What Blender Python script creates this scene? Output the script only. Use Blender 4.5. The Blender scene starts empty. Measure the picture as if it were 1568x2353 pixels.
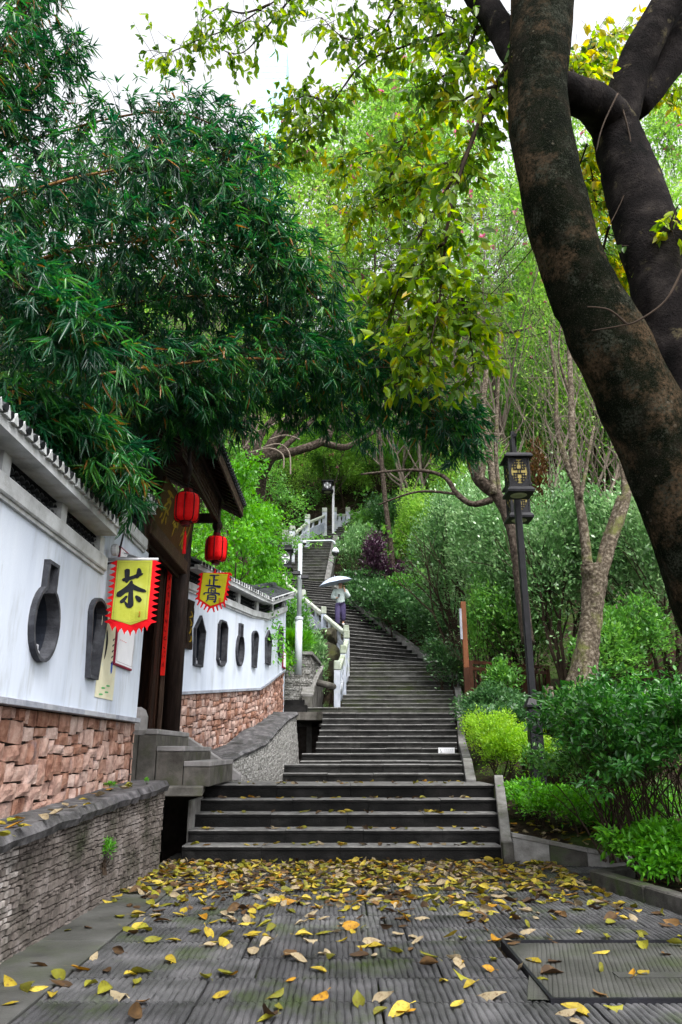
import bpy, bmesh, math, random
import numpy as np
from mathutils import Vector, Matrix
from mathutils.geometry import tessellate_polygon
random.seed(7); RNG = np.random.default_rng(7)
sc = bpy.context.scene; COL = sc.collection
# ------------------------------------------------------------------ camera
FPX, PIT, EYE = 1700.0, math.radians(17.9), 1.17       # focal length in photo units (1568 x 2353), pitch, eye height
CP, SP = math.cos(PIT), math.sin(PIT)
cam = bpy.data.cameras.new('camera'); camo = bpy.data.objects.new('camera', cam); COL.objects.link(camo)
camo.location = (0, 0, EYE); camo.rotation_euler = (math.radians(90) + PIT, 0, 0)
cam.sensor_fit = 'VERTICAL'; cam.sensor_height = 36; cam.lens = 36 * FPX / 2353
cam.clip_end = 800; cam.clip_start = .05
sc.camera = camo
# ------------------------------------------------------------------ light
SUN_EL, SUN_AZ = math.radians(58), math.radians(200)   # bright overcast, light from above and a little from the front right
world = bpy.data.worlds.new('World'); sc.world = world; world.use_nodes = True
wn = world.node_tree; wn.nodes.clear()
sky = wn.nodes.new('ShaderNodeTexSky'); sky.sky_type = 'NISHITA'; sky.sun_disc = False
sky.sun_elevation = SUN_EL; sky.sun_rotation = math.radians(150)
sky.dust_density = 4; sky.air_density = 1.0; sky.ozone_density = 1
hs = wn.nodes.new('ShaderNodeHueSaturation'); hs.inputs['Saturation'].default_value = .12
bg = wn.nodes.new('ShaderNodeBackground'); bg.inputs['Strength'].default_value = .15
wo = wn.nodes.new('ShaderNodeOutputWorld')
wn.links.new(sky.outputs[0], hs.inputs['Color']); wn.links.new(hs.outputs[0], bg.inputs['Color']); wn.links.new(bg.outputs[0], wo.inputs['Surface'])
sl = bpy.data.lights.new('sun', 'SUN'); sl.energy = .9; sl.angle = math.radians(14); sl.color = (1, .97, .92)
so = bpy.data.objects.new('sun', sl); COL.objects.link(so)
so.rotation_euler = (math.radians(90) - SUN_EL, 0, math.radians(150 - 180 + 60))
sc.view_settings.view_transform = 'Standard'; sc.view_settings.look = 'None'
sc.view_settings.exposure = 1.75; sc.view_settings.gamma = 1; sc.view_settings.use_curve_mapping = False
sc.render.engine = 'CYCLES'
cy = sc.cycles; cy.max_bounces = 7; cy.diffuse_bounces = 4; cy.glossy_bounces = 2; cy.transmission_bounces = 4; cy.transparent_max_bounces = 6
cy.use_denoising = True; cy.use_adaptive_sampling = True; cy.adaptive_threshold = .02
cy.sample_clamp_indirect = 6
# ------------------------------------------------------------------ helpers
def A(x, y, D):
    u = x - 784.0; v = 1176.5 - y; k = D / (FPX * CP - v * SP)
    return Vector((u * k, D, EYE + (FPX * SP + v * CP) * k))
def PX(p):
    d = p[1] * CP + (p[2] - EYE) * SP; u = -p[1] * SP + (p[2] - EYE) * CP
    return 784 + FPX * p[0] / d, 1176.5 - FPX * u / d
def interp(x, xs, ys): return float(np.interp(x, xs, ys))
ORG = {}
def link(o, parent=None, world_loc=(0, 0, 0)):
    COL.objects.link(o)
    w = Vector(world_loc)
    if parent is not None:
        o.parent = parent; o.location = w - ORG[parent.name]
    else: o.location = w
    ORG[o.name] = w
    return o
def tag(o, label=None, cat=None, group=None, kind=None):
    if label: o['label'] = label
    if cat: o['category'] = cat
    if group: o['group'] = group
    if kind: o['kind'] = kind
    return o
def empty(name, loc, label=None, cat=None, group=None, kind=None):
    o = bpy.data.objects.new(name, None); o.empty_display_size = .1
    link(o, None, loc); return tag(o, label, cat, group, kind)
class MB:
    def __init__(s): s.v = []; s.f = []; s.m = []
    def add(s, vs, fs, m=0):
        b = len(s.v); s.v += [tuple(v) for v in vs]
        s.f += [tuple(b + i for i in f) for f in fs]; s.m += [m] * len(fs); return s
    def box(s, x0, x1, y0, y1, z0, z1, m=0):
        return s.add([(x0,y0,z0),(x1,y0,z0),(x1,y1,z0),(x0,y1,z0),(x0,y0,z1),(x1,y0,z1),(x1,y1,z1),(x0,y1,z1)],
                     [(0,3,2,1),(4,5,6,7),(0,1,5,4),(1,2,6,5),(2,3,7,6),(3,0,4,7)], m)
    def obox(s, c, ex, ey, ez, m=0):      # centre and three half axes
        c, ex, ey, ez = map(Vector, (c, ex, ey, ez))
        vs = [c + ex*i + ey*j + ez*k for k in (-1, 1) for (i, j) in ((-1,-1),(1,-1),(1,1),(-1,1))]
        return s.add(vs, [(0,3,2,1),(4,5,6,7),(0,1,5,4),(1,2,6,5),(2,3,7,6),(3,0,4,7)], m)
    def beam(s, a, b, w, h, up=(0,0,1), m=0):
        a, b = Vector(a), Vector(b); d = (b - a); L = d.length / 2; d.normalize()
        sd = d.cross(Vector(up)).normalized(); u = sd.cross(d).normalized()
        return s.obox((a + b) / 2, d * L, sd * w / 2, u * h / 2, m)
    def prism(s, poly, off, m=0):         # closed 3D polygon swept by vector
        n = len(poly); off = Vector(off); P = [Vector(p) for p in poly]
        return s.add(P + [p + off for p in P], [tuple(range(n))[::-1], tuple(range(n, 2*n))] + [(i, (i+1) % n, n + (i+1) % n, n + i) for i in range(n)], m)
    def tube(s, pts, rs, n=8, m=0, cap=True):
        pts = [Vector(p) for p in pts]; N = len(pts)
        if not hasattr(rs, '__len__'): rs = [rs] * N
        ref = Vector((0, 0, 1)); prev = None; vs = []
        for i, p in enumerate(pts):
            t = (pts[min(i+1, N-1)] - pts[max(i-1, 0)])
            t = t.normalized() if t.length > 1e-9 else Vector((0,0,1))
            if prev is None:
                a = t.cross(ref if abs(t.z) < .9 else Vector((1, 0, 0))).normalized()
            else:
                a = (prev - t * prev.dot(t)); a = a.normalized() if a.length > 1e-6 else t.orthogonal().normalized()
            prev = a; b = t.cross(a)
            for k in range(n):
                g = 2 * math.pi * k / n; vs.append(p + (a * math.cos(g) + b * math.sin(g)) * rs[i])
        fs = [(i*n + k, i*n + (k+1) % n, (i+1)*n + (k+1) % n, (i+1)*n + k) for i in range(N-1) for k in range(n)]
        if cap: fs += [tuple(range(n))[::-1], tuple((N-1)*n + k for k in range(n))]
        return s.add(vs, fs, m)
    def lathe(s, c, prof, n=16, m=0, ax=(0,0,1)):   # prof = [(r, h)]
        c = Vector(c); z = Vector(ax).normalized(); a = z.orthogonal().normalized(); b = z.cross(a)
        vs = [c + (a * math.cos(2*math.pi*k/n) + b * math.sin(2*math.pi*k/n)) * max(r, 1e-4) + z * h for r, h in prof for k in range(n)]
        N = len(prof)
        fs = [(i*n + k, i*n + (k+1) % n, (i+1)*n + (k+1) % n, (i+1)*n + k) for i in range(N-1) for k in range(n)]
        fs += [tuple(range(n))[::-1], tuple((N-1)*n + k for k in range(n))]
        return s.add(vs, fs, m)
    def mesh(s, name, mats, org=(0,0,0), smooth=False, bevel=0):
        me = bpy.data.meshes.new(name); o = Vector(org)
        me.from_pydata([tuple(Vector(v) - o) for v in s.v], [], s.f)
        for m in (mats if isinstance(mats, (list, tuple)) else [mats]): me.materials.append(m)
        if s.m and max(s.m) > 0: me.polygons.foreach_set('material_index', s.m)
        if bevel:
            bm = bmesh.new(); bm.from_mesh(me)
            bmesh.ops.bevel(bm, geom=[e for e in bm.edges if e.calc_face_angle(0) > .6], offset=bevel, segments=1, affect='EDGES', clamp_overlap=True)
            bm.to_mesh(me); bm.free()
        if smooth: me.polygons.foreach_set('use_smooth', [True] * len(me.polygons))
        me.update(); return me
    def build(s, name, mats, parent=None, org=None, smooth=False, bevel=0):
        if org is None: org = ORG[parent.name] if parent is not None else (0, 0, 0)
        return link(bpy.data.objects.new(name, s.mesh(name, mats, org, smooth, bevel)), parent, org)
def inst(name, me, parent, loc, rot=(0,0,0), scale=(1,1,1)):
    o = bpy.data.objects.new(name, me); link(o, parent, loc); o.rotation_euler = rot; o.scale = scale; return o
def copy_tree(o, parent=None, loc=None, rot=None, scale=None, kids=None):
    c = o.copy(); COL.objects.link(c)
    if parent is not None: c.parent = parent
    if loc is not None: c.location = loc
    if rot is not None: c.rotation_euler = rot
    if scale is not None: c.scale = scale
    for ch in (kids or {}).get(o.name, []): copy_tree(ch, c, kids=kids)
    return c
def kids_of(root):
    out = {}; stack = [root]; every = {}
    for q in bpy.data.objects:
        if q.parent: every.setdefault(q.parent.name, []).append(q)
    while stack:
        q = stack.pop(); out[q.name] = every.get(q.name, []); stack += out[q.name]
    return out
# ------------------------------------------------------------------ materials
def base_nodes(name):
    m = bpy.data.materials.new(name); m.use_nodes = True; nt = m.node_tree
    return m, nt, nt.nodes['Principled BSDF'], nt.nodes['Material Output']
def N(nt, t, **kw):
    n = nt.nodes.new(t)
    for k, v in kw.items():
        if k in n.inputs.keys(): n.inputs[k].default_value = v
        else: setattr(n, k, v)
    return n
def ramp(nt, cols, fac=None):
    r = N(nt, 'ShaderNodeValToRGB'); e = r.color_ramp.elements
    while len(e) < len(cols): e.new(.5)
    for i, c in enumerate(cols):
        if len(c) == 4: e[i].position = c[3]
        else: e[i].position = i / max(1, len(cols) - 1)
        e[i].color = (*c[:3], 1)
    if fac is not None: nt.links.new(fac, r.inputs[0])
    return r
def pmat(name, cols, scale=6, rough=.8, bump=.3, bscale=40, rnd=0., metal=0., spec=.1, stretch=(1,1,1), stain=None, detail=6):
    """cols: noise ramp. rnd: per object brightness spread. stain=(colour, scale, lo, hi): a second patchy layer."""
    m, nt, p, out = base_nodes(name); L = nt.links.new
    geo = N(nt, 'ShaderNodeNewGeometry'); mp = N(nt, 'ShaderNodeMapping'); mp.inputs['Scale'].default_value = stretch
    L(geo.outputs['Position'], mp.inputs['Vector'])
    no = N(nt, 'ShaderNodeTexNoise', Scale=scale, Detail=detail, Roughness=.6); L(mp.outputs[0], no.inputs['Vector'])
    mr = N(nt, 'ShaderNodeMapRange'); mr.inputs[1].default_value = .3; mr.inputs[2].default_value = .7; L(no.outputs[0], mr.inputs[0])
    col = ramp(nt, cols, mr.outputs[0]).outputs[0]
    if stain:
        n2 = N(nt, 'ShaderNodeTexNoise', Scale=stain[1], Detail=8, Roughness=.65); L(mp.outputs[0], n2.inputs['Vector'])
        m2 = N(nt, 'ShaderNodeMapRange'); m2.inputs[1].default_value = stain[2]; m2.inputs[2].default_value = stain[3]; L(n2.outputs[0], m2.inputs[0])
        mx = N(nt, 'ShaderNodeMix', data_type='RGBA'); L(m2.outputs[0], mx.inputs[0]); L(col, mx.inputs[6]); mx.inputs[7].default_value = (*stain[0], 1)
        col = mx.outputs[2]
    if rnd:
        oi = N(nt, 'ShaderNodeObjectInfo'); m3 = N(nt, 'ShaderNodeMapRange'); m3.inputs[3].default_value = 1 - rnd; m3.inputs[4].default_value = 1 + rnd
        L(oi.outputs['Random'], m3.inputs[0]); hv = N(nt, 'ShaderNodeHueSaturation'); L(m3.outputs[0], hv.inputs['Value']); L(col, hv.inputs['Color'])
        m4 = N(nt, 'ShaderNodeMapRange'); m4.inputs[3].default_value = 1.3; m4.inputs[4].default_value = .7; L(oi.outputs['Random'], m4.inputs[0]); L(m4.outputs[0], hv.inputs['Saturation'])
        col = hv.outputs[0]
    L(col, p.inputs['Base Color'])
    p.inputs['Roughness'].default_value = rough; p.inputs['Metallic'].default_value = metal; p.inputs['Specular IOR Level'].default_value = spec
    if bump:
        n3 = N(nt, 'ShaderNodeTexNoise', Scale=bscale, Detail=8, Roughness=.7); L(mp.outputs[0], n3.inputs['Vector'])
        b = N(nt, 'ShaderNodeBump', Strength=bump, Distance=.02); L(n3.outputs[0], b.inputs['Height']); L(b.outputs[0], p.inputs['Normal'])
    return m
def leafmat(name, cols, trans=.45, rough=.4, spec=.3, back=1.25, spots=None):
    m, nt, p, out = base_nodes(name); L = nt.links.new
    at = N(nt, 'ShaderNodeAttribute', attribute_name='tint'); oi = N(nt, 'ShaderNodeObjectInfo')
    ad = N(nt, 'ShaderNodeMath', operation='MULTIPLY_ADD'); L(oi.outputs['Random'], ad.inputs[0]); ad.inputs[1].default_value = .25; L(at.outputs['Fac'], ad.inputs[2])
    sb = N(nt, 'ShaderNodeMath', operation='SUBTRACT'); L(ad.outputs[0], sb.inputs[0]); sb.inputs[1].default_value = .12
    r = ramp(nt, cols, sb.outputs[0])
    if spots:
        ge = N(nt, 'ShaderNodeNewGeometry'); sn = N(nt, 'ShaderNodeTexNoise', Scale=55, Detail=5, Roughness=.7); L(ge.outputs['Position'], sn.inputs['Vector']); sm = N(nt, 'ShaderNodeMapRange'); sm.inputs[1].default_value = .52; sm.inputs[2].default_value = .68; L(sn.outputs[0], sm.inputs[0])
        rx = N(nt, 'ShaderNodeMix', data_type='RGBA'); L(sm.outputs[0], rx.inputs[0]); L(r.outputs[0], rx.inputs[6]); rx.inputs[7].default_value = (*spots, 1)
        class _o: outputs = [rx.outputs[2]]
        r = _o
    L(r.outputs[0], p.inputs['Base Color'])
    p.inputs['Roughness'].default_value = rough; p.inputs['Specular IOR Level'].default_value = spec
    tr = N(nt, 'ShaderNodeBsdfTranslucent'); hv = N(nt, 'ShaderNodeHueSaturation', Value=back, Saturation=1.1, Hue=.49); L(r.outputs[0], hv.inputs['Color']); L(hv.outputs[0], tr.inputs['Color'])
    mx = N(nt, 'ShaderNodeMixShader', Fac=trans); L(p.outputs[0], mx.inputs[1]); L(tr.outputs[0], mx.inputs[2]); L(mx.outputs[0], out.inputs['Surface'])
    return m
M = {}
M['paver'] = pmat('paver_stone', [(.028,.029,.028),(.058,.058,.061),(.1,.098,.103)], 3.5, .6, .45, 60, .3, stain=((.04,.055,.022), 1.6, .53, .7))
M['paver_smooth'] = pmat('smooth_border_stone', [(.032,.033,.03),(.055,.055,.052),(.08,.08,.077)], 2.5, .6, .2, 40, .1, stain=((.045,.055,.03), 1.3, .5, .7))
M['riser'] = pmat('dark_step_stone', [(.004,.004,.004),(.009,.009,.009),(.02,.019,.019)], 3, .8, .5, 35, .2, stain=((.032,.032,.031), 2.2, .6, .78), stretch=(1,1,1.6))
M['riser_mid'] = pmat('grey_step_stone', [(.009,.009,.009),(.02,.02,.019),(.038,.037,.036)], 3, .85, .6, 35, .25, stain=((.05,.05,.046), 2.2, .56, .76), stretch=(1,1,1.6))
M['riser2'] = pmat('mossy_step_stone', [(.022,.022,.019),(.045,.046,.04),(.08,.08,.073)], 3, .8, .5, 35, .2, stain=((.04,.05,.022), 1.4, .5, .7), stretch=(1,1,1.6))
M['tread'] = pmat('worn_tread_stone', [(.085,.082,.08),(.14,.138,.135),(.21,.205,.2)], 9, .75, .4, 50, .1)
M['curb'] = pmat('grey_curb_stone', [(.1,.095,.09),(.17,.165,.16),(.24,.235,.23)], 5, .8, .4, 45, .1, stain=((.09,.09,.075), 3, .52, .7))
M['curbdark'] = pmat('mossy_curb_stone', [(.03,.03,.026),(.06,.057,.052),(.11,.105,.1)], 6, .8, .5, 35, .1, stain=((.04,.055,.025), 3, .5, .65))
M['concrete'] = pmat('rough_concrete_coping', [(.03,.029,.031),(.075,.072,.077),(.15,.143,.15)], 9, .85, .9, 18, .08, stain=((.04,.04,.038), 3.5, .5, .66))
M['cement'] = pmat('weathered_cement', [(.045,.042,.038),(.085,.08,.073),(.14,.13,.12)], 5, .8, .4, 30, .1, stain=((.06,.065,.04), 2.4, .52, .7))
M['cement_light'] = pmat('pale_cement', [(.14,.135,.13),(.22,.21,.21),(.3,.285,.29)], 4, .8, .3, 40)
M['plaster'] = pmat('white_plaster', [(.45,.5,.6),(.54,.59,.69),(.6,.65,.74)], 1.1, .75, .2, 50, stain=((.32,.34,.36), 2.6, .53, .8), stretch=(2.2,2.2,.4))
M['plaster_trim'] = pmat('aged_shaded_white_trim', [(.27,.28,.28),(.44,.45,.46),(.55,.57,.59)], 5, .75, .3, 40, stain=((.3,.29,.26), 6, .56, .72))  # aged trim, its grey also darkened to stand for bamboo shade on the eaves
M['ledge'] = pmat('grey_ledge_tile', [(.2,.21,.24),(.29,.3,.34),(.36,.37,.41)], 8, .7, .3, 40, .08)
M['redstone'] = pmat('pink_sandstone', [(.17,.09,.072),(.33,.2,.16),(.44,.3,.25)], 9, .85, .8, 34, .32, stain=((.2,.15,.15), 4, .58, .7))
M['joint'] = pmat('dark_mortar', [(.02,.017,.015),(.05,.04,.035)], 12, .95, .5, 30)
M['chip'] = pmat('stone_chip', [(.1,.09,.083),(.26,.23,.215),(.44,.4,.385)], 5, .85, .6, 40, .5, stain=((.06,.065,.045), 1.6, .5, .7))
M['chip2'] = pmat('pale_stone_chip', [(.06,.06,.055),(.18,.175,.165),(.4,.39,.38)], 26, .8, .5, 60, .3)
M['tile'] = pmat('black_roof_tile', [(.012,.014,.016),(.03,.033,.038),(.055,.06,.065)], 8, .6, .5, 40, .25)
M['frame'] = pmat('grey_niche_stone', [(.022,.023,.028),(.048,.05,.058),(.085,.087,.1)], 8, .7, .4, 40)
M['niche'] = pmat('dark_niche', [(.008,.01,.016),(.02,.024,.034)], 4, .8, .2, 30)
M['wood'] = pmat('dark_brown_timber', [(.007,.004,.003),(.02,.01,.007),(.038,.02,.014)], 8, .5, .5, 30, .1, stretch=(3,3,.35))
M['wood2'] = pmat('weathered_brown_board', [(.025,.015,.011),(.055,.035,.026),(.1,.07,.052)], 9, .6, .5, 30, .1, stretch=(3,3,.4))
M['signwood'] = pmat('brown_sign_board', [(.035,.017,.006),(.06,.03,.012),(.085,.046,.02)], 5, .5, .2, 30)
M['gold'] = pmat('gold_paint', [(.2,.13,.012),(.32,.22,.02)], 30, .45, .2, 50)
M['lantern'] = pmat('red_lantern_cloth', [(.75,.004,.006),(.9,.012,.014)], 10, .55, .25, 60)
M['lantern_rib'] = pmat('dark_red_rib', [(.07,.004,.006),(.12,.01,.012)], 20, .5, .1, 40)
M['banner_y'] = pmat('yellow_green_banner', [(.3,.33,.03),(.4,.42,.06),(.46,.5,.13)], 3.2, .75, .15, 30)
M['banner_y2'] = pmat('olive_yellow_banner', [(.38,.35,.012),(.46,.42,.02)], 5, .75, .2, 20)
M['red'] = pmat('red_cloth', [(.5,.004,.01),(.72,.01,.015)], 12, .7, .2, 30)
M['couplet'] = pmat('red_couplet_paper', [(.75,.01,.01),(.85,.03,.02)], 30, .6, .1, 50)
M['ink'] = pmat('black_ink', [(.008,.009,.013),(.018,.02,.025)], 30, .6, .0)
M['inkblue'] = pmat('dark_blue_ink', [(.012,.013,.05),(.02,.022,.08)], 30, .6, .0)
M['steel'] = pmat('grey_painted_steel', [(.4,.4,.42),(.5,.5,.52)], 10, .4, .05, 30, metal=.3)
M['white_steel'] = pmat('white_painted_pole', [(.42,.46,.5),(.5,.53,.56)], 6, .45, .1, 30)
M['black_steel'] = pmat('black_lamp_steel', [(.004,.004,.006),(.008,.008,.011),(.015,.015,.02)], 5, .5, .15, 60, spec=.22)
M['lamp_glass'] = pmat('yellowed_lamp_panel', [(.3,.23,.07),(.42,.34,.12)], 9, .5, .05, 30)
M['lamp_base'] = pmat('pale_green_diffuser', [(.25,.27,.16),(.42,.44,.3)], 9, .5, .05, 30)
M['black_glass'] = pmat('black_camera_glass', [(.006,.006,.008),(.01,.01,.013)], 9, .12, 0, spec=.8)
M['marble'] = pmat('carved_grey_white_stone', [(.24,.27,.32),(.35,.38,.44),(.45,.48,.55)], 4, .7, .4, 50, .07, stain=((.36,.4,.27), 2.5, .56, .72))
M['marble_top'] = pmat('lichened_handrail_stone', [(.2,.22,.17),(.33,.36,.3),(.42,.46,.42)], 5, .75, .4, 50, .07)
M['brownpost'] = pmat('orange_brown_paint', [(.11,.04,.018),(.17,.068,.032)], 5, .55, .2, 40)
M['brownfence'] = pmat('rust_brown_paint', [(.035,.014,.008),(.058,.024,.013)], 5, .6, .2, 40)
M['bark_dark'] = pmat('mossy_dark_bark', [(.002,.003,.002),(.005,.007,.0035),(.02,.015,.009)], 4.2, .95, 1.6, 38, spec=.03, stain=((.085,.05,.024), 2.1, .54, .62))
def bark(name, base, patch, spot, pl, ph):
    m, nt, p, out = base_nodes(name); L = nt.links.new; geo = N(nt, 'ShaderNodeNewGeometry'); pos = geo.outputs['Position']
    def mask(scale, lo, hi, det=8, ty='n'):
        n = N(nt, 'ShaderNodeTexNoise', Scale=scale, Detail=det, Roughness=.7); L(pos, n.inputs['Vector']); r = N(nt, 'ShaderNodeMapRange'); r.inputs[1].default_value = lo; r.inputs[2].default_value = hi; L(n.outputs[0], r.inputs[0]); return r.outputs[0]
    col = ramp(nt, base, mask(5, .3, .7)).outputs[0]
    def over(col, c, f):
        mx = N(nt, 'ShaderNodeMix', data_type='RGBA'); L(f, mx.inputs[0]); L(col, mx.inputs[6]); mx.inputs[7].default_value = (*c, 1); return mx.outputs[2]
    big, fine = mask(1.7, pl, ph), mask(34, .38, .6); mu = N(nt, 'ShaderNodeMath', operation='MULTIPLY'); L(big, mu.inputs[0]); L(fine, mu.inputs[1]); col = over(col, patch, mu.outputs[0]); g5 = N(nt, 'ShaderNodeMath', operation='MULTIPLY'); L(mask(3.3, .53, .6), g5.inputs[0]); L(mask(48, .45, .6, 4), g5.inputs[1]); col = over(col, (.055,.062,.045), g5.outputs[0])
    vo = N(nt, 'ShaderNodeTexVoronoi', Scale=16); L(pos, vo.inputs['Vector']); lt = N(nt, 'ShaderNodeMath', operation='LESS_THAN'); L(vo.outputs['Distance'], lt.inputs[0]); lt.inputs[1].default_value = .24
    m2 = N(nt, 'ShaderNodeMath', operation='MULTIPLY'); L(lt.outputs[0], m2.inputs[0]); L(mask(2.6, .55, .62), m2.inputs[1]); m3 = N(nt, 'ShaderNodeMath', operation='MULTIPLY'); L(m2.outputs[0], m3.inputs[0]); m3.inputs[1].default_value = .7; col = over(col, spot, m3.outputs[0])
    m5 = N(nt, 'ShaderNodeMath', operation='MULTIPLY'); L(mask(85, .56, .66, 3), m5.inputs[0]); m5.inputs[1].default_value = .55; col = over(col, (.09,.08,.062), m5.outputs[0])
    L(col, p.inputs['Base Color']); p.inputs['Roughness'].default_value = .95; p.inputs['Specular IOR Level'].default_value = .04
    n1 = N(nt, 'ShaderNodeTexNoise', Scale=9, Detail=12, Roughness=.75); L(pos, n1.inputs['Vector']); n2 = N(nt, 'ShaderNodeTexNoise', Scale=60, Detail=6, Roughness=.7); L(pos, n2.inputs['Vector'])
    b1 = N(nt, 'ShaderNodeBump', Strength=1, Distance=.16); L(n1.outputs[0], b1.inputs['Height']); b2 = N(nt, 'ShaderNodeBump', Strength=.9, Distance=.015); L(n2.outputs[0], b2.inputs['Height']); L(b1.outputs[0], b2.inputs['Normal']); L(b2.outputs[0], p.inputs['Normal'])
    return m
M['bark_dark'] = bark('mossy_dark_bark', [(.0015,.003,.0015),(.006,.009,.004),(.024,.02,.014)], (.125,.082,.048), (.15,.13,.1), .5, .6)
M['bark_grey'] = pmat('dark_grey_bark', [(.005,.005,.005),(.014,.012,.012),(.035,.03,.028)], 4, .95, 1.6, 34, spec=.03, stain=((.1,.085,.05), 5, .6, .7))
M['bark_pale'] = pmat('pale_lichened_bark', [(.028,.02,.014),(.1,.08,.058),(.29,.25,.2)], 20, .9, 1.4, 34, stain=((.12,.13,.04), 3, .55, .68))
M['bark_mid'] = pmat('brown_grey_bark', [(.014,.01,.007),(.05,.038,.03),(.13,.105,.085)], 16, .9, 1.3, 30)
M['twig'] = pmat('pale_twig', [(.1,.08,.06),(.24,.2,.165)], 5, .8, .2, 30)
M['twig_dark'] = pmat('dark_twig', [(.02,.014,.01),(.06,.042,.03)], 5, .8, .3, 30)
M['culm'] = pmat('tan_bamboo_culm', [(.12,.055,.015),(.26,.13,.04)], 3, .5, .1, 20)
M['soil'] = pmat('dark_leafy_soil', [(.006,.004,.003),(.02,.014,.009),(.05,.036,.022)], 14, .95, 1, 30, stain=((.03,.05,.012), 1.5, .5, .6))
M['rock'] = pmat('mossy_rock', [(.015,.014,.009),(.04,.037,.026),(.08,.075,.06)], 4, .9, 1, 14, stain=((.05,.055,.015), 2, .48, .62))
M['skin'] = pmat('skin', [(.5,.29,.2),(.56,.33,.24)], 8, .6, 0)
M['hair'] = pmat('black_hair', [(.008,.006,.006),(.02,.016,.014)], 40, .5, .3, 80)
M['jacket'] = pmat('pale_mint_jacket', [(.36,.43,.42),(.46,.53,.52)], 9, .8, .4, 18)
M['trousers'] = pmat('purple_trousers', [(.045,.037,.09),(.08,.065,.14)], 9, .8, .4, 18)
M['umb'] = pmat('silver_blue_umbrella', [(.36,.42,.55),(.44,.5,.63)], 6, .5, .1, 20)
M['white'] = pmat('white_print', [(.7,.7,.75),(.78,.78,.82)], 9, .6, .05, 30)
M['paper'] = pmat('cream_poster', [(.58,.55,.4),(.7,.67,.5)], 6, .6, .1, 30, stain=((.35,.5,.5), 6, .58, .66))
M['maroon'] = pmat('maroon_frame', [(.18,.01,.03),(.24,.02,.05)], 9, .5, .1, 30)
M['blue'] = pmat('blue_print', [(.03,.08,.35),(.05,.1,.4)], 9, .6, 0)
M['green_print'] = pmat('green_print', [(.1,.35,.12),(.12,.4,.15)], 9, .6, 0)
M['tower'] = pmat('washed_out_glass_tower', [(.42,.64,.72),(.5,.7,.76)], .3, .8, 0)  # pale cyan stands for overexposure, put into the glass colour
M['tower2'] = pmat('washed_out_tower_slab', [(.5,.7,.77),(.55,.73,.79)], .3, .6, 0)  # slabs carry the same overexposed paleness in their colour
M['pink'] = leafmat('pink_blossom', [(.5,.1,.2),(.7,.25,.35)], .4)
M['L_bamboo'] = leafmat('bamboo_leaf', [(.006,.042,.024,.0),(.012,.085,.034,.35),(.026,.155,.032,.7),(.085,.29,.04,.95),(.3,.14,.03,1)], .45, .33, .5)
M['L_ficus'] = leafmat('ficus_leaf', [(.06,.15,.014,0),(.17,.32,.018,.3),(.35,.5,.025,.6),(.58,.52,.02,.84),(.62,.4,.015,1)], .68, .4, .45)
M['L_feather'] = leafmat('fresh_green_leaf', [(.09,.22,.035,0),(.18,.39,.06,.5),(.36,.57,.13,1)], .55, .5, .3)
M['L_mid'] = leafmat('mid_green_leaf', [(.035,.12,.022,0),(.09,.26,.045,.5),(.2,.42,.08,1)], .4, .4, .5)
M['L_dark'] = leafmat('dark_green_leaf', [(.016,.055,.018,0),(.04,.12,.036,.5),(.11,.24,.075,1)], .3, .35, .5)
M['L_pale'] = leafmat('glossy_grey_green_leaf', [(.05,.13,.045,0),(.15,.32,.11,.5),(.4,.58,.3,1)], .3, .3, .7)
M['L_lime'] = leafmat('lime_leaf', [(.14,.32,.02,0),(.27,.5,.04,.5),(.42,.64,.09,1)], .45, .45, .4)
M['L_bright'] = leafmat('bright_green_leaf', [(.04,.17,.01,0),(.09,.32,.02,.5),(.18,.48,.04,1)], .45, .4, .4)
M['L_purple'] = leafmat('purple_leaf', [(.018,.006,.014,0),(.05,.018,.04,.5),(.11,.05,.09,1)], .25, .4, .5)
M['L_rust'] = leafmat('rusty_leaf', [(.05,.03,.012,0),(.12,.06,.02,1)], .3)
M['L_deep'] = leafmat('deep_green_leaf', [(.01,.05,.01,0),(.025,.13,.018,.5),(.09,.3,.04,1)], .35, .32, .6)
M['fl_yellow'] = leafmat('yellow_fallen_leaf', [(.16,.12,.01,0),(.28,.21,.018,.5),(.38,.3,.045,1)], .15, .6, .2, spots=(.12,.06,.015))
M['fl_brown'] = leafmat('brown_fallen_leaf', [(.035,.02,.01,0),(.1,.055,.02,.5),(.2,.11,.04,1)], .1, .7, .2)
M['fl_pale'] = leafmat('pale_dry_leaf', [(.16,.12,.075,0),(.3,.25,.16,1)], .15, .7, .1, spots=(.1,.06,.03))
M['fl_olive'] = leafmat('olive_fallen_leaf', [(.1,.1,.012,0),(.22,.21,.02,1)], .15, .6, .2, spots=(.08,.05,.012))
M['fl_orange'] = leafmat('orange_fallen_leaf', [(.26,.13,.01,0),(.38,.2,.018,1)], .15, .6, .2, spots=(.1,.04,.01))
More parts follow.
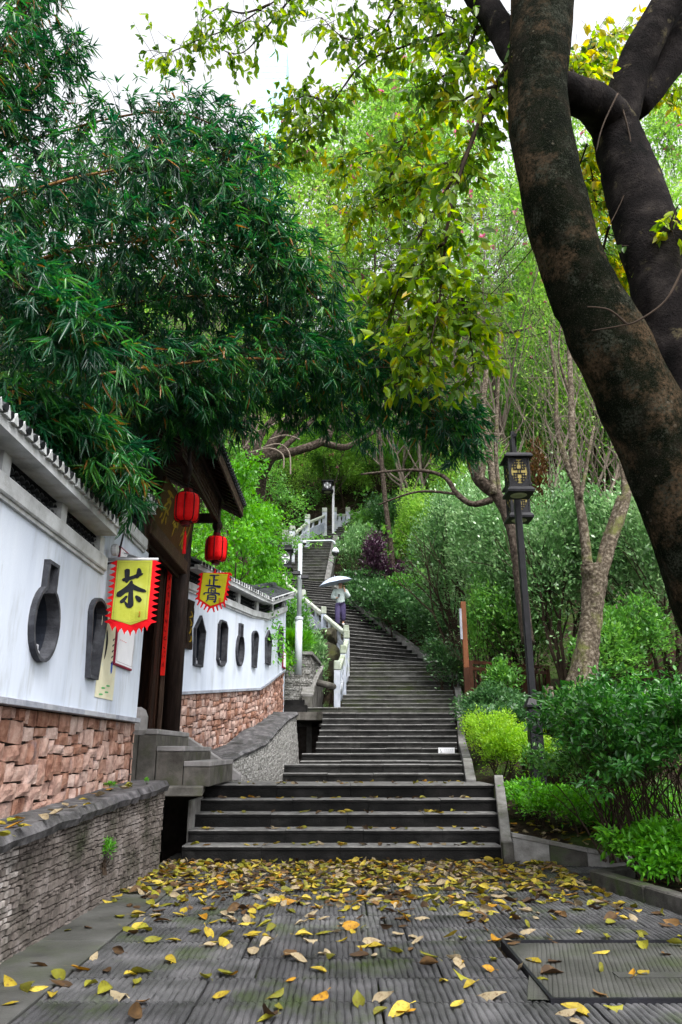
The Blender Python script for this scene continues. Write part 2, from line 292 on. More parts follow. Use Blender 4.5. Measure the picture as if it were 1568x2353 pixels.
# ------------------------------------------------------------------ terrain
ZY = [-60, 8.9, 10.3, 11.3, 12.8, 16.2, 18.9, 22.5, 24, 27.8, 31.3, 35.8, 40, 46, 55, 66, 160]
ZZ = [-.03, -.03, .6, .65, .95, 1.75, 2.0, 3.45, 3.55, 6.0, 7.7, 10.8, 13, 19, 31, 42, 42]
def zs(y): return interp(y, ZY, ZZ)
def xr(y): return interp(y, [8.9,10.4,11.3,16,19,22.5,24,27.8,31.3,35.5,41,60], [1.9,1.95,1.85,2.5,2.95,3.3,2.95,.55,-.6,-.3,3,3])
def xl(y): return interp(y, [8.9,11,16,19,21.5,25.3,30,34,60], [-1.75,-.85,-.4,0,.1,-2.3,-3.4,-3.4,-3.4])
def ground(x, y):
    z = zs(y)
    if x > xr(y):
        d = x - xr(y)
        k = interp(y, [9, 12, 18, 30], [.06, .12, .3, .38])
        z = z + min(d, 25) * k - .02
        if y < 8.9: z = .06 if (x > interp(y,[5.4,6,6.7,7.5,8.1],[2.75,2.62,2.47,2.28,2.9])+.28 and y > 5.0) else -.07
        if 8.9 <= y < 11: z = max(.16, .12 + (y - 8.9) * .2 + min(d, 3) * .06)
    elif x < xl(y):
        if y < 18: z = -.35 if x > -2.6 and y > 8.3 else (-.03 if y < 8.3 else .6)
        else: z = zs(y) - interp(y,[18,20,21.6,23],[1.1,1.0,.45,.3]) + min(xl(y) - x, 25) * interp(y, [18, 24, 34], [.0, .12, .35]) * 1.0
        if y < 18 and x < -3: z = .7 + (y - 8) * .12
    else: z = z - .25 if y > 8.7 else z
    return z
xs = np.concatenate([np.arange(-60, -8, 3), np.arange(-8, 9, .25), np.arange(9, 70, 3)]); ys = np.concatenate([np.arange(-40, 4, 2), np.arange(4, 42, .3), np.arange(42, 160, 4)])
nx, ny = len(xs), len(ys)
V = [(float(x), float(y), ground(x, y) + (.05 * math.sin(x * 1.7) * math.cos(y * 1.3) if y > 12 else 0) - .01) for y in ys for x in xs]
Fq = [(j*nx+i, j*nx+i+1, (j+1)*nx+i+1, (j+1)*nx+i) for j in range(ny-1) for i in range(nx-1)]
me = bpy.data.meshes.new('ground'); me.from_pydata(V, [], Fq); me.materials.append(M['soil']); me.polygons.foreach_set('use_smooth', [True]*len(Fq)); me.update()
tag(link(bpy.data.objects.new('ground', me)), kind='structure')
# ------------------------------------------------------------------ paving
def grooved(L, W, pitch=.036, depth=.012, seed=0, diag=0., rows=5):
    r = random.Random(seed); n = int(L / pitch); mb = MB(); prof = [0, .2, .42, .78]; hz = [-1, -.25, 0, -.25]
    cx = []; ch = []
    for i in range(n):
        for a, h in zip(prof, hz): cx.append((i + a) * L / n); ch.append(h)
    cx.append(L); ch.append(-1)
    wob = [[r.uniform(-.004, .004) for _ in range(n + 1)] for _ in range(rows)]
    dep = [[r.uniform(.45, 1.35) for _ in range(n + 1)] for _ in range(rows)]
    for j in range(rows):
        y = W * j / (rows - 1)
        for k, x in enumerate(cx):
            g = k // 4; w = wob[j][g] if 0 < k < len(cx) - 1 else 0
            e = .35 if j in (0, rows - 1) else 1
            mb.v.append((x + w + diag * (y - W / 2) * (1 if 0 < k < len(cx)-1 else 0), y, depth * ch[k] * dep[j][g] * 1.0 - (.004 if j in (0, rows-1) else 0)))
    m = len(cx)
    mb.f = [(j*m+k, j*m+k+1, (j+1)*m+k+1, (j+1)*m+k) for j in range(rows-1) for k in range(m-1)]
    b = len(mb.v); d = -.05
    mb.v += [(0, 0, d), (L, 0, d), (L, W, d), (0, W, d)]
    mb.f += [tuple([b, b+1] + [k for k in range(m-1, -1, -1)]), tuple([b+1, b+2] + [j*m+m-1 for j in range(rows-1, -1, -1)]), tuple([b+2, b+3] + [(rows-1)*m + k for k in range(m)]), tuple([b+3, b] + [j*m for j in range(rows)])]
    mb.m = [0] * len(mb.f)
    return mb
plaza = MB().box(-2.0, 8, -4, 8.95, -.12, -.055).build('paving', M['joint']); tag(plaza, kind='structure')
gm = {}
LEN = [.78, .9, 1.02]; WID = .395
for L in LEN:
    for k in range(2): gm[(L, k)] = grooved(L, WID, seed=int(L*100)+k).mesh('paving_slab', M['paver'])
rr = random.Random(3)
y = 2.19; row = 0
TX0, TX1, TY0, TY1 = 1.05, 2.65, 4.215, 5.37           # service cover let into the paving
while y < 8.85:
    x = -1.5 - .45 * rr.random()
    first = True
    x = -1.5
    while x < (2.6 if y > 5.6 else 4.6):
        L = rr.choice(LEN)
        if first: L = rr.choice(LEN); first = False
        if y + WID > TY0 + .05 and y < TY1 - .05 and x + L > TX0 - .03 and x < TX1:
            if x < TX0 - .25:
                me_ = grooved(TX0 - x - .03, WID, seed=row).mesh('paving_slab', M['paver']); inst('paving_slab', me_, plaza, (x, y, rr.uniform(-.003, .003)))
            x = TX1 + .02; continue
        k = rr.randrange(2)
        inst('paving_slab', gm[(L, k)], plaza, (x, y, rr.uniform(-.004, .004)), (rr.uniform(-.004, .004), rr.uniform(-.003, .003), 0))
        x += L + .012
    y += WID + .01; row += 1
y = 2.2
while y < 8.7:                                        # smooth border along the wall
    L = rr.uniform(.9, 1.3)
    MB().box(-1.98, -1.508, y, y + L - .007, -.055, rr.uniform(-.002, .003)).build('border_slab', M['paver_smooth'], plaza, bevel=.004); y += L
cover = empty('service_cover', (TX0, TY0, 0), 'rectangular service cover inlaid with grooved stone in a dark metal frame', 'manhole cover')
fr = MB(); t = .02
fr.box(TX0-.02, TX1+.02, TY0-.02, TY0, -.05, .012).box(TX0-.02, TX1+.02, TY1, TY1+.02, -.05, .012).box(TX0-.02, TX0, TY0, TY1, -.05, .012).box(TX1, TX1+.02, TY0, TY1, -.05, .012)
fr.build('frame', M['black_steel'], cover)
gmb = grooved(TX1 - TX0 - .02, TY1 - TY0 - .02, pitch=.026, depth=.005, seed=99, diag=.25, rows=7)
inst('stone_panel', gmb.mesh('stone_panel', M['paver_smooth']), cover, (TX0 + .01, TY0 + .01, .004))
MB().box(TX0+.45, TX0+.9, TY0+.36, TY0+.46, -.002, .008).build('lifting_plate', M['paver_smooth'], cover)
# ------------------------------------------------------------------ stairs
def block(mb, o, e, u, s0, s1, dep, z0, z1, nose=.012):
    o, e, u = Vector(o), Vector(e), Vector(u); Z = Vector((0, 0, 1))
    c = .012
    P = lambda s, q, z: o + e * s + u * q + Z * z
    pr = [(nose, z0), (nose, z1 - .045), (0, z1 - .04), (0, z1 - c), (c, z1), (dep, z1), (dep, z0)]
    vs = [P(s0, q, z) for q, z in pr] + [P(s1, q, z) for q, z in pr]; n = len(pr)
    b = len(mb.v); mb.v += [tuple(v) for v in vs]
    fs = [tuple(range(n)), tuple(range(2*n-1, n-1, -1))] + [(i, n+i, n+(i+1) % n, (i+1) % n) for i in range(n)]
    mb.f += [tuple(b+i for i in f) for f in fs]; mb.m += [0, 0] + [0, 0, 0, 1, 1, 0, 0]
def stair(name_kind, steps, mat, nb, z_under=.5):
    root = empty('stairs', steps[0][0], kind='structure')
    for k, (o, e, u, w, dep, z0, z1) in enumerate(steps):
        n = nb; off = (0 if k % 2 == 0 else .5)
        cuts = [0] + [min(.97, max(.03, (i + off * .5 + rr.uniform(-.02, .02)) / n)) for i in range(1, n)] + [1]
        for a, b in zip(cuts[:-1], cuts[1:]):
            mb = MB(); block(mb, Vector((o[0], o[1], 0)), e, u, a * w + .002, b * w - .002, dep, z0, z1 + rr.uniform(-.004, .003))
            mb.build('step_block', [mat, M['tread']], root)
    return root
X, Y = Vector((1,0,0)), Vector((0,1,0))
def flight(rows, mat, nb):      # rows: (xl_px, xr_px, y_px, D, depth, drop)
    st = []
    for (a, b, y, D, dep, drop) in rows:
        p0, p1 = A(a, y, D), A(b, y, D); z1 = (p0.z + p1.z) / 2
        st.append(((p0.x, D, z1 - drop), X, Y, p1.x - p0.x, dep, z1 - drop, z1))
    return stair('stairs', st, mat, nb)
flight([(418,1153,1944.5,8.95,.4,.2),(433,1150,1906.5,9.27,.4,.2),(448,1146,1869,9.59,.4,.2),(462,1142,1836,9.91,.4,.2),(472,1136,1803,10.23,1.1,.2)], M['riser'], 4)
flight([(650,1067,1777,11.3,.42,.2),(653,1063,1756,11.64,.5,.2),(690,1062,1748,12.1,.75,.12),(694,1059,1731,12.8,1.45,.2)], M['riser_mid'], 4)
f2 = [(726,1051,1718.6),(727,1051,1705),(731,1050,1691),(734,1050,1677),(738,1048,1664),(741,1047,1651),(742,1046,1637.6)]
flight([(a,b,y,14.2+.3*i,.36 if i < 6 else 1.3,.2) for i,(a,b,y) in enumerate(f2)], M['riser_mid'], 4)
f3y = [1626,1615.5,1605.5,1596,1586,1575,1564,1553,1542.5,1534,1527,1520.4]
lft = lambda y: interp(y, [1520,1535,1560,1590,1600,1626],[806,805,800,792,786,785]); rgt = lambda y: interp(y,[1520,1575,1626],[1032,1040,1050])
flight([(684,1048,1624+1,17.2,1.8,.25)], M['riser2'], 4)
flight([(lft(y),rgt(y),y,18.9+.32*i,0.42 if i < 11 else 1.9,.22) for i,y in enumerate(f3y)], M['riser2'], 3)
R0 = Vector((2.80, 24.0, 0)); U4 = Vector((-.53, .848, 0)); E4 = Vector((.848, .53, 0)); W4 = 3.0; T4 = .28; ZR = .162; Z3 = A(900,1520.4,22.42).z
st = []
for i in range(1, 17):
    o = R0 + U4 * T4 * (i - 1) - E4 * W4
    st.append(((o.x, o.y, 0), E4, U4, W4, .36, Z3 + ZR*i - .22, Z3 + ZR*i))
U5 = Vector((-.36, .933, 0)); E5 = Vector((.933, .36, 0)); R1 = R0 + U4 * T4 * 16
for i in range(10):
    o = R1 + U5 * .32 * i - E5 * W4
    z = Z3 + ZR*(17 + i); st.append(((o.x, o.y, 0), E5, U5, W4, .4 if i < 9 else 1.0, z - .22, z))
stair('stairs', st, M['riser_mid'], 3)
Z5 = Z3 + ZR * 26; R2 = R1 + U5 * .32 * 10 + Vector((0, .5, 0))
st = []
for i in range(16):
    o = Vector((R2.x - 3.0, R2.y + .27 * i, 0)); z = Z5 + .2 * (i + 1)
    st.append(((o.x + .02*i, o.y, 0), X, Y, 3.0 + .02*i, .36 if i < 15 else .8, z - .3, z))
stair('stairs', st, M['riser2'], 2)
Z6 = Z5 + 3.2; R3 = Vector((R2.x + .3, R2.y + 4.6, 0)); st = []
for i in range(16):
    g = math.radians(min(62, 8 + 4 * i)); u = Vector((math.sin(g), math.cos(g), 0)); e = Vector((math.cos(g), -math.sin(g), 0))
    c = R3 + Vector((-2.6 + .15 * i, .12 * i, 0)) + u * .2 * i
    z = Z6 + .17 * (i + 1); st.append(((c.x, c.y, 0), e, u, 3.2, .5, z - .3, z))
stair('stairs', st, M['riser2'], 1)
for nm, y0, y1 in (('a', 17.3, 19),):                 # landing fill left of the flights
    pass
# right-hand curbs of the flights
def strip(name, pts, w, h, mat, parent=None, nrm=None, seg=True):
    """pts: points on the inner top edge; a curb stone between each pair."""
    root = parent
    for a, b in zip(pts[:-1], pts[1:]):
        a, b = Vector(a), Vector(b); d = b - a; s = Vector((d.y, -d.x, 0)).normalized() * w; g = d.normalized() * .003
        MB().prism([a + g, b - g, b - g + Vector((0,0,-h)), a + g + Vector((0,0,-h))], s).build(name, mat, root, bevel=.008)
cr = empty('stair_curb', A(1152,1931,8.85), 'pale stone curb sloping up the right side of the lowest flight', 'curb')
q0, q1 = A(1151.7,1931,8.8), A(1135.4,1780,10.3)
mid = q0.lerp(q1, .5)
strip('curb_stone', [q0, mid, q1], .115, .55, M['curb'], cr)
MB().box(q0.x, q0.x+.115, 8.70, 8.797, -.05, q0.z - .01).build('curb_stone', M['curbdark'], cr, bevel=.006)
cr2 = empty('stair_curb', A(1067,1790,11.2), 'narrow stone curb along the right edge of the middle flights', 'curb')
pts = [A(1071,1790,11.0), A(1064,1745,12.2), A(1061,1731,13.6), A(1053,1700,14.8), A(1050,1640,16.2)]
pts2 = []
for a, b in zip(pts[:-1], pts[1:]): pts2 += [a, a.lerp(b, .5)]
strip('curb_stone', pts2 + [pts[-1], A(1049,1632,17.2), A(1049,1622,18.7)], .14, .5, M['curb'], cr2)
cr3 = empty('stair_curb', A(1049,1600,19), 'curved pale stone curb beside the upper straight flight', 'curb')
strip('curb_stone', [A(1051,1622,18.75), A(1048,1597,19.6), A(1043,1570,20.6), A(1037,1543,21.5), A(1031,1515,22.6)], .17, .45, M['curb'], cr3)
cr4 = empty('stair_curb', (R0.x, R0.y, Z3), 'long diagonal stone curb up the right side of the turned flight below the hedge', 'curb')
pts = [R0 + U4*T4*i + Vector((0,0,Z3 + ZR*(i+1) + .1)) + E4*.02 for i in range(-1, 17, 2)]
pts += [R1 + U5*.32*i + Vector((0,0,Z3 + ZR*(17+i) + .1)) + E5*.02 for i in range(2, 10, 2)]
strip('curb_stone', pts, .26, .6, M['curb'], cr4)
cr5 = empty('stair_curb', (R2.x, R2.y, Z5), 'pale stone curb beside the far straight flight', 'curb')
strip('curb_stone', [(R2.x+.02+.02*i, R2.y+.27*i-.2, Z5+.2*(i+1)+.08) for i in range(0, 17, 4)], .25, .6, M['curb'], cr5)
# planting bed kerbs at the right
bk = empty('bed_wall', A(1180,1979,8.75), 'low stone wall with sloping coping edging the shrub bed', 'low wall')
a, b = A(1177,1913.6,8.82), A(1529,1986,8.55)
for i in range(4):
    p, q = a.lerp(b, i/4), a.lerp(b, (i+1)/4)
    MB().prism([p+Vector((.003,0,0)), q-Vector((.003,0,0)), q+Vector((0,0,-.045)), p+Vector((0,0,-.045))], (0,.13,0)).build('coping_stone', M['curb'], bk, bevel=.006)
    if i < 3: MB().prism([p+Vector((.003,.012,-.046)), q+Vector((-.003,.012,-.046)), Vector((q.x-.003,q.y+.012,-.06)), Vector((p.x+.003,p.y+.012,-.06))], (0,.09,0)).build('wall_stone', M['curb'] if i != 1 else M['curbdark'], bk)
bk2 = empty('bed_kerb', A(1366,2035,7.46), 'mossy low kerb turning the corner of the front planting bed', 'kerb')
c0 = Vector((2.28,7.5,.13)); path = [Vector((2.75,5.4,.11)), Vector((2.62,6.0,.12)), Vector((2.47,6.7,.12)), c0]
for p, q in zip(path[:-1], path[1:]):
    d = (q-p).normalized()*.004
    MB().prism([p+d, q-d, q-d-Vector((0,0,.19)), p+d-Vector((0,0,.19))], (.13,.03,0)).build('kerb_stone', M['curbdark'], bk2, bevel=.012)
for p, q in ((c0, Vector((2.75,7.85,.12))), (Vector((2.75,7.85,.12)), Vector((3.3,8.1,.1)))):
    d = (q-p).normalized()*.004
    MB().prism([p+d, q-d, q-d-Vector((0,0,.19)), p+d-Vector((0,0,.19))], (.05,-.12,0)).build('kerb_stone', M['curbdark'], bk2, bevel=.012)
# ------------------------------------------------------------------ stone cladding helpers
class Path:
    def __init__(s, pts):
        s.p = [Vector((a, b, 0)) for a, b in pts]; s.c = [0]
        for a, b in zip(s.p[:-1], s.p[1:]): s.c.append(s.c[-1] + (b-a).length)
        s.L = s.c[-1]
    def at(s, t):
        i = 0
        while i < len(s.p) - 2 and t > s.c[i+1]: i += 1
        d = (s.p[i+1] - s.p[i]).normalized(); return s.p[i] + d * (t - s.c[i]), d, Vector((d.y, -d.x, 0))
    def pt(s, t, z, off=0):
        p, d, n = s.at(t); return p + n * off + Vector((0, 0, z))
    def hit(s, x, y):          # photo ray -> (t, z)
        lo, hi = -3, s.L + 3
        f = lambda t: (lambda p: A(x, y, p.y).x - p.x)(s.at(t)[0])
        for _ in range(40):
            m = (lo + hi) / 2
            if f(m) < 0: lo, hi = (m, hi) if f(hi) > f(lo) else (lo, m)
            else: lo, hi = (lo, m) if f(hi) > f(lo) else (m, hi)
        t = (lo + hi) / 2; p = s.at(t)[0]; return t, A(x, y, p.y).z
def rock_variants(mat, n=8, name='stone', g=4, rough=.09):
    out = []
    for k in range(n):
        r = random.Random(100 + k); mb = MB()
        cut = [r.uniform(-.06, .05) for _ in range(8)]
        for j in range(g):
            for i in range(g):
                u, v = i/(g-1) - .5, j/(g-1) - .5
                edge = max(abs(u), abs(v)) > .49
                uu = u * (1 - (.03 if edge else .12)) + (r.uniform(-.035, .03) if edge else r.uniform(-.04,.04)); vv = v * (1 - (.03 if edge else .12)) + (r.uniform(-.045, .03) if edge else r.uniform(-.04,.04))
                mb.v.append((uu, -(.78 + r.uniform(-.07,.06) if edge else 1 + r.uniform(-.1, .08)), vv))
        fs = [(j*g+i, j*g+i+1, (j+1)*g+i+1, (j+1)*g+i) for j in range(g-1) for i in range(g-1)]
        ring = [i for i in range(g)] + [j*g+g-1 for j in range(1, g)] + [(g-1)*g+i for i in range(g-2, -1, -1)] + [j*g for j in range(g-2, 0, -1)]
        b = len(mb.v); mb.v += [(mb.v[i][0]*.99, 0, mb.v[i][2]*.99) for i in ring]; n_ = len(ring)
        fs += [(ring[(i+1) % n_], ring[i], b+i, b+(i+1) % n_) for i in range(n_)]
        mb.f = fs; mb.m = [0]*len(fs); out.append(mb.mesh(name, mat))
    return out
def clad(path, t0, t1, zb, zt, rowh, wr, dep, name, parent, variants, gap=.006, off=0, maxn=300, stuff_mat=None, jit=.2, seed=1, wav=0.):
    r = random.Random(seed); H = (zt(t0) - zb(t0) + zt(t1) - zb(t1)) / 2; nr = max(1, round(H / rowh)); items = []
    hs_ = [r.uniform(1 - jit, 1 + jit) for _ in range(nr)]; tot = sum(hs_); cum = [0]
    for h in hs_: cum.append(cum[-1] + h / tot)
    ph = [r.uniform(0, 6.28) for _ in range(3*nr + 3)]; wv = lambda k, t: 0 if k in (0, nr) else wav/nr*(math.sin(t*3.1+ph[k])*.55+math.sin(t*7.7+ph[k+1])*.45)
    for k in range(nr):
        t = t0 + r.uniform(-wr[1], 0) * .5
        t = t0
        while t < t1 - .01:
            w = min(r.uniform(*wr), t1 - t)
            if t1 - t - w < wr[0] * .4: w = t1 - t
            tm = t + w / 2; a, b = zb(tm), zt(tm); zl, zh = a + (b-a)*(cum[k]+wv(k,tm)), a + (b-a)*(cum[k+1]+wv(k+1,tm))
            d0 = .05; tl = math.atan2((zb(tm+d0)*(1-cum[k]) + zt(tm+d0)*cum[k]) - (zb(tm-d0)*(1-cum[k]) + zt(tm-d0)*cum[k]), 2*d0)
            items.append((path.pt(tm, (zl+zh)/2, off), path.at(tm)[1], w - gap, zh - zl - gap, dep * r.uniform(.55, 1.35), tl + r.uniform(-.03,.03), r.randrange(len(variants)))); t += w
    items.sort(key=lambda q: (q[0].y))
    for p, d, w, h, dp, tl, v in items[:maxn]:
        inst(name, variants[v], parent, p, (0, -tl, math.atan2(d.y, d.x)), (w, dp, h))
    rest = items[maxn:]
    if rest:
        mb = MB()
        for p, d, w, h, dp, tl, v in rest:
            mt = Matrix.Translation(p) @ Matrix.Rotation(math.atan2(d.y, d.x), 4, 'Z') @ Matrix.Rotation(-tl, 4, 'Y') @ Matrix.Diagonal((w, dp, h, 1))
            me_ = variants[v]; mb.add([mt @ q.co for q in me_.vertices], [tuple(f.vertices) for f in me_.polygons])
        tag(mb.build(name + '_facing', stuff_mat, parent), kind='stuff')
def slabwall(mb, path, t0, t1, zb, zt, off0, off1, n=8, m=0):
    ts = [t0 + (t1-t0)*i/n for i in range(n+1)]
    vs = []
    for t in ts: vs += [path.pt(t, zb(t), off0), path.pt(t, zb(t), off1), path.pt(t, zt(t), off1), path.pt(t, zt(t), off0)]
    fs = [(0,1,2,3), tuple(4*n + k for k in (3,2,1,0))]
    for i in range(n):
        for k in range(4): fs.append((4*i+k, 4*(i+1)+k, 4*(i+1)+(k+1) % 4, 4*i+(k+1) % 4))
    mb.add(vs, fs, m); return mb
VR = rock_variants(M['redstone'], 10, 'stone'); VC = rock_variants(M['chip'], 6, 'stone_chip', 2); VC2 = rock_variants(M['chip2'], 6, 'stone_chip', 2)
# ------------------------------------------------------------------ retaining wall 1
w1 = Path([(-1.99,3.6),(-1.93,6.5),(-1.86,8.35)])
rw = empty('retaining_wall', (-2.1,4,0), 'low retaining wall faced with small grey stone chips below the near white wall', 'retaining wall')
zt1 = lambda t: interp(t, [0, 1.1, 4.8], [.58, .62, .775])
slabwall(MB(), w1, 0, w1.L, lambda t: -.4, zt1, -.34, -.02, 6).build('wall_core', M['joint'], rw)
slabwall(MB(), Path([(-1.88,8.37),(-2.3,8.42)]), 0, .4, lambda t: -.4, lambda t: .77, -.2, .0, 1).build('wall_end', M['cement'], rw)
clad(w1, .5, w1.L, lambda t: -.02, zt1, .037, (.04,.066), .032, 'stone_chip', rw, VC, .009, -.025, 300, M['chip'], .3, 5, .35)
cp = MB(); r_ = random.Random(8)
ts = [0 + w1.L*i/26 for i in range(27)]
def coping(path, t0, t1, zt, th, in_off, out_off, n, seed, name, parent, mat, wob=.02, cut=()):
    r_ = random.Random(seed); edges = [t0] + list(cut) + [t1]
    for a, b in zip(edges[:-1], edges[1:]):
        k = max(2, int(n*(b-a)/(t1-t0))); mb = MB(); vs = []
        for i in range(k+1):
            t = a + (b-a)*i/k; w, v, q = r_.uniform(-wob, wob), r_.uniform(-.006,.006), r_.uniform(-wob, wob)*.5
            z = zt(t)
            vs += [path.pt(t, z, in_off), path.pt(t, z+q*.5, out_off+w-.02), path.pt(t, z+th*.5+v, out_off+w), path.pt(t, z+th+v, out_off+w-.035), path.pt(t, z+th+v, (in_off+out_off)/2), path.pt(t, z+th+.005, in_off)]
        fs = [(0,1,2,3,4,5), tuple(6*k + j for j in (5,4,3,2,1,0))]
        for i in range(k):
            for j in range(6): fs.append((6*i+j, 6*(i+1)+j, 6*(i+1)+(j+1) % 6, 6*i+(j+1) % 6))
        mb.add(vs, fs); mb.build(name, mat, parent, smooth=False)
coping(w1, 0, w1.L+.02, zt1, .1, -.36, .05, 40, 4, 'coping', rw, M['concrete'], cut=(2.75,))
# ------------------------------------------------------------------ white wall 1
def outline(kind, cx, cz, w, h):
    P = []
    if kind == 'bottle':
        nw = w*.17; zb_ = cz - h/2; bh = h*.74; rx, rz = w/2, bh/2; zc = zb_ + rz
        a0 = math.asin(min(.9, nw/rx))
        for i in range(25):
            g = math.pi/2 - a0 - (2*math.pi - 2*a0) * i/24
            P.append((cx + rx*math.cos(g), zc + rz*math.sin(g)))
        P += [(cx - nw, cz + h/2), (cx + nw, cz + h/2)]
    elif kind == 'arch':
        for i in range(9):
            g = math.pi * i/8; P.append((cx + w/2*math.cos(g), cz + h/2 - w*.35 + w*.35*math.sin(g)))
        P += [(cx - w*.26, cz - h/2), (cx + w*.26, cz - h/2)]
    elif kind == 'house':
        P = [(cx + w/2, cz + h*.22), (cx, cz + h/2), (cx - w/2, cz + h*.22), (cx - w*.38, cz - h/2), (cx + w*.38, cz - h/2)]
    elif kind == 'oct':
        a = w*.22
        P = [(cx + w/2, cz + h/2 - a), (cx + w/2 - a, cz + h/2), (cx - w/2 + a, cz + h/2), (cx - w/2, cz + h/2 - a), (cx - w/2, cz - h/2 + a), (cx - w/2 + a, cz - h/2), (cx + w/2 - a, cz - h/2), (cx + w/2, cz - h/2 + a)]
    return P
def offset(P, d):
    n = len(P); out = []
    for i in range(n):
        a, b, c = Vector(P[i-1]), Vector(P[i]), Vector(P[(i+1) % n])
        n1 = Vector(((b-a).y, -(b-a).x)).normalized(); n2 = Vector(((c-b).y, -(c-b).x)).normalized()
        m = (n1+n2); m = m.normalized() if m.length > 1e-6 else n1
        k = d / max(.5, m.dot(n1)); q = b + m*k; out.append((q.x, q.y))
    return out
def ring_solid(mb, path, Pin, Pout, o0, o1, m=0):
    n = len(Pin); W = lambda p, o: path.pt(p[0], p[1], o)
    vs = [W(p, o1) for p in Pin] + [W(p, o1) for p in Pout] + [W(p, o0) for p in Pin] + [W(p, o0) for p in Pout]
    fs = []
    for i in range(n):
        j = (i+1) % n
        fs += [(i, j, n+j, n+i), (n+i, n+j, 3*n+j, 3*n+i), (2*n+i, 2*n+j, j, i)]
    mb.add(vs, fs, m)
def plaster_wall(path, t0, t1, zb, zt, holes, parent, depth=.16, seg=None):
    """front face with real openings, then the reveals and the body behind them"""
    ts = seg or [t0, t1]; mb = MB()
    out = [Vector((t, zb(t), 0)) for t in ts] + [Vector((t, zt(t), 0)) for t in reversed(ts)]
    polys = [out] + [[Vector((p[0], p[1], 0)) for p in h] for h in holes]
    tri = tessellate_polygon(polys); flat = [p for q in polys for p in q]
    vs = [path.pt(p.x, p.y, 0) for p in flat]; mb.add(vs, [tuple(f) for f in tri])
    bm = bmesh.new()
    for h in holes:
        n = len(h); vs = [path.pt(p[0], p[1], 0) for p in h] + [path.pt(p[0], p[1], -depth) for p in h]
        rv = MB(); rv.add(vs, [(i, (i+1) % n, n+(i+1) % n, n+i) for i in range(n)]); rv.build('niche_reveal', M['niche'], parent)
    o = mb.build('plaster_face', M['plaster'], parent)
    bm = bmesh.new(); bm.from_mesh(o.data); bmesh.ops.triangulate(bm, faces=bm.faces[:]); bm.to_mesh(o.data); bm.free()
    b2 = MB()
    for a, b in zip(ts[:-1], ts[1:]): slabwall(b2, path, a, b, zb, zt, -.3, -depth-.001, 1)
    b2.build('wall_body', M['plaster'], parent)
    e = MB(); 
    for t in (ts[-1], ts[0]): e.add([path.pt(t, zb(t), 0), path.pt(t, zb(t), -.3), path.pt(t, zt(t), -.3), path.pt(t, zt(t), 0)], [(0,1,2,3)])
    e.build('wall_end', M['plaster'], parent)
    for h in holes:
        q = MB(); hh = offset(h, -.0) ; n = len(h)
        q.add([path.pt(p[0], p[1], -depth+.004) for p in h], [tuple(range(n))]); q.build('niche_back', M['niche'], parent)
def niche(path, kind, t, z, w, h, parent, fr=.035):
    P = outline(kind, t, z, w, h); area = sum(P[i-1][0]*P[i][1] - P[i][0]*P[i-1][1] for i in range(len(P)))
    if area < 0: P = P[::-1]
    mb = MB(); ring_solid(mb, path, offset(P, -.002), offset(P, fr), -.05, .045)
    f = mb.build('niche_frame', M['frame'], parent)
    zb_ = z - h/2; s = MB(); c = path.pt(t, zb_ + .03, -.05)          # a little ornament stone on the sill
    s.obox(c, (.05,.02,0), (-.01,.03,0), (0,0,.03)); s.obox(c + Vector((.0,.03,.05)), (.03,0,0), (0,.02,0), (0,0,.03))
    s.build('sill_ornament', M['ledge'], f, bevel=.006)
    return P
P1 = Path([(-2.2,3.4),(-2.2,8.3)])
ww = empty('white_wall', (-2.3,4,.8), 'near white plastered wall with red stone base, black eave tiles and dark niches', 'wall')
H1 = []
t, z = P1.hit(100, 1405); zlo = P1.hit(100,1518)[1]; zhi = P1.hit(100,1292)[1]
H1.append(niche(P1, 'bottle', t, (zlo+zhi)/2, .44, zhi-zlo, ww, .026))
t, z = P1.hit(215, 1465); zlo = P1.hit(215,1556)[1]; zhi = P1.hit(215,1376)[1]
H1.append(niche(P1, 'arch', t, (zlo+zhi)/2, .38, zhi-zlo, ww, .025))
plaster_wall(P1, 0, 4.85, lambda t: 1.5, lambda t: 2.81, H1, ww)
P1e = Path([(-2.2,6.65),(-2.2,8.2)])
plaster_wall(P1e, 0, 1.55, lambda t: 2.812, lambda t: 3.32, [], ww, seg=[0,1.55])
slabwall(MB(), P1, 0, 4.85, lambda t: .6, lambda t: 1.46, -.3, -.06, 1).build('base_core', M['joint'], ww)
clad(P1, .3, 4.85, lambda t: .70 + .02*t, lambda t: 1.455, .112, (.09,.27), .042, 'stone', ww, VR, .009, -.06, 300, M['redstone'], .35, 11, .4)
cl = Path([(-2.2,8.25),(-2.5,8.25)])
clad(cl, .0, .3, lambda t: .80, lambda t: 1.455, .125, (.12,.2), .05, 'stone', ww, VR, .01, -.045, 40, M['redstone'], .3, 12)
for i in range(16):
    t = 3.4 + .305*i
    if t < 8.2: MB().box(-2.24, -2.158, t, min(t+.302, 8.27), 1.458, 1.503).build('ledge_tile', M['ledge'], ww, bevel=.004)
def cap(path, t0, t1, zf, parent, hh=.13, out=.05):
    slabwall(MB(), path, t0, t1, lambda t: zf(t)-hh, lambda t: zf(t), -.02, out, 6).build('cap_moulding', M['plaster_trim'], parent, bevel=.01)
    slabwall(MB(), path, t0, t1, lambda t: zf(t)-hh-.03, lambda t: zf(t)-hh-.001, -.02, out*.5, 6).build('cap_moulding', M['plaster_trim'], parent)
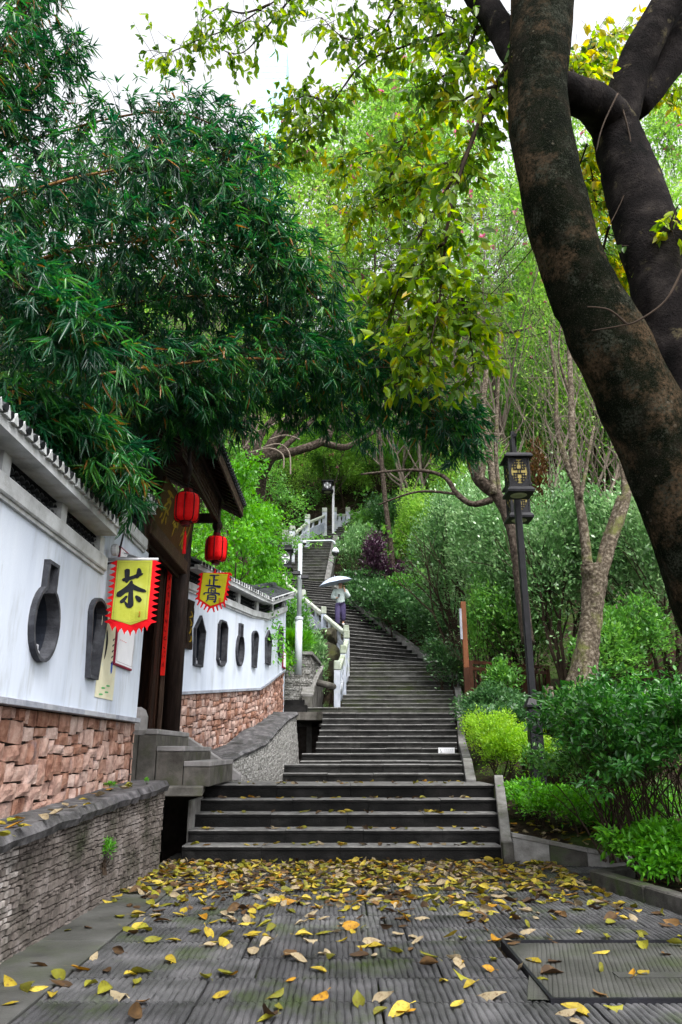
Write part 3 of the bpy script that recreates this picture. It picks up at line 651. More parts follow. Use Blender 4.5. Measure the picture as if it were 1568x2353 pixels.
def vent_band(path, t0, t1, z0, z1, parent, pitch=.09, pillars=()):
    """opening between cap and eave: dark, filled with small curved tiles"""
    slabwall(MB(), path, t0, t1, z0, z1, -.28, -.24, 6).build('vent_back', M['niche'], parent)
    mb = MB(); t = t0 + .04; k = 0
    while t < t1 - .03:
        a, b = z0(t), z1(t); n = max(1, int((b-a)/.055))
        for j in range(n):
            c = path.pt(t + (pitch/2 if j % 2 else 0), a + (b-a)*(j+.5)/n, -.02); d = path.at(t)[1]
            pts = [c + d*(.042*math.cos(g)) + Vector((0,0,.03*math.sin(g))) for g in [math.pi*q/6 for q in range(7)]]
            nv = path.at(t)[2]
            for p, q in zip(pts[:-1], pts[1:]): mb.add([p, q, q - nv*.1, p - nv*.1, p+Vector((0,0,.012)), q+Vector((0,0,.012))], [(0,1,2,3),(0,1,5,4)])
        t += pitch; k += 1
    tag(mb.build('vent_tiles', M['tile'], parent), kind='stuff')
    for t in pillars: 
        c = path.pt(t, (z0(t)+z1(t))/2, -.03); d = path.at(t)[1]; nv = path.at(t)[2]
        MB().obox(c, d*.06, nv*.05, Vector((0,0,(z1(t)-z0(t))/2))).build('vent_pillar', M['plaster_trim'], parent)
def halftube(mb, a, b, r, n=6, up=Vector((0,0,1))):
    a, b = Vector(a), Vector(b); d = (b-a).normalized(); s = d.cross(up).normalized(); u = s.cross(d)
    A_, B_ = [], []
    for i in range(n+1):
        g = math.pi*i/n; o = s*math.cos(g)*r + u*math.sin(g)*r*1.1; A_.append(a+o); B_.append(b+o)
    mb.add(A_ + B_, [(i, i+1, n+1+i+1, n+1+i) for i in range(n)] + [tuple(range(n+1))])
def eave(path, t0, t1, zf, out, parent, pitch=.115, back=.3, rise=.2, th=.07):
    f0 = slabwall(MB(), path, t0, t1, zf, lambda t: zf(t)+.03, -.02, out, 8); f0.build('eave_soffit', M['plaster_trim'], parent)
    mb = MB(); slabwall(mb, path, t0, t1, lambda t: zf(t)+.031, lambda t: zf(t)+th, out-.06, out-.005, 8); mb.build('eave_fascia', M['plaster_trim'], parent)
    bd = MB(); ts = [t0 + (t1-t0)*i/8 for i in range(9)]
    vs = []
    for t in ts: vs += [path.pt(t, zf(t)+th, out-.02), path.pt(t, zf(t)+th+rise, -back), path.pt(t, zf(t)+.02, -back)]
    bd.add(vs, [(3*i, 3*(i+1), 3*(i+1)+1, 3*i+1) for i in range(8)] + [(3*i+1, 3*(i+1)+1, 3*(i+1)+2, 3*i+2) for i in range(8)] + [(0,1,2), (26,25,24)])
    bd.build('tile_bed', M['tile'], parent)
    t = t0 + .04; r1 = random.Random(5)
    sc_ = MB()
    while t < t1 - .02:
        a = path.pt(t, zf(t)+th+.012, out+.015+r1.uniform(-.008,.01)); b = path.pt(t, zf(t)+th+rise+.02, -back)
        k = MB(); halftube(k, a, b, .032); halftube(k, a+(b-a)*.0+Vector((0,0,.004)), a+(b-a)*.12+Vector((0,0,.004)), .038)
        k.build('roof_tile', M['tile'], parent)
        # white mortar tooth between two rolls
        c = t + pitch/2; d = path.at(c)[1]
        p = path.pt(c, zf(c)+th-.004, out+.022)
        sc_.prism([p - d*.038, p + d*.038, p + d*.024 + Vector((0,0,.035)), p + Vector((0,0,.075)), p - d*.024 + Vector((0,0,.035))], -path.at(c)[2]*.04)
        t += pitch
    sc_.build('mortar_teeth', M['plaster_trim'], parent)
    a, b = path.pt(t0-.02, zf(t0)+th+rise+.04, -back), path.pt(t1+.02, zf(t1)+th+rise+.04, -back)
    pts = [path.pt(t0 + (t1-t0)*i/6, zf(t0 + (t1-t0)*i/6)+th+rise+.05, -back) for i in range(7)]
    MB().tube(pts, .07, 8).build('ridge_tiles', M['tile'], parent)
cap(P1, 0, 3.24, lambda t: 2.87, ww)
cap(P1e, .02, 1.3, lambda t: 3.42, ww)
vent_band(P1, 0, 3.2, lambda t: 2.87, lambda t: 3.04, ww, pillars=(1.1, 2.15, 3.12))
vent_band(P1e, .0, 1.3, lambda t: 3.42, lambda t: 3.62, ww)
eave(P1, 0, 3.05, lambda t: 3.025, .17, ww)
eave(P1e, -.2, 1.0, lambda t: 3.61, .19, ww)
slabwall(MB(), P1e, -.02, -.001, lambda t: 2.9, lambda t: 3.6, -.3, -.0, 1).build('wall_end', M['plaster'], ww)
# ------------------------------------------------------------------ white wall 2 (beyond the gate)
P2 = Path([(-2.33,10.95),(-1.53,14.45),(-1.26,16.7)])
w2 = empty('white_wall', (-2.3,11,1), 'far white wall beyond the gate with six dark niches above pink stone base', 'wall')
L0, L1 = P2.c[1], P2.L
LT = [P2.c[1], P2.hit(416,1598)[1], P2.hit(592,1582)[1], P2.hit(653,1540)[1], P2.hit(424,1331)[1]-.02, P2.hit(594,1407)[1], P2.hit(654,1389)[1]]
BT = [0, .6, 2.2, 3.9, P2.L, 1.1, P2.hit(467,1728)[1], P2.hit(548,1705)[1], P2.hit(607,1676)[1], P2.hit(651,1632)[1]]
ldg = lambda t: interp(t, [-.2, LT[0], P2.L], LT[1:4])
capz = lambda t: interp(t, [-.2, LT[0], P2.L], LT[4:7])
H2 = []
for kind, x0, x1, ya, yb, wd in (('house',440,467,1415,1532,.5),('oct',495,518,1425,1531,.42),('bottle',538,558,1432,1532,.42),('arch',573,590,1448,1535,.4),('house',604,621,1447,1528,.42),('oct',634,648,1437,1511,.42)):
    xm = (x0+x1)/2 + 2; t, _ = P2.hit(xm, (ya+yb)/2); z1 = P2.hit(xm, ya+4)[1]; z0 = P2.hit(xm, yb-4)[1]
    wd = abs(P2.hit(x1-1,(ya+yb)/2)[0]-P2.hit(x0+5,(ya+yb)/2)[0])
    H2.append(niche(P2, kind, t, (z0+z1)/2, wd, z1-z0, w2, .027))
Ha = [h for h in H2 if max(p[0] for p in h) < L0]; Hb = [h for h in H2 if min(p[0] for p in h) > L0]
Lm = L0
plaster_wall(P2, 0, Lm, lambda t: ldg(t)+.02, lambda t: capz(t)-.05, Ha, w2, seg=[0, Lm])
Hb2 = Hb; assert len(Ha) + len(Hb) == 6, (L0, [(min(p[0] for p in h), max(p[0] for p in h)) for h in H2])
plaster_wall(P2, Lm, L1, lambda t: ldg(t)+.02, lambda t: capz(t)-.05, Hb2, w2, seg=[Lm+.0001, L1])
base2 = lambda t: interp(t, BT[:5], BT[5:])
slabwall(MB(), P2, 0, P2.L, lambda t: base2(t)-.4, lambda t: ldg(t)-.01, -.3, -.05, 8).build('base_core', M['joint'], w2)
clad(P2, .0, P2.L, lambda t: base2(t)-.05, lambda t: ldg(t)-.015, .10, (.09,.22), .05, 'stone', w2, VR, .009, -.05, 300, M['redstone'], .35, 21, .4)
slabwall(MB(), P2, 0, P2.L, lambda t: ldg(t)-.012, lambda t: ldg(t)+.03, -.05, .035, 10).build('ledge', M['ledge'], w2)
cap(P2, 0, P2.L, capz, w2, .12, .05)
vent_band(P2, 0, P2.L, capz, lambda t: capz(t)+.2, w2, pillars=(1.1,2.2,3.2,4.4,5.6))
eave(P2, 0, P2.L+.1, lambda t: capz(t)+.19, .17, w2, pitch=.125)
e2 = P2.pt(P2.L, 0, 0); en, ed = P2.at(P2.L)[2], P2.at(P2.L)[1]
wx = MB(); wx.prism([e2+Vector((0,0,1.5)), e2-en*.3+Vector((0,0,1.5)), e2-en*.3+Vector((0,0,capz(P2.L)+.2)), e2+Vector((0,0,capz(P2.L)+.2))], ed*.05); wx.build('wall_end', M['plaster'], w2)
# retaining wall 2, concave
wr = Path([(-1.95,10.65),(-1.76,11.0),(-1.5,11.8),(-1.27,12.5),(-1.2,13.2),(-1.17,14),(-1.05,15),(-.93,15.7),(-.95,16.15)])
wb = Path([(-1.55,10.65),(-1.3,10.9),(-.98,11.35),(-.82,12.1),(-.74,12.8),(-.68,13.5),(-.68,14.5),(-.72,15.4),(-.85,16.1)])
wz = [.86,.92,1.09,1.22,1.37,1.50,1.72,1.85,1.87]
rw2 = empty('retaining_wall', (-1.4,11,.7), 'curved retaining wall faced with pale stone chips, its coping rising beside the steps', 'retaining wall')
zt2 = lambda t: interp(t, wr.c, wz)
class Batter:
    L = wr.L
    def at(s, t): return wr.at(t)
    def pt(s, t, z, off=0):
        p, d, n = wr.at(t); q = wb.at(interp(t, wr.c, wb.c))[0]; k = min(1, max(0, (z - .25) / (zt2(t) - .25))); k = k**.75
        r_ = q.lerp(p, k); return Vector((r_.x, r_.y, z)) + n * off
BW = Batter()
cw_ = MB(); n = 24; m = 7; vs = []
for i in range(n+1):
    t = wr.L*i/n
    for j in range(m): vs.append(BW.pt(t, .0 + (zt2(t)-.0)*j/(m-1), -.02))
    vs.append(wr.pt(t, zt2(t), -.8)); vs.append(wr.pt(t, 0, -.8))
k = m+2; cw_.add(vs, [(i*k+j, (i+1)*k+j, (i+1)*k+(j+1) % k, i*k+(j+1) % k) for i in range(n) for j in range(k)] + [tuple(range(k)), tuple(n*k+q for q in reversed(range(k)))])
cw_.build('wall_core', M['cement'], rw2)
clad(BW, 0, wr.L, lambda t: .3, zt2, .05, (.05,.09), .03, 'stone_chip', rw2, VC2, .005, -.02, 300, M['chip2'], .3, 31, .6)
coping(wr, 0, wr.L, zt2, .08, -.55, .05, 40, 14, 'coping', rw2, M['concrete'], .015)
# slabs bridging the drain
ds = empty('drain_slab', (-1.9,8.9,.7), 'thick stone slab bridging the dark drain beside the lowest flight', 'slab')
z1 = .80
MB().prism([(-2.3,8.55,z1),(-1.50,8.55,z1),(-1.76,10.22,z1-.02),(-1.76,11.0,z1-.03),(-2.6,11.0,z1-.03),(-2.6,8.55,z1)][::-1], (0,0,-.1)).build('slab', M['cement'], ds, bevel=.01)
MB().box(-1.79,-1.755,9.3,10.1,-.3,.62).build('side_stone', M['curb'], ds, bevel=.005)
dr = empty('drain_channel', (-2,12,-.3), kind='structure')
MB().box(-2.75,-1.72,8.7,18.2,-.5,-.34).build('channel_floor', M['joint'], dr)
MB().box(-2.6,-2.35,8.45,10.9,-.5,.69).build('channel_wall', M['joint'], dr)
MB().box(-2.4,-1.75,10.6,10.72,-.5,.69).build('channel_wall', M['joint'], dr)
ds2 = empty('drain_slab', A(700,1650,15.9), 'broken-edged concrete slab bridging the dark gap left of the middle flight', 'slab')
a = A(684,1637,16.3); r_ = random.Random(3)
ed_ = [(a.x-.05 + (1.15)*i/10, 16.15 + r_.uniform(-.08,.08), a.z) for i in range(11)]
MB().prism(ed_ + [(ed_[-1][0], 18.2, a.z), (ed_[0][0]-.3, 18.2, a.z)], (0,0,-.16)).build('slab', M['cement'], ds2)
MB().prism([(-.95,14.6,.1),(-.38,14.6,.1),(-.38,18,.1),(-.95,18,.1)], (0,0,-.3)).build('channel_floor', M['joint'], dr)
MB().box(-1.0,-.3,17.6,17.7,-.3,1.7).build('channel_wall', M['joint'], dr)
for i,(x0,x1,y0) in enumerate([(651,706,16.9),(655,700,17.4)]):
    p, q = A(x0,1612+8-i*12,y0), A(x1,1619-i*12,y0)
    tag(MB().box(p.x,q.x,y0,y0+.5,p.z-.25,p.z).build('landing_step', M['riser'], None, p), 'short dark step at the foot of the pale stacked-stone wall' if i == 0 else 'upper short dark step tucked behind the coping end below the stacked-stone wall', 'step')
# ledgestone wall beyond
pl = Path([(-1.33,17.9),(-.72,18.0)]); pl2 = Path([(-.72,18.0),(-.58,20.0)])
lw = empty('stacked_stone_wall', (-1,18,1.8), 'pale stacked ledgestone wall with stone coping between white wall and balustrade', 'stone wall')
zt3 = lambda t: A(680,1510,18).z
zl = A(680,1505,18).z
for pth, q1 in ((pl, zl), (pl2, zl-.05)):
    slabwall(MB(), pth, 0, pth.L, lambda t: 1.4, lambda t: q1, -.3, -.03, 1).build('wall_core', M['cement'], lw)
    clad(pth, 0, pth.L, lambda t: 1.6, lambda t: q1, .055, (.12,.3), .05, 'ledgestone', lw, VC2, .004, -.03, 300, M['chip2'], .3, 41)
MB().prism([(-1.4,17.82,zl),(-.68,17.9,zl),(-.5,20,zl-.05),(-.9,20,zl-.05),(-1.0,18.3,zl),(-1.4,18.2,zl)][::-1], (0,0,.07)).build('coping', M['curb'], lw)
# curving concrete channel wall and pipe between it and the balustrade
cw = empty('channel_wall', A(720,1560,18.5), 'curved grey concrete channel wall rising between the stacked stones and the balustrade', 'concrete wall')
pts = [A(706,1600,17.6), A(712,1575,18.2), A(722,1555,19), A(733,1530,20), A(737,1500,21)]
cwp = Path([(p.x, p.y) for p in pts]); cwz = lambda t: interp(t, cwp.c, [p.z for p in pts])
slabwall(MB(), cwp, 0, cwp.L, lambda t: .8, cwz, -.12, .12, 10).build('channel_side', M['cement'], cw)
coping(cwp, 0, cwp.L, cwz, .05, -.14, .14, 16, 5, 'coping', cw, M['curb'], .01)
tag(MB().tube([A(728,1568,18.6), A(750,1573,18.6), A(775,1580,18.9)], .08, 10).build('drain_pipe', M['cement'], None, A(750,1573,18.6), smooth=True), 'grey concrete pipe lying between the channel wall and the balustrade foot', 'pipe')
mr = MB(); r_ = random.Random(9)
def rock(c, r, seed, mat=M['rock']):
    bm = bmesh.new(); bmesh.ops.create_icosphere(bm, subdivisions=3, radius=1); q = random.Random(seed)
    offs = [Vector((q.gauss(0,1), q.gauss(0,1), q.gauss(0,1))).normalized() for _ in range(14)]; dd = [q.uniform(.6,.95) for _ in offs]
    for v in bm.verts:
        for n_, d_ in zip(offs, dd):
            k = v.co.dot(n_)
            if k > d_: v.co -= n_*(k-d_)
        v.co = Vector((v.co.x*r[0], v.co.y*r[1], v.co.z*r[2]))
    me = bpy.data.meshes.new('rock'); bm.to_mesh(me); bm.free(); me.materials.append(mat)
    return link(bpy.data.objects.new('rock', me), None, c)
tag(rock(A(752,1520,21.9), (.45,.5,.65), 1), 'mossy boulder under the lower end of the balustrade', 'rock')
tag(rock(A(728,1575,20.5), (.4,.5,.4), 2), 'brown rubble rock beside the concrete channel wall', 'rock')
tag(rock(A(755,1470,22.9), (.5,.5,.4), 4), 'dark rock half hidden behind the balustrade panel', 'rock')
# ------------------------------------------------------------------ side stairs to the gate
gs = empty('gate_steps', (-2,9,.8), 'weathered cement side steps climbing left to the wooden gate', 'steps')
bx = [(-2.40,-2.205,8.6,1.40),(-2.201,-1.868,8.62,1.222),(-1.864,-1.53,8.64,1.05)]
D0 = 9.0
xx = [A(x, 1700, D0).x for x in (317,361,425,487)]; zz = [A(400,y,D0).z for y in (1675,1714,1749)]
for i in range(3):
    MB().box(xx[i]+.003, xx[i+1], D0, D0+1.9, zz[0 if i == 0 else i]-.06, zz[i]).build('tread_slab', M['cement_light'], gs, bevel=.008)
    MB().box(xx[i]+.003, xx[i+1]-.006, D0+.012, D0+1.9, .78, zz[i]-.062).build('side_block', M['cement'], gs, bevel=.008)
far = D0+1.9
ck = MB(); a_, b_, c_ = A(361,1674,D0).x-.2, A(487,1749,D0).x, A(551,1778,far).x
ck.prism([(a_,far,.78),(c_,far,.78),(c_,far,A(551,1779,far).z),(b_-.15,far,A(500,1750,far).z),(a_,far,zz[0]+.06)], (0,.2,0)); ck.build('cheek_wall', M['cement_light'], gs, bevel=.01)
MB().box(-3.4, xx[0], 8.36, far+.6, .7, 1.34).build('platform', M['cement'], gs)
MB().lathe((-2.3,8.62,1.34), [(.1,0),(.13,.05),(.13,.2),(.1,.27),(.05,.3)], 14).build('drum_stone', M['cement_light'], gs, smooth=False)
# ------------------------------------------------------------------ gate
gt = empty('wooden_gate', (-2.35,9.6,1.3), 'dark wooden entrance gate with tiled overhanging roof, sign board and lattice', 'gate')
colx, cold = A(404,1500,10.75).x, 10.75
MB().lathe((colx,cold,1.18), [(.17,0),(.19,.04),(.19,.1),(.15,.16)], 16).build('column_base', M['cement_light'], gt, smooth=True)
MB().lathe((colx,cold,1.34), [(.128,0),(.128,3.6)], 18).build('column', M['wood'], gt, smooth=True)
MB().box(-2.42,-2.30,8.36,8.50,1.34,4.9).build('door_post', M['wood'], gt, bevel=.01)
MB().lathe((-2.42,8.62,1.34), [(.1,0),(.1,3.6)], 16).build('column', M['wood'], gt, smooth=True)
MB().box(-2.60,-2.50,10.3,10.42,1.34,3.7).build('door_post', M['wood'], gt, bevel=.01)
dm = MB()
for i in range(7):
    y0 = 8.9 + i*.145
    MB().box(-2.72,-2.68,y0,y0+.14,1.36,3.66).build('door_plank', M['wood'], gt, bevel=.004)
for i in range(3):
    y0 = 10.12 + i*.07
    MB().box(-2.56,-2.52,y0,y0+.066,1.36,3.66).build('door_plank', M['wood'], gt, bevel=.004)
MB().box(-2.75,-2.55,8.5,10.7,1.34,1.46).build('threshold', M['wood'], gt)
MB().box(-4.2,-4.1,7.9,11.6,1.0,5.4).build('inner_screen', M['wood'], gt)
MB().box(-4.1,-2.45,8.3,8.36,1.0,5.0).build('side_wall', M['wood'], gt)
MB().box(-4.1,-2.45,10.95,11.01,1.0,4.6).build('side_wall', M['wood'], gt)
# lintel, sign board (leaning forward), upper frieze
MB().box(-2.40,-2.26,8.45,10.62,3.64,3.83).build('lintel', M['wood2'], gt, bevel=.012)
MB().beam((-2.40,8.4,3.60),(-2.40,10.6,3.60),.05,.05).build('lintel_trim', M['wood'], gt)
sb_ = [(-2.30,8.62,3.85),(-2.30,10.5,3.85),(-2.17,10.5,4.42),(-2.17,8.62,4.42)]
MB().prism(sb_, (-.04,0,.008)).build('sign_board', M['signwood'], gt, bevel=.006)
def ribbon(mb, pts, ws, to3, th=.004, off=.002, m=0, sub=4):
    """brush stroke: smooth tapered ribbon with thickness, pts 2D, to3(u, v, h) -> Vector"""
    P = [Vector((a, b)) for a, b in pts]; Q = []; W_ = []
    n = len(P)
    for i in range(n-1):
        p0, p1, p2, p3 = P[max(0,i-1)], P[i], P[i+1], P[min(n-1,i+2)]
        for k in range(sub):
            t = k/sub; Q.append(.5*((2*p1)+(p2-p0)*t+(2*p0-5*p1+4*p2-p3)*t*t+(3*p1-p0-3*p2+p3)*t**3)); W_.append(ws[i]+(ws[i+1]-ws[i])*t)
    Q.append(P[-1]); W_.append(ws[-1]); L_, R_ = [], []
    for i, q in enumerate(Q):
        t = (Q[min(i+1,len(Q)-1)] - Q[max(i-1,0)]); t = t.normalized() if t.length > 1e-9 else Vector((1,0)); s = Vector((-t.y, t.x))
        e = .35 if i in (0, len(Q)-1) else 1
        L_.append(q + s*W_[i]/2*e); R_.append(q - s*W_[i]/2*e)
    vs = [to3(q.x,q.y,off+th) for q in L_] + [to3(q.x,q.y,off+th) for q in R_] + [to3(q.x,q.y,off) for q in L_] + [to3(q.x,q.y,off) for q in R_]
    n = len(Q); fs = []
    for i in range(n-1): fs += [(i,i+1,n+i+1,n+i),(2*n+i,2*n+i+1,i+1,i),(n+i,n+i+1,3*n+i+1,3*n+i)]
    fs += [(0,n,3*n,2*n),(n-1,2*n-1+0,4*n-1,3*n-1)]
    mb.add(vs, fs, m)
def sign3(c, ex, ey, nn):
    c, ex, ey, nn = map(Vector, (c, ex, ey, nn)); return lambda u, v, h: c + ex*u + ey*v + nn*h
GOLD = [ [[(.1,.92),(.9,.95)],[(.5,1.0),(.48,.7),(.2,.5)],[(.3,.72),(.75,.74),(.7,.45)],[(.15,.42),(.5,.48),(.88,.42)],[(.5,.55),(.5,.1),(.36,.16)],[(.25,.3),(.12,.12)],[(.7,.32),(.88,.14)]],
         [[(.2,.95),(.8,.97)],[(.3,1.0),(.3,.78)],[(.66,1.0),(.66,.8)],[(.12,.72),(.88,.76)],[(.5,.72),(.15,.35)],[(.5,.7),(.9,.4)],[(.3,.38),(.72,.4)],[(.5,.5),(.5,.05)]],
         [[(.1,.9),(.45,.95)],[(.28,1),(.25,.5),(.1,.3)],[(.55,.9),(.9,.9),(.85,.5),(.55,.5),(.55,.9)],[(.2,.45),(.85,.48)],[(.5,.45),(.3,.05)],[(.6,.42),(.62,.1),(.9,.14)]] ]
nn = Vector((1,0,-.0)); bn = (Vector((0,1,0)).cross(Vector((.13,0,.57)))).normalized()
for k, y0 in enumerate((8.80, 9.38, 9.95)):
    g = MB(); f = sign3((-2.295,y0,3.90), (0,.42,0), Vector((.10,0,.45)), bn)
    for s_ in GOLD[k]: ribbon(g, s_, [.13]+[.1]*(len(s_)-2)+[.06], f, .006, .004)
    g.build('gold_character', M['gold'], gt)
# eave structure in front of the gate
XE = -1.92
for y0 in (8.6, 11.0):
    MB().lathe((XE,y0,4.36), [(.015,-.04),(.05,-.01),(.06,.02),(.045,.05),(.07,.09),(.078,.16),(.055,.22),(.045,.25),(.05,.9)], 14).build('hanging_post', M['wood'], gt, smooth=True)
    MB().beam((XE,y0,4.62),(-2.9,y0,4.62),.08,.14).build('bracket_beam', M['wood'], gt)
MB().beam((XE,8.2,4.55),(XE,11.0,4.55),.05,.06).build('frieze_rail', M['wood'], gt)
MB().beam((XE,8.2,4.9),(XE,11.0,4.9),.06,.07).build('frieze_rail', M['wood'], gt)
for i in range(30): MB().beam((XE,8.25+i*.093,4.58),(XE,8.25+i*.093,4.87),.016,.016,(1,0,0)).build('lattice_bar', M['wood2'], gt)
for z in (4.65,4.725,4.80): MB().beam((XE+.004,8.2,z),(XE+.004,11.0,z),.014,.014).build('lattice_bar', M['wood2'], gt)
MB().beam((-2.35,8.3,4.5),(-2.35,10.95,4.5),.14,.2).build('roof_beam', M['wood'], gt)
MB().beam((XE,8.0,5.0),(XE,11.3,5.0),.12,.12).build('roof_beam', M['wood'], gt)
XF, RY0, RY1 = -1.66, 7.6, 11.75
for i in range(22):
    y0 = RY0 + .1 + i*.19
    MB().beam((XF+.02,y0,4.93),(-3.6,y0,5.95),.06,.07).build('rafter', M['wood'], gt)
MB().prism([(XF,RY0,4.98),(-3.8,RY0,6.1),(-3.8,RY1,6.1),(XF,RY1,4.98)], (0,0,.04)).build('roof_boarding', M['wood'], gt)
MB().prism([(XF,RY0,4.88),(XF,RY1,4.88),(XF,RY1,5.05),(XF,RY0,5.05)], (.03,0,0)).build('fascia_board', M['wood2'], gt, bevel=.004)
MB().prism([(XF,RY1,4.85),(-3.8,RY1,6.0),(-3.8,RY1,6.2),(XF,RY1,5.06)], (0,.04,0)).build('verge_board', M['wood2'], gt, bevel=.004)
MB().prism([(XF,RY0,4.85),(-3.8,RY0,6.0),(-3.8,RY0,6.2),(XF,RY0,5.06)], (0,-.04,0)).build('verge_board', M['wood2'], gt, bevel=.004)
for i in range(34):
    y0 = RY0 + .03 + i*.123
    k = MB(); halftube(k, (XF+.07,y0,5.05), (-3.8,y0,6.2), .045); k.build('roof_tile', M['tile'], gt)
MB().prism([(XF+.04,RY0,5.045),(-3.8,RY0,6.17),(-3.8,RY1+.05,6.17),(XF+.04,RY1+.05,5.045)], (0,0,.02)).build('tile_bed', M['tile'], gt)
# ------------------------------------------------------------------ red lanterns
def lantern(c, r, h, label):
    t = empty('red_lantern', c, label, 'lantern', 'red lanterns hanging from the gate roof'); c = Vector(c); nr = 8; body = MB(); prof = []
    pr = [(.55,-.5),(.86,-.46),(.97,-.36),(1,-.2),(1,.2),(.97,.36),(.86,.46),(.55,.5)]
    for i in range(nr):
        g0, g1 = 2*math.pi*i/nr, 2*math.pi*(i+1)/nr; vs = []
        for a, b in pr:
            for q in (0, .25, .5, .75, 1):
                g = g0 + (g1-g0)*q; bulge = 1 + .05*math.sin(math.pi*q) - .02
                vs.append(c + Vector((math.cos(g)*r*a*bulge, math.sin(g)*r*a*bulge, h*b)))
        mb = MB(); mb.add(vs, [(j*5+k, j*5+k+1, (j+1)*5+k+1, (j+1)*5+k) for j in range(len(pr)-1) for k in range(4)]); mb.build('cloth_panel', M['lantern'], t, smooth=True)
        rb = MB(); rb.tube([c + Vector((math.cos(g0)*r*a*1.02, math.sin(g0)*r*a*1.02, h*b)) for a, b in pr], .007, 5); rb.build('rib', M['lantern_rib'], t)
    MB().lathe(c+Vector((0,0,h*.5-.005)), [(r*.5,0),(r*.5,.02),(r*.36,.025),(r*.36,.07),(.01,.075)], 14).build('top_cap', M['lantern_rib'], t)
    MB().lathe(c-Vector((0,0,h*.5)), [(r*.02,-.05),(r*.38,-.05),(r*.36,.0),(r*.55,.005)], 14).build('bottom_cap', M['lantern_rib'], t)
    MB().tube([c+Vector((0,0,h*.5+.06)), c+Vector((0,0,h*.5+.16))], .006, 5).build('hanging_wire', M['black_steel'], t)
    ts_ = MB().tube([c-Vector((0,0,h*.5+.05)), c-Vector((0,0,h*.5+.13))], .003, 5); ts_.tube([c-Vector((.0,0,h*.5+.12)), c-Vector((0,0,h*.5+.17)), c-Vector((0,0,h*.5+.40))], [.008,.018,.022], 7); ts_.build('tassel', M['red'], t)
lantern(A(430,1167,8.6), .148, .36, 'nearer and larger-looking red cloth lantern hanging beside the sign board')
lantern(A(497,1262,11.0), .165, .38, 'farther red cloth lantern hanging above the small yellow banner')
# couplet strips
cs = empty('couplet_strip', (-2.3,10.55,3.0), 'long bright red couplet strip on the gate frame beside the round column', 'couplet')
p, q = A(386,1312,10.35), A(395.5,1312,10.35); zt_, zb_ = A(390,1312,10.35).z, A(390,1552,10.35).z
MB().box(p.x,q.x,10.35,10.362,zb_,zt_).build('paper_strip', M['couplet'], cs)
g = MB(); r_ = random.Random(2)
for i in range(11):
    z = zt_ - .1 - i*(zt_-zb_-.15)/11
    f = sign3((p.x+.008,10.348,z-.06),(q.x-p.x-.016,0,0),(0,0,.09),(0,-1,0))
    for k in range(4): ribbon(g, [(r_.random(), r_.random()), (r_.random(), r_.random())], [.15,.08], f, .001, .001)
g.build('brush_marks', M['ink'] if False else M['lantern_rib'], cs)
MB().box(p.x+.004,q.x-.004,10.365,10.41,1.4,3.66).build('batten', M['wood2'], cs)
# ------------------------------------------------------------------ banners
CHA = [([(.15,.69),(.34,.72),(.62,.80),(.82,.85)],[.06,.075,.07,.03]), ([(.28,.97),(.30,.82),(.30,.62)],[.11,.1,.07]), ([(.64,.99),(.68,.88),(.60,.74)],[.05,.11,.05]),
       ([(.47,.68),(.36,.5),(.04,.28)],[.05,.1,.13]), ([(.40,.64),(.58,.50),(.98,.40)],[.05,.1,.05]), ([(.28,.40),(.42,.45),(.60,.53)],[.06,.07,.04]),
       ([(.46,.60),(.47,.3),(.49,.08),(.40,.06),(.30,.16)],[.06,.10,.12,.07,.02]), ([(.36,.30),(.24,.17),(.16,.14)],[.04,.08,.05]), ([(.62,.30),(.74,.22),(.82,.15)],[.04,.1,.07])]
ZHENG = [([(.22,.93),(.5,.95),(.86,.98)],[.07,.06,.04]), ([(.52,.95),(.52,.5),(.52,.16)],[.09,.08,.08]), ([(.53,.6),(.8,.62)],[.06,.05]), ([(.26,.66),(.27,.2)],[.08,.07]), ([(.02,.14),(.5,.16),(.99,.1)],[.07,.08,.13])]
GU = [([(.30,.97),(.30,.62)],[.06]*2), ([(.28,.96),(.68,.98),(.70,.64)],[.06]*3), ([(.46,.80),(.68,.80)],[.05]*2), ([(.46,.96),(.46,.64)],[.05]*2), ([(.06,.48),(.12,.62),(.9,.64),(.96,.5)],[.08,.06,.07,.05]),
      ([(.28,.50),(.28,.2),(.18,.02)],[.08,.07,.03]), ([(.28,.48),(.74,.50),(.74,.05),(.62,.1)],[.06,.07,.09,.03]), ([(.30,.34),(.72,.36)],[.05]*2), ([(.30,.21),(.72,.22)],[.05]*2)]
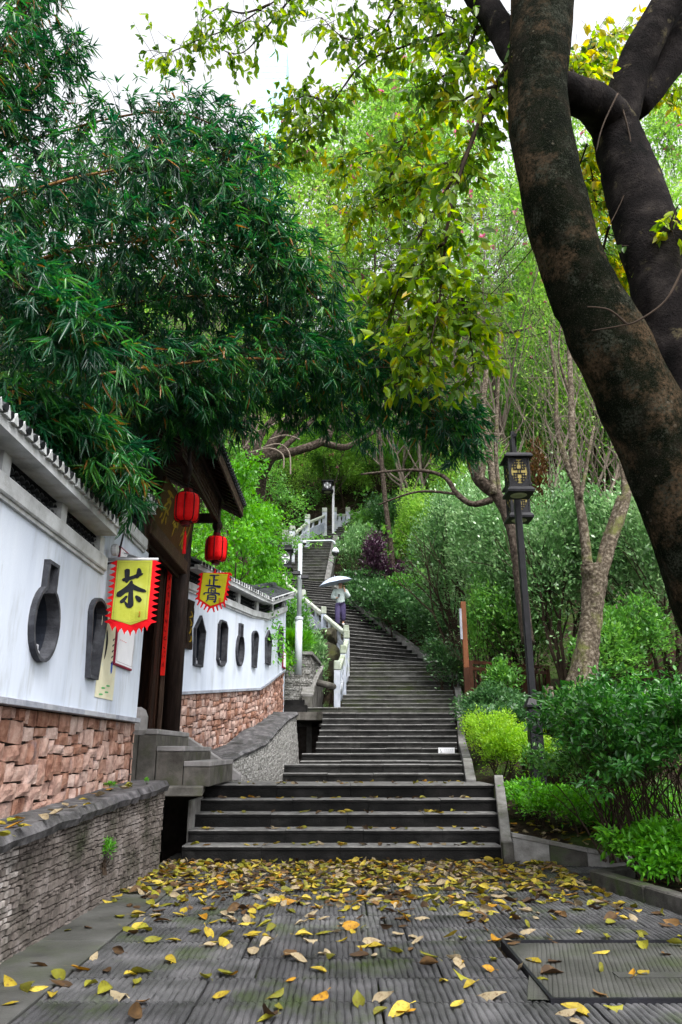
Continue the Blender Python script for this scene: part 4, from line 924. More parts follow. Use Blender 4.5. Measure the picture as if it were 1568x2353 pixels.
def banner(name_lbl, grp, c00, ex, ey, nn, W_, H_, field, chars, mat, ink, teeth, shape, group=None):
    t = empty('hanging_banner', c00, name_lbl, 'banner', group); f0 = sign3(c00, ex, ey, nn)
    f = lambda u, v, h: f0(u, v, h + (.012*math.sin(u*9/W_*.8+1)+.007*math.sin(v*10))*(.25+min(1,-v/H_)))
    def cloth(poly, th, off, m, nm):       # fan of a fine grid clipped to the outline: filled by triangles
        vs = [Vector((a, b, 0)) for a, b in poly]; tri = tessellate_polygon([vs]); n = len(vs); mb = MB()
        bm = bmesh.new(); bv = [bm.verts.new(v) for v in vs]
        for q in tri: bm.faces.new([bv[i] for i in q])
        bmesh.ops.subdivide_edges(bm, edges=[e for e in bm.edges if e.calc_length() > .06], cuts=7, use_grid_fill=True); bmesh.ops.triangulate(bm, faces=bm.faces[:])
        bm.verts.index_update(); tv = [v.co.copy() for v in bm.verts]; tf = [[v.index for v in q.verts] for q in bm.faces]; be = [[v.index for v in e.verts] for e in bm.edges if e.is_boundary]; bm.free(); n = len(tv)
        mb.add([f(v.x, v.y, off+th) for v in tv] + [f(v.x, v.y, off) for v in tv], [tuple(q) for q in tf] + [tuple(n+i for i in reversed(q)) for q in tf] + [(i, j, n+j, n+i) for i, j in be])
        mb.build(nm, m, t)
    cloth(teeth, .003, 0, M['red'], 'toothed_border'); cloth(shape, .002, .0042, mat, 'field')
    for k, (ch, u0, v0, w, h) in enumerate(chars):
        g = MB(); ff = lambda a, b, hh: f(u0 + a*w, v0 + b*h, hh)
        for s_, ws in ch: ribbon(g, [(u0+a*w, v0+b*h) for a, b in s_], [x*(w+h)/2*1.4 for x in ws], f, .0015, .0095)
        g.build('character', ink, t)
    return t, f
def sawtooth(W_, H_, n, d, hook=.5, drop=0, mrg=.04):
    L_ = []; R_ = []
    for i in range(n):
        a, b = -H_*i/n, -H_*(i+1)/n
        R_ += [(W_+0, a), (W_+d*.4, a+(b-a)*.25), (W_+d, a+(b-a)*.15+(b-a)*.35), (W_+d*.75, a+(b-a)*.62), (W_+d*.15, a+(b-a)*.8)]
        L_ += [(0, a), (-d*.4, a+(b-a)*.25), (-d, a+(b-a)*.5), (-d*.75, a+(b-a)*.62), (-d*.15, a+(b-a)*.8)]
    m = 7; Bt = []
    for i in range(m):
        u = W_*(1-i/m); un = W_*(1-(i+1)/m); vb = lambda u: -H_ - drop*(1-abs(u/W_-.5)*2)
        Bt += [(u, vb(u)), (u-(u-un)*.3, vb(u)-d*.35), (u-(u-un)*.5, vb((u+un)/2)-d*.95), (u-(u-un)*.7, vb((u+un)/2)-d*.4)]
    return R_ + Bt + [(0, -H_)] + L_[::-1]
b0 = A(268,1288,6.75); Wb, Hb = .37, .585
teeth = sawtooth(Wb, Hb+.02, 11, .055, drop=.05); shp = [(.012,0),(Wb-.03,0),(Wb-.03,-Hb+.03),(Wb/2,-Hb-.02),(.012,-Hb+.03)]
bt, bf = banner('large yellow-green banner with a red toothed border and one big tea character', None, b0, Vector((1,.0,0)), Vector((0,0,1)), Vector((0,-1,0)), Wb, Hb, None,
    [(CHA, .03, -.45, .285, .38)], M['banner_y'], M['ink'], teeth, shp)
g = MB()
for a_, b_ in (((.028,-.018),(.322,-.018)),((.322,-.018),(.322,-.56)),((.322,-.56),(.17,-.588)),((.17,-.588),(.028,-.56)),((.028,-.56),(.028,-.018))):
    ribbon(g, [a_, b_], [.004]*2, bf, .001, .0092, sub=1)
g.build('inner_line', M['ink'], bt)
g = MB(); ribbon(g, [(.262,-.485),(.262,-.53)], [.044]*2, bf, .001, .0092, sub=1); g.build('seal', M['red'], bt)
g = MB()
for s_, ws in CHA: ribbon(g, [(.245+a*.034, -.527+b*.04) for a, b in s_], [x*.045 for x in ws], bf, .001, .0108, sub=2)
g.build('seal_mark', M['banner_y'], bt)
rod = empty('banner_rod', (-2.2,6.76,b0.z), 'grey steel rod and bracket on the white wall carrying the tea banner', 'bracket')
MB().tube([(-2.2,6.757,b0.z+.012), (b0.x+Wb+.02,6.757,b0.z+.012)], .016, 10).build('rod', M['steel'], rod, smooth=True)
MB().tube([(-2.2,6.757,b0.z-.03), (-2.08,6.757,b0.z-.005)], .01, 8).build('brace', M['black_steel'], rod)
b1 = A(459,1311,10.8); W1_, H1_ = .46, .56
teeth = [(0,0)]
ey = Vector((.02,0,1)); ex = Vector((.98,.15,-.03))
Rt = []; 
n = 7
def edge(u0,v0,u1,v1,n,d,sg):
    out = []
    for i in range(n):
        a = i/n; b = (i+.5)/n; dx, dy = (u1-u0), (v1-v0); L_ = math.hypot(dx,dy); nx_, ny_ = dy/L_*sg, -dx/L_*sg
        out += [(u0+dx*a, v0+dy*a), (u0+dx*(a+.12/n)+nx_*d, v0+dy*(a+.12/n)+ny_*d-.02), (u0+dx*(a+.42/n)+nx_*d, v0+dy*(a+.42/n)+ny_*d-.02), (u0+dx*(a+.55/n), v0+dy*(a+.55/n))]
    return out
teeth = edge(W1_,0,W1_-.05,-H1_+.1,6,.03,-1) + edge(W1_-.05,-H1_+.1,W1_*.44,-H1_,4,.055,-1) + edge(W1_*.44,-H1_,.0,-H1_+.12,4,.055,-1) + edge(0,-H1_+.12,.03,0,6,.03,-1)
shp = [(.055,-.03),(W1_-.035,-.03),(W1_-.075,-H1_+.11),(W1_*.44,-H1_+.035),(.035,-H1_+.13)]
bt2, bf2 = banner('small yellow banner with two dark blue characters below the farther lantern', None, b1, ex, ey, Vector((.15,-.98,0)), W1_, H1_, None,
    [(ZHENG, .10, -.25, .24, .20), (GU, .085, -.47, .24, .22)], M['banner_y2'], M['inkblue'], teeth, shp)
g = MB(); ribbon(g, [(.335,-.40),(.335,-.47)], [.055]*2, bf2, .001, .0092, sub=1); g.build('seal', M['red'], bt2)
g = MB()
for a_, b_ in (((.315,-.41),(.355,-.41)),((.315,-.43),(.355,-.43)),((.315,-.45),(.355,-.45)),((.335,-.4),(.335,-.46))): ribbon(g, [a_, b_], [.006]*2, bf2, .001, .0108, sub=1)
g.build('seal_mark', M['banner_y2'], bt2)
# ------------------------------------------------------------------ things on the walls
def onwall(path, t, z, off=.004):
    p, d, n_ = path.at(t); c = path.pt(t, z, off); return lambda u, v, h: c + d*u + Vector((0,0,v)) + n_*h
def plate(mb, f, u0, u1, v0, v1, h0, h1):
    mb.add([f(u0,v0,h0),f(u1,v0,h0),f(u1,v1,h0),f(u0,v1,h0),f(u0,v0,h1),f(u1,v0,h1),f(u1,v1,h1),f(u0,v1,h1)], [(0,3,2,1),(4,5,6,7),(0,1,5,4),(1,2,6,5),(2,3,7,6),(3,0,4,7)]); return mb
ta, za = P1.hit(234,1425); tb, zb_ = P1.hit(256,1632)
ps = empty('wall_poster', P1.pt(ta, 2, 0), 'tall narrow cream poster with a painted figure, pasted right of the second niche', 'poster'); f = onwall(P1, ta, 1.63, .003)
plate(MB(), f, 0, tb-ta, 0, .86, 0, .003).build('sheet', M['paper'], ps); wp = tb-ta
g = MB()
for i in range(5): ribbon(g, [(wp*.68,.55-i*.055),(wp*.78,.575-i*.055)], [.02,.012], f, .001, .0035)
ribbon(g, [(wp*.3,.62),(wp*.36,.5),(wp*.3,.35)], [.03,.06,.02], f, .001, .0035); g.build('ink_writing', M['ink'], ps)
g = MB(); [ribbon(g, [(wp*(.2+.15*i),.78-.03*i),(wp*(.3+.15*i),.80-.03*i)], [.02]*2, f, .001, .0035) for i in range(4)]; g.build('red_writing', M['red'], ps)
g = MB(); ribbon(g, [(wp*.75,.36),(wp*.75,.24)], [.05,.05], f, .001, .0035); g.build('blue_patch', M['blue'], ps)
g = MB(); [ribbon(g, [(wp*q,.03+.03*k),(wp*(q+.2),.035+.03*k)], [.02,.012], f, .001, .0035) for k, q in enumerate((.2,.5,.3,.55))]; g.build('green_patch', M['green_print'], ps)
def notice(t0, t1, z0, z1, label):
    n_ = empty('notice_board', P1.pt(t0, z0, 0), label, 'notice'); f = onwall(P1, t0, z0, .004); w, h = t1-t0, z1-z0
    plate(MB(), f, 0, w, 0, h, 0, .02).build('frame', M['maroon'], n_, bevel=.003); plate(MB(), f, .02, w-.02, .02, h-.02, .02, .023).build('white_panel', M['white'], n_)
    g = MB(); r_ = random.Random(4)
    for i in range(3):
        v = h*.84 - i*.05
        for k in range(4): ribbon(g, [(w*(.14+k*.07), v), (w*(.18+k*.07), v+.025)], [.014,.01], f, .001, .0235, sub=1)
    g.build('black_writing', M['ink'], n_)
    g = MB(); [ribbon(g, [(w*(.15+.1*k), h*.46), (w*(.22+.1*k), h*.47)], [.012]*2, f, .001, .0235, sub=1) for k in range(4)]; g.build('red_writing', M['red'], n_)
    g = MB(); ribbon(g, [(w*.66,h*.82),(w*.74,h*.86)], [.05,.04], f, .001, .0235); g.build('green_emblem', M['green_print'], n_)
    g = MB()
    for a_, b_ in (((.04,.04),(w-.04,.04)),((.04,.04),(.04,h*.4)),((w-.04,.04),(w-.04,h*.4))): ribbon(g, [a_, b_], [.005]*2, f, .001, .0235, sub=1)
    g.build('border_line', M['ink'], n_)
t0, _ = P1.hit(262,1480); t1, _ = P1.hit(304,1480)
notice(t0, min(t1, t0+.62), 1.96, 2.50, 'white notice board in a maroon frame below the tea banner')
t0b, _ = P1.hit(268,1300); notice(t0b, t0b+.5, 2.72, 3.1, 'white notice board in a maroon frame above the tea banner')
cctv = empty('security_camera', A(310,1290,6.95), 'pale bullet security camera above the tea banner', 'camera')
c = A(300,1285,6.9); d = Vector((.5,-.25,-.18)).normalized()
MB().tube([(-2.2,6.95,c.z+.02), (-2.1,6.93,c.z+.02), c], .013, 8).build('bracket', M['steel'], cctv)
MB().beam(c-d*.03, c+d*.18, .075, .07).build('housing', M['white_steel'], cctv, bevel=.012)
MB().beam(c-d*.05+Vector((0,0,.042)), c+d*.2+Vector((0,0,.042)), .09, .01).build('sun_shield', M['white_steel'], cctv)
MB().lathe(c+d*.18, [(.028,0),(.028,.006)], 12, 0, d).build('lens', M['black_glass'], cctv)
MB().tube([(-2.02,6.6,3.08),(-2.08,6.75,3.02),(-2.16,6.95,2.97)], .009, 6).build('cable', M['black_steel'], cctv)
jb = empty('wall_lamp', A(262,1268,6.75), 'small round grey junction cover on the wall end above the banner rod', 'junction box')
MB().lathe(A(258,1264,6.7), [(.05,0),(.06,.02),(.055,.05),(.02,.06)], 14, 0, (1,0,0)).build('cover', M['steel'], jb)
t, z = P2.hit(431,1450); pq = empty('carved_plank', P2.pt(t, z, 0), 'dark carved wooden plank hung on the white wall beside the column', 'carving')
f = onwall(P2, t, z, .01); r_ = random.Random(6); ztop, zbot = P2.hit(431,1378)[1]-z, P2.hit(431,1492)[1]-z
poly = [(.10+r_.uniform(-.03,.03), zbot+(ztop-zbot)*i/9) for i in range(10)] + [(-.10+r_.uniform(-.03,.03), ztop-(ztop-zbot)*i/9) for i in range(10)]
mb = MB(); vs = [Vector((a,b,0)) for a, b in poly]; tri = tessellate_polygon([vs]); n = 20
mb.add([f(v.x,v.y,.035) for v in vs]+[f(v.x,v.y,0) for v in vs], [tuple(q) for q in tri]+[(i,(i+1) % n,n+(i+1) % n,n+i) for i in range(n)]); mb.build('plank', M['wood'], pq)
g = MB(); [ribbon(g, [(r_.uniform(-.07,.0), zbot+.1+k*.12), (r_.uniform(0,.07), zbot+.14+k*.12), (r_.uniform(-.05,.05), zbot+.2+k*.12)], [.02,.03,.015], f, .006, .035) for k in range(max(1,int((ztop-zbot-.2)/.12)))]; g.build('carved_letters', M['gold'], pq)
t, z = P2.hit(652,1515); f = onwall(P2, t, z, .004); sg = empty('wall_sign', P2.pt(t,z,0), 'small maroon-edged notice at the far end of the white wall', 'notice')
plate(MB(), f, -.2,.1,-.2,.16,0,.03).build('frame', M['maroon'], sg); plate(MB(), f, -.17,.07,-.17,.13,.03,.034).build('white_panel', M['white'], sg)
pa = empty('step_plaque', A(1027,1725,12.8), 'small white plaque with a symbol fixed to the right end of a step riser', 'plaque')
p, q = A(1008,1719,12.78), A(1046,1732,12.78); zz_ = A(1027,1724.5,12.78).z
p = A(1008,1717.5,14.15); q = A(1046,1732,14.15)
MB().box(p.x,q.x,14.17,14.19,q.z+.0,p.z-.004).build('plate', M['white'], pa)
g = MB(); f = sign3((p.x,14.168,q.z),(1,0,0),(0,0,1),(0,-1,0)); w = q.x-p.x; h = p.z-q.z
ribbon(g, [(w*.13,h*.8),(w*.13,h*.5),(w*.2,h*.25),(w*.1,h*.2)], [.012]*4, f, .001, .0)
for i in range(5): ribbon(g, [(w*(.34+i*.12),h*.6),(w*(.42+i*.12),h*.62)], [.02]*2, f, .001, .0, sub=1)
ribbon(g, [(w*.34,h*.3),(w*.9,h*.3)], [.01]*2, f, .001, .0, sub=1); g.build('printed_marks', M['ledge'], pa)
# ------------------------------------------------------------------ near street lamp
def grille(mb, f, w, h, m=0):
    b = .014
    def bar(u0, v0, u1, v1): plate(mb, f, min(u0,u1)-b/2, max(u0,u1)+b/2, min(v0,v1)-b/2, max(v0,v1)+b/2, 0, .008)
    # octagonal-looking surround cut as a frame of small blocks around the ellipse
    n = 20; k = 22
    for i in range(n):
        v = -h/2 + h*(i+.5)/n; e = .80*w/2*math.sqrt(max(0, 1-(v/(h*.40))**2)) if abs(v) < h*.40 else 0
        for s in (-1, 1):
            u0, u1 = sorted((s*e, s*w/2)); plate(mb, f, u0, u1, v-h/n/2-.0005, v+h/n/2+.0005, .0, .006)
    for a in (-.26,-.13,.13,.26):
        L_ = h*.36 if abs(a) < .2 else h*.30
        for s in (-1,1): bar(a*w*1.0, s*h*.07, a*w, s*L_)
    for c in (.07,.16,.25,.33):
        L_ = w*(.36 if c < .2 else .27)
        for s in (-1,1):
            if c in (.07,): 
                for q in (-1,1): bar(q*w*.13, s*h*c, q*w*.28, s*h*c)
                bar(-w*.13, s*h*c, w*.13, s*h*c)
            elif c == .16:
                for q in (-1,1): bar(q*w*.13, s*h*c, q*w*.38, s*h*c)
            else:
                for q in (-1,1): bar(q*w*.06, s*h*c, q*L_*1.0, s*h*c)
    for q in (-1,1): bar(q*w*.06, 0-h*.07, q*w*.06, h*.07)
def lamp_head(parent, c, w, h, mats=('black_steel','lamp_glass','lamp_base'), full=True):
    c = Vector(c); k = M[mats[0]]; hw = w/2
    b = MB(); b.box(c.x-hw*.72,c.x+hw*.72,c.y-hw*.72,c.y+hw*.72,c.z-h*.36,c.z+h*.36); b.build('light_box', M[mats[1]], parent)
    rf = MB(); rf.add([(c.x+sx*hw*a,c.y+sy*hw*a,c.z+z) for a, z in ((1.05,h*.34),(1.05,h*.37),(.9,h*.44)) for sx, sy in ((-1,-1),(1,-1),(1,1),(-1,1))],
        [(3,2,1,0),(8,9,10,11)] + [(4*j+i,4*j+(i+1) % 4,4*j+4+(i+1) % 4,4*j+4+i) for j in (0,1) for i in range(4)]); rf.build('roof_cap', k, parent)
    fl = MB(); fl.add([(c.x+sx*hw*a,c.y+sy*hw*a,c.z+z) for a, z in ((1.0,-h*.5),(1.02,-h*.45),(.84,-h*.37)) for sx, sy in ((-1,-1),(1,-1),(1,1),(-1,1))],
        [(3,2,1,0),(8,9,10,11)] + [(4*j+i,4*j+(i+1) % 4,4*j+4+(i+1) % 4,4*j+4+i) for j in (0,1) for i in range(4)]); fl.build('bottom_tray', k, parent)
    MB().lathe((c.x,c.y,c.z-h*.5-.004), [(hw*.62,0),(hw*.62,.006)], 24).build('diffuser', M[mats[2]], parent)
    for s in (-1,1):
        for q in (-1,1): MB().box(c.x+s*hw*.74-.012,c.x+s*hw*.74+.012,c.y+q*hw*.74-.012,c.y+q*hw*.74+.012,c.z-h*.37,c.z+h*.36).build('corner_bar', k, parent)
    for ex, nv in (((1,0,0),(0,-1,0)),((1,0,0),(0,1,0)),((0,1,0),(-1,0,0)),((0,1,0),(1,0,0))):
        g = MB(); nv = Vector(nv); grille(g, sign3(c+nv*hw*.73, ex, (0,0,1), nv), w*.74, h*.72); g.build('fret_panel', k, parent)
LX, LD = A(1239,1800,10.5).x, 10.5
lp = empty('street_lamp', (LX,LD,.5), 'tall black square-post street lamp with fretwork lantern heads in the shrub bed', 'street lamp')
MB().box(LX-.088,LX+.088,LD-.088,LD+.088,.3,1.72).build('plinth', M['black_steel'], lp, bevel=.012)
MB().add([(LX+sx*a,LD+sy*a,z) for a, z in ((.088,1.722),(.108,1.74),(.108,1.77),(.06,1.86)) for sx, sy in ((-1,-1),(1,-1),(1,1),(-1,1))],
   [(3,2,1,0),(12,13,14,15)] + [(4*j+i,4*j+(i+1) % 4,4*j+4+(i+1) % 4,4*j+4+i) for j in (0,1,2) for i in range(4)]).build('collar', M['black_steel'], lp)
ptop = A(1190,1010,10.5).z
MB().box(LX-.047,LX+.047,LD-.047,LD+.047,1.86,ptop).build('pole', M['black_steel'], lp, bevel=.01)
hc = A(1194,1084,10.0)
lamp_head(lp, (hc.x, 10.15, A(1194,1088,10.1).z), .385, .64)
lamp_head(lp, (A(1190,1150,11.2).x, 11.2, A(1188,1152,11.2).z), .385, .64)
zb_ = 5.55
MB().beam((hc.x,10.1,ptop-.1),(A(1190,1150,11.2).x,11.25,ptop-.1),.05,.05).build('cross_arm', M['black_steel'], lp)
MB().box(hc.x-.05,hc.x+.0,10.12,10.16,hc.z+.2,ptop-.03).build('bracket', M['black_steel'], lp)
# ------------------------------------------------------------------ balustrades
def relief(mb, f, w, h, sl, r):
    for k in range(3):
        for s in (-1,1):
            u = w*.5 + s*w*(.07+.1*k)
            pts = [(w*.5+s*w*.02, h*.12), (u, h*(.75-.1*k)), (u+s*w*.14, h*(.68-.14*k)), (u+s*w*.17, h*(.42-.1*k))]
            mb.tube([f(a, b + sl*a, .03) for a, b in pts], [.012,.018,.018,.01], 5)
    for s in (-1,1): mb.tube([f(w*.5+s*w*.42,h*.15+sl*w*(.5+s*.42),.03), f(w*.5+s*w*.42,h*.8+sl*w*(.5+s*.42),.03)], .012, 5)
    mb.tube([f(w*.08,h*.88+sl*w*.08,.03), f(w*.92,h*.88+sl*w*.92,.03)], .012, 5)
def balustrade(label, posts, nrm=None, ph=1.12, pw=.16, carve=True):
    root = empty('stone_balustrade', posts[0], label, 'balustrade')
    posts = [Vector(p) for p in posts]
    for p in posts:
        k = MB(); k.box(p.x-pw/2,p.x+pw/2,p.y-pw/2,p.y+pw/2,p.z-.35,p.z+ph-.24).build('post', M['marble'], root, bevel=.01)
        MB().box(p.x-pw/2-.006,p.x+pw/2+.006,p.y-pw/2-.006,p.y+pw/2+.006,p.z+ph-.232,p.z+ph).build('post_cap', M['marble_top'], root, bevel=.02)
    for a, b in zip(posts[:-1], posts[1:]):
        d = b - a; h = Vector((d.x,d.y,0)); L_ = h.length; hn = h/L_; sl = d.z/L_; a2, w = a + hn*pw/2, L_-pw
        if w < .1: continue
        n_ = Vector((-hn.y, hn.x, 0)) * (-1 if -hn.y*0 + hn.x > 0 else 1)
        f = lambda u, v, hh: a2 + hn*u + Vector((0,0,v + sl*pw/2)) + n_*hh
        mb = MB(); mb.add([f(0,0+0,-.05),f(w,sl*w,-.05),f(w,sl*w+.52,-.05),f(0,.52,-.05),f(0,0,.05-.02),f(w,sl*w,.03),f(w,sl*w+.52,.03),f(0,.52,.03)], [(0,3,2,1),(4,5,6,7),(0,1,5,4),(1,2,6,5),(2,3,7,6),(3,0,4,7)]); pn = mb.build('carved_panel', M['marble'], root, bevel=.008)
        if carve: g = MB(); relief(g, f, w, .5, sl, 1); g.build('relief', M['marble'], pn, org=ORG[root.name], smooth=True)
        rl = MB(); rl.beam(f(0,.84,0), f(w,.84+sl*w,0), .13, .12); rl.build('handrail', M['marble_top'], root, bevel=.02)
        for q in (.3,.72): 
            c = f(w*q, .52+sl*w*q, 0); MB().add([c+hn*s*a+n_*e*.04+Vector((0,0,z+sl*s*a)) for a, z in ((.11,-.01),(.06,.13),(.09,.27)) for s, e in ((-1,-1),(1,-1),(1,1),(-1,1))],
                [(3,2,1,0),(8,9,10,11)] + [(4*j+i,4*j+(i+1) % 4,4*j+4+(i+1) % 4,4*j+4+i) for j in (0,1) for i in range(4)]).build('baluster', M['marble'], root)
    return root
zst = lambda i: Z3 + ZR*max(0,i)
bp = [(A(775,1624,18.85)), (A(789,1580,20.15)), (A(797,1540,21.35))]
L0_ = R0 - E4*W4
bp2 = [Vector((L0_.x-.1, L0_.y-.1, Z3-.05))]
for k in range(1,4): 
    p = L0_ + U4*1.38*k; bp2.append(Vector((p.x-.08,p.y,zst(1.38*k/T4)-.05)))
balustrade('grey-white stone balustrade climbing the left side of the straight upper flight', [Vector((p.x,p.y,p.z)) for p in bp])
balustrade('grey-white balustrade with palm-carved panels running up left of the turned flight', bp2)
q1_ = R2 + Vector((-3.05,0,Z5)); 
far_p = [Vector((A(655,1290,28).x,28,A(655,1290,28).z)), Vector((A(671,1268,30).x,30,A(671,1275,30).z)), Vector((A(706,1250,33).x,33,A(706,1242,33).z)), Vector((A(746,1222,36).x,36,A(746,1222,36).z))]
balustrade('far grey-white balustrade rising behind the white camera pole', far_p, ph=1.25, pw=.24, carve=False)
far_q = [Vector((far_p[-1].x+.5, 36.4, far_p[-1].z+.15)), Vector((A(800,1219,37).x,37,A(800,1219,37).z)), Vector((A(850,1205,38.6).x,38.6,A(850,1205,38.6).z))]
balustrade('topmost stone balustrade bending right above the highest steps', far_q, ph=1.25, pw=.24, carve=False)
# ------------------------------------------------------------------ white camera pole
WX, WD = A(688,1400,17.2).x, 17.2
zb_, zm, ztp = A(692,1500,WD).z, A(688,1425,WD).z, A(683,1250,WD).z
wp_ = empty('camera_pole', (WX,WD,zb_), 'white pole with a side arm behind the end of the far white wall', 'pole')
MB().lathe((WX,WD,zb_-.5), [(.085,0),(.085,zm-zb_+.5)], 14).build('lower_pole', M['white_steel'], wp_, smooth=True)
MB().lathe((WX,WD,zm), [(.085,.0),(.1,.01),(.1,.06),(.06,.08)], 14).build('collar', M['white_steel'], wp_)
MB().lathe((WX,WD,zm+.08), [(.055,0),(.05,ztp-zm-.08)], 14).build('upper_pole', M['white_steel'], wp_, smooth=True)
ae = A(762,1242,WD)
MB().tube([(WX,WD,A(686,1244,WD).z), (WX+.3,WD,A(686,1243,WD).z), (ae.x,WD,ae.z), (ae.x+.06,WD,ae.z-.03), (ae.x+.08,WD,ae.z-.1)], .022, 8).build('arm', M['white_steel'], wp_, smooth=True)
def dome(c, r, label, parent=None):
    t = empty('dome_camera', c, label, 'camera'); c = Vector(c)
    MB().lathe(c, [(r*.3,r*1.4),(r*.5,r*1.25),(r*.9,r*.7),(r,r*.25),(r*1.02,0)], 16).build('housing', M['white_steel'], t, smooth=True)
    MB().lathe(c, [(r*.95,0),(r*.92,-r*.35),(r*.7,-r*.75),(r*.3,-r*.98),(.001,-r)], 16).build('dome', M['black_glass'], t, smooth=True)
dome(A(771,1270,WD), .09, 'white and black dome camera hanging from the tip of the pole arm')
dome(A(700,1248,WD), .05, 'small white dome camera standing on the pole arm close to the pole')
fl_ = empty('floodlight', A(692,1322,17.1), 'pair of black floodlights clamped to the white camera pole', 'floodlight')
for s in (0,1):
    c = A(682+s*19,1317+s*9,17.05); MB().obox(c, (.09,0,0), (0,.03,-.01), (0,.02,.05)).build('lamp_body', M['black_steel'], fl_, bevel=.01)
MB().tube([A(676,1312,17.1), A(706,1328,17.1)], .015, 6).build('bracket', M['black_steel'], fl_)
# hanging lantern and far lamp
hl = empty('street_lamp', A(640,1500,20), 'black lattice lantern on an arm seen beside the white camera pole', 'street lamp')
pc = A(657,1284,20.0); lamp_head(hl, pc, .40, .62, ('black_steel','white','lamp_base'))
MB().beam(A(610,1255,20), A(671,1256,20), .06, .08).build('arm', M['black_steel'], hl); MB().beam(A(658,1256,20), A(658,1266,20), .04,.04,(1,0,0)).build('hook', M['black_steel'], hl)
hp = A(622,1255,20); MB().box(hp.x-.06,hp.x+.06,19.95,20.05,1.2,hp.z+.15).build('pole', M['black_steel'], hl)
fl = empty('street_lamp', A(766,1244,36), 'distant grey lamp post standing on the upper flight', 'street lamp')
fx = A(766,1240,36).x; MB().box(fx-.055,fx+.055,35.95,36.05,11.0,A(766,1118,36).z).build('pole', M['steel'], fl)
lamp_head(fl, A(753,1118,35.8), .6, .6, ('black_steel','white','lamp_base'))
MB().beam(A(752,1104,36), A(768,1104,36), .07, .07).build('arm', M['black_steel'], fl)
# ------------------------------------------------------------------ brown post, fences, stump
bpst = empty('brown_post', A(1075,1620,16), 'slim orange-brown painted post at the start of the brown fence', 'post')
bx_ = A(1070,1500,16).x; zt_, zm_, zb_ = A(1062,1383,16).z, A(1070,1535,16).z, A(1075,1622,16).z
MB().box(bx_-.062,bx_+.062,15.94,16.06,zb_-.3,zm_).build('lower_post', M['brownfence'], bpst, bevel=.008)
MB().box(bx_-.055,bx_+.055,15.945,16.055,zm_+.001,zt_).build('upper_post', M['brownpost'], bpst, bevel=.008)
MB().box(bx_-.1,bx_-.056,15.9,15.98,A(1060,1470,16).z,A(1060,1400,16).z).build('side_sign', M['ledge'], bpst)
def fence(label, p, q, h, n, bars, rails):
    root = empty('timber_fence', p, label, 'fence'); p, q = Vector(p), Vector(q)
    for z in rails: MB().beam(p+Vector((0,0,z*h)), q+Vector((0,0,z*h)), .05, .07).build('rail', M['brownfence'], root)
    for i in range(n+1):
        c = p.lerp(q, i/n); MB().box(c.x-.06,c.x+.06,c.y-.05,c.y+.05,c.z-.2,c.z+h*1.1).build('post', M['brownfence'], root, bevel=.006)
    if bars:
        m_ = int((q-p).length/.17)
        for i in range(1, m_):
            c = p.lerp(q, i/m_); MB().box(c.x-.018,c.x+.018,c.y-.018,c.y+.018,c.z+h*.08,c.z+h*.88).build('bar', M['brownfence'], root)
a, b = A(1085,1618,16.6), A(1262,1604,18.6)
fence('rust-brown fence with upright bars running right from the brown post', a, (b.x,b.y,a.z+.1), .85, 3, True, (.08,.9,1.06))
a, b = A(1408,1600,16), A(1590,1590,16.5)
fence('orange-brown rail fence half hidden behind the front shrub at the right', a, b, .95, 2, False, (.9,.55))
stp = empty('tree_stump', A(1262,1665,13.6), 'short lichen-covered tree stump between lamp post and pollard tree', 'stump')
z0, z1 = A(1266,1668,13.6).z, A(1262,1578,13.6).z; c = A(1264,1620,13.6)
MB().tube([(c.x,13.6,z0-.3),(c.x,13.6,z0+.1),(c.x-.02,13.6,(z0+z1)/2),(c.x-.01,13.6,z1)], [.14,.11,.1,.095], 12).build('trunk', M['bark_pale'], stp, smooth=True)
MB().lathe((c.x-.01,13.6,z1-.01), [(.09,0),(.085,.02)], 12).build('cut_top', M['bark_mid'], stp)
# tower beyond, overexposed paleness put into its colours
tw = empty('tower', A(628,230,240), 'glass tower coloured washed-out pale blue, barely visible in the white sky', 'tower')
a = A(628,110,240); w = 6
for i in range(26):
    z = a.z - 3.4*i
    MB().box(a.x-w,a.x+w,240,252,z-3.2,z).build('glass_floor', M['tower'], tw); MB().box(a.x-w-.05,a.x+w+.05,239.95,252.05,z-3.4,z-3.2).build('floor_slab', M['tower2'], tw)
MB().box(a.x-w*.8,a.x+w*.8,241,251,z-170,z-3.4).build('lower_storeys', M['tower'], tw)
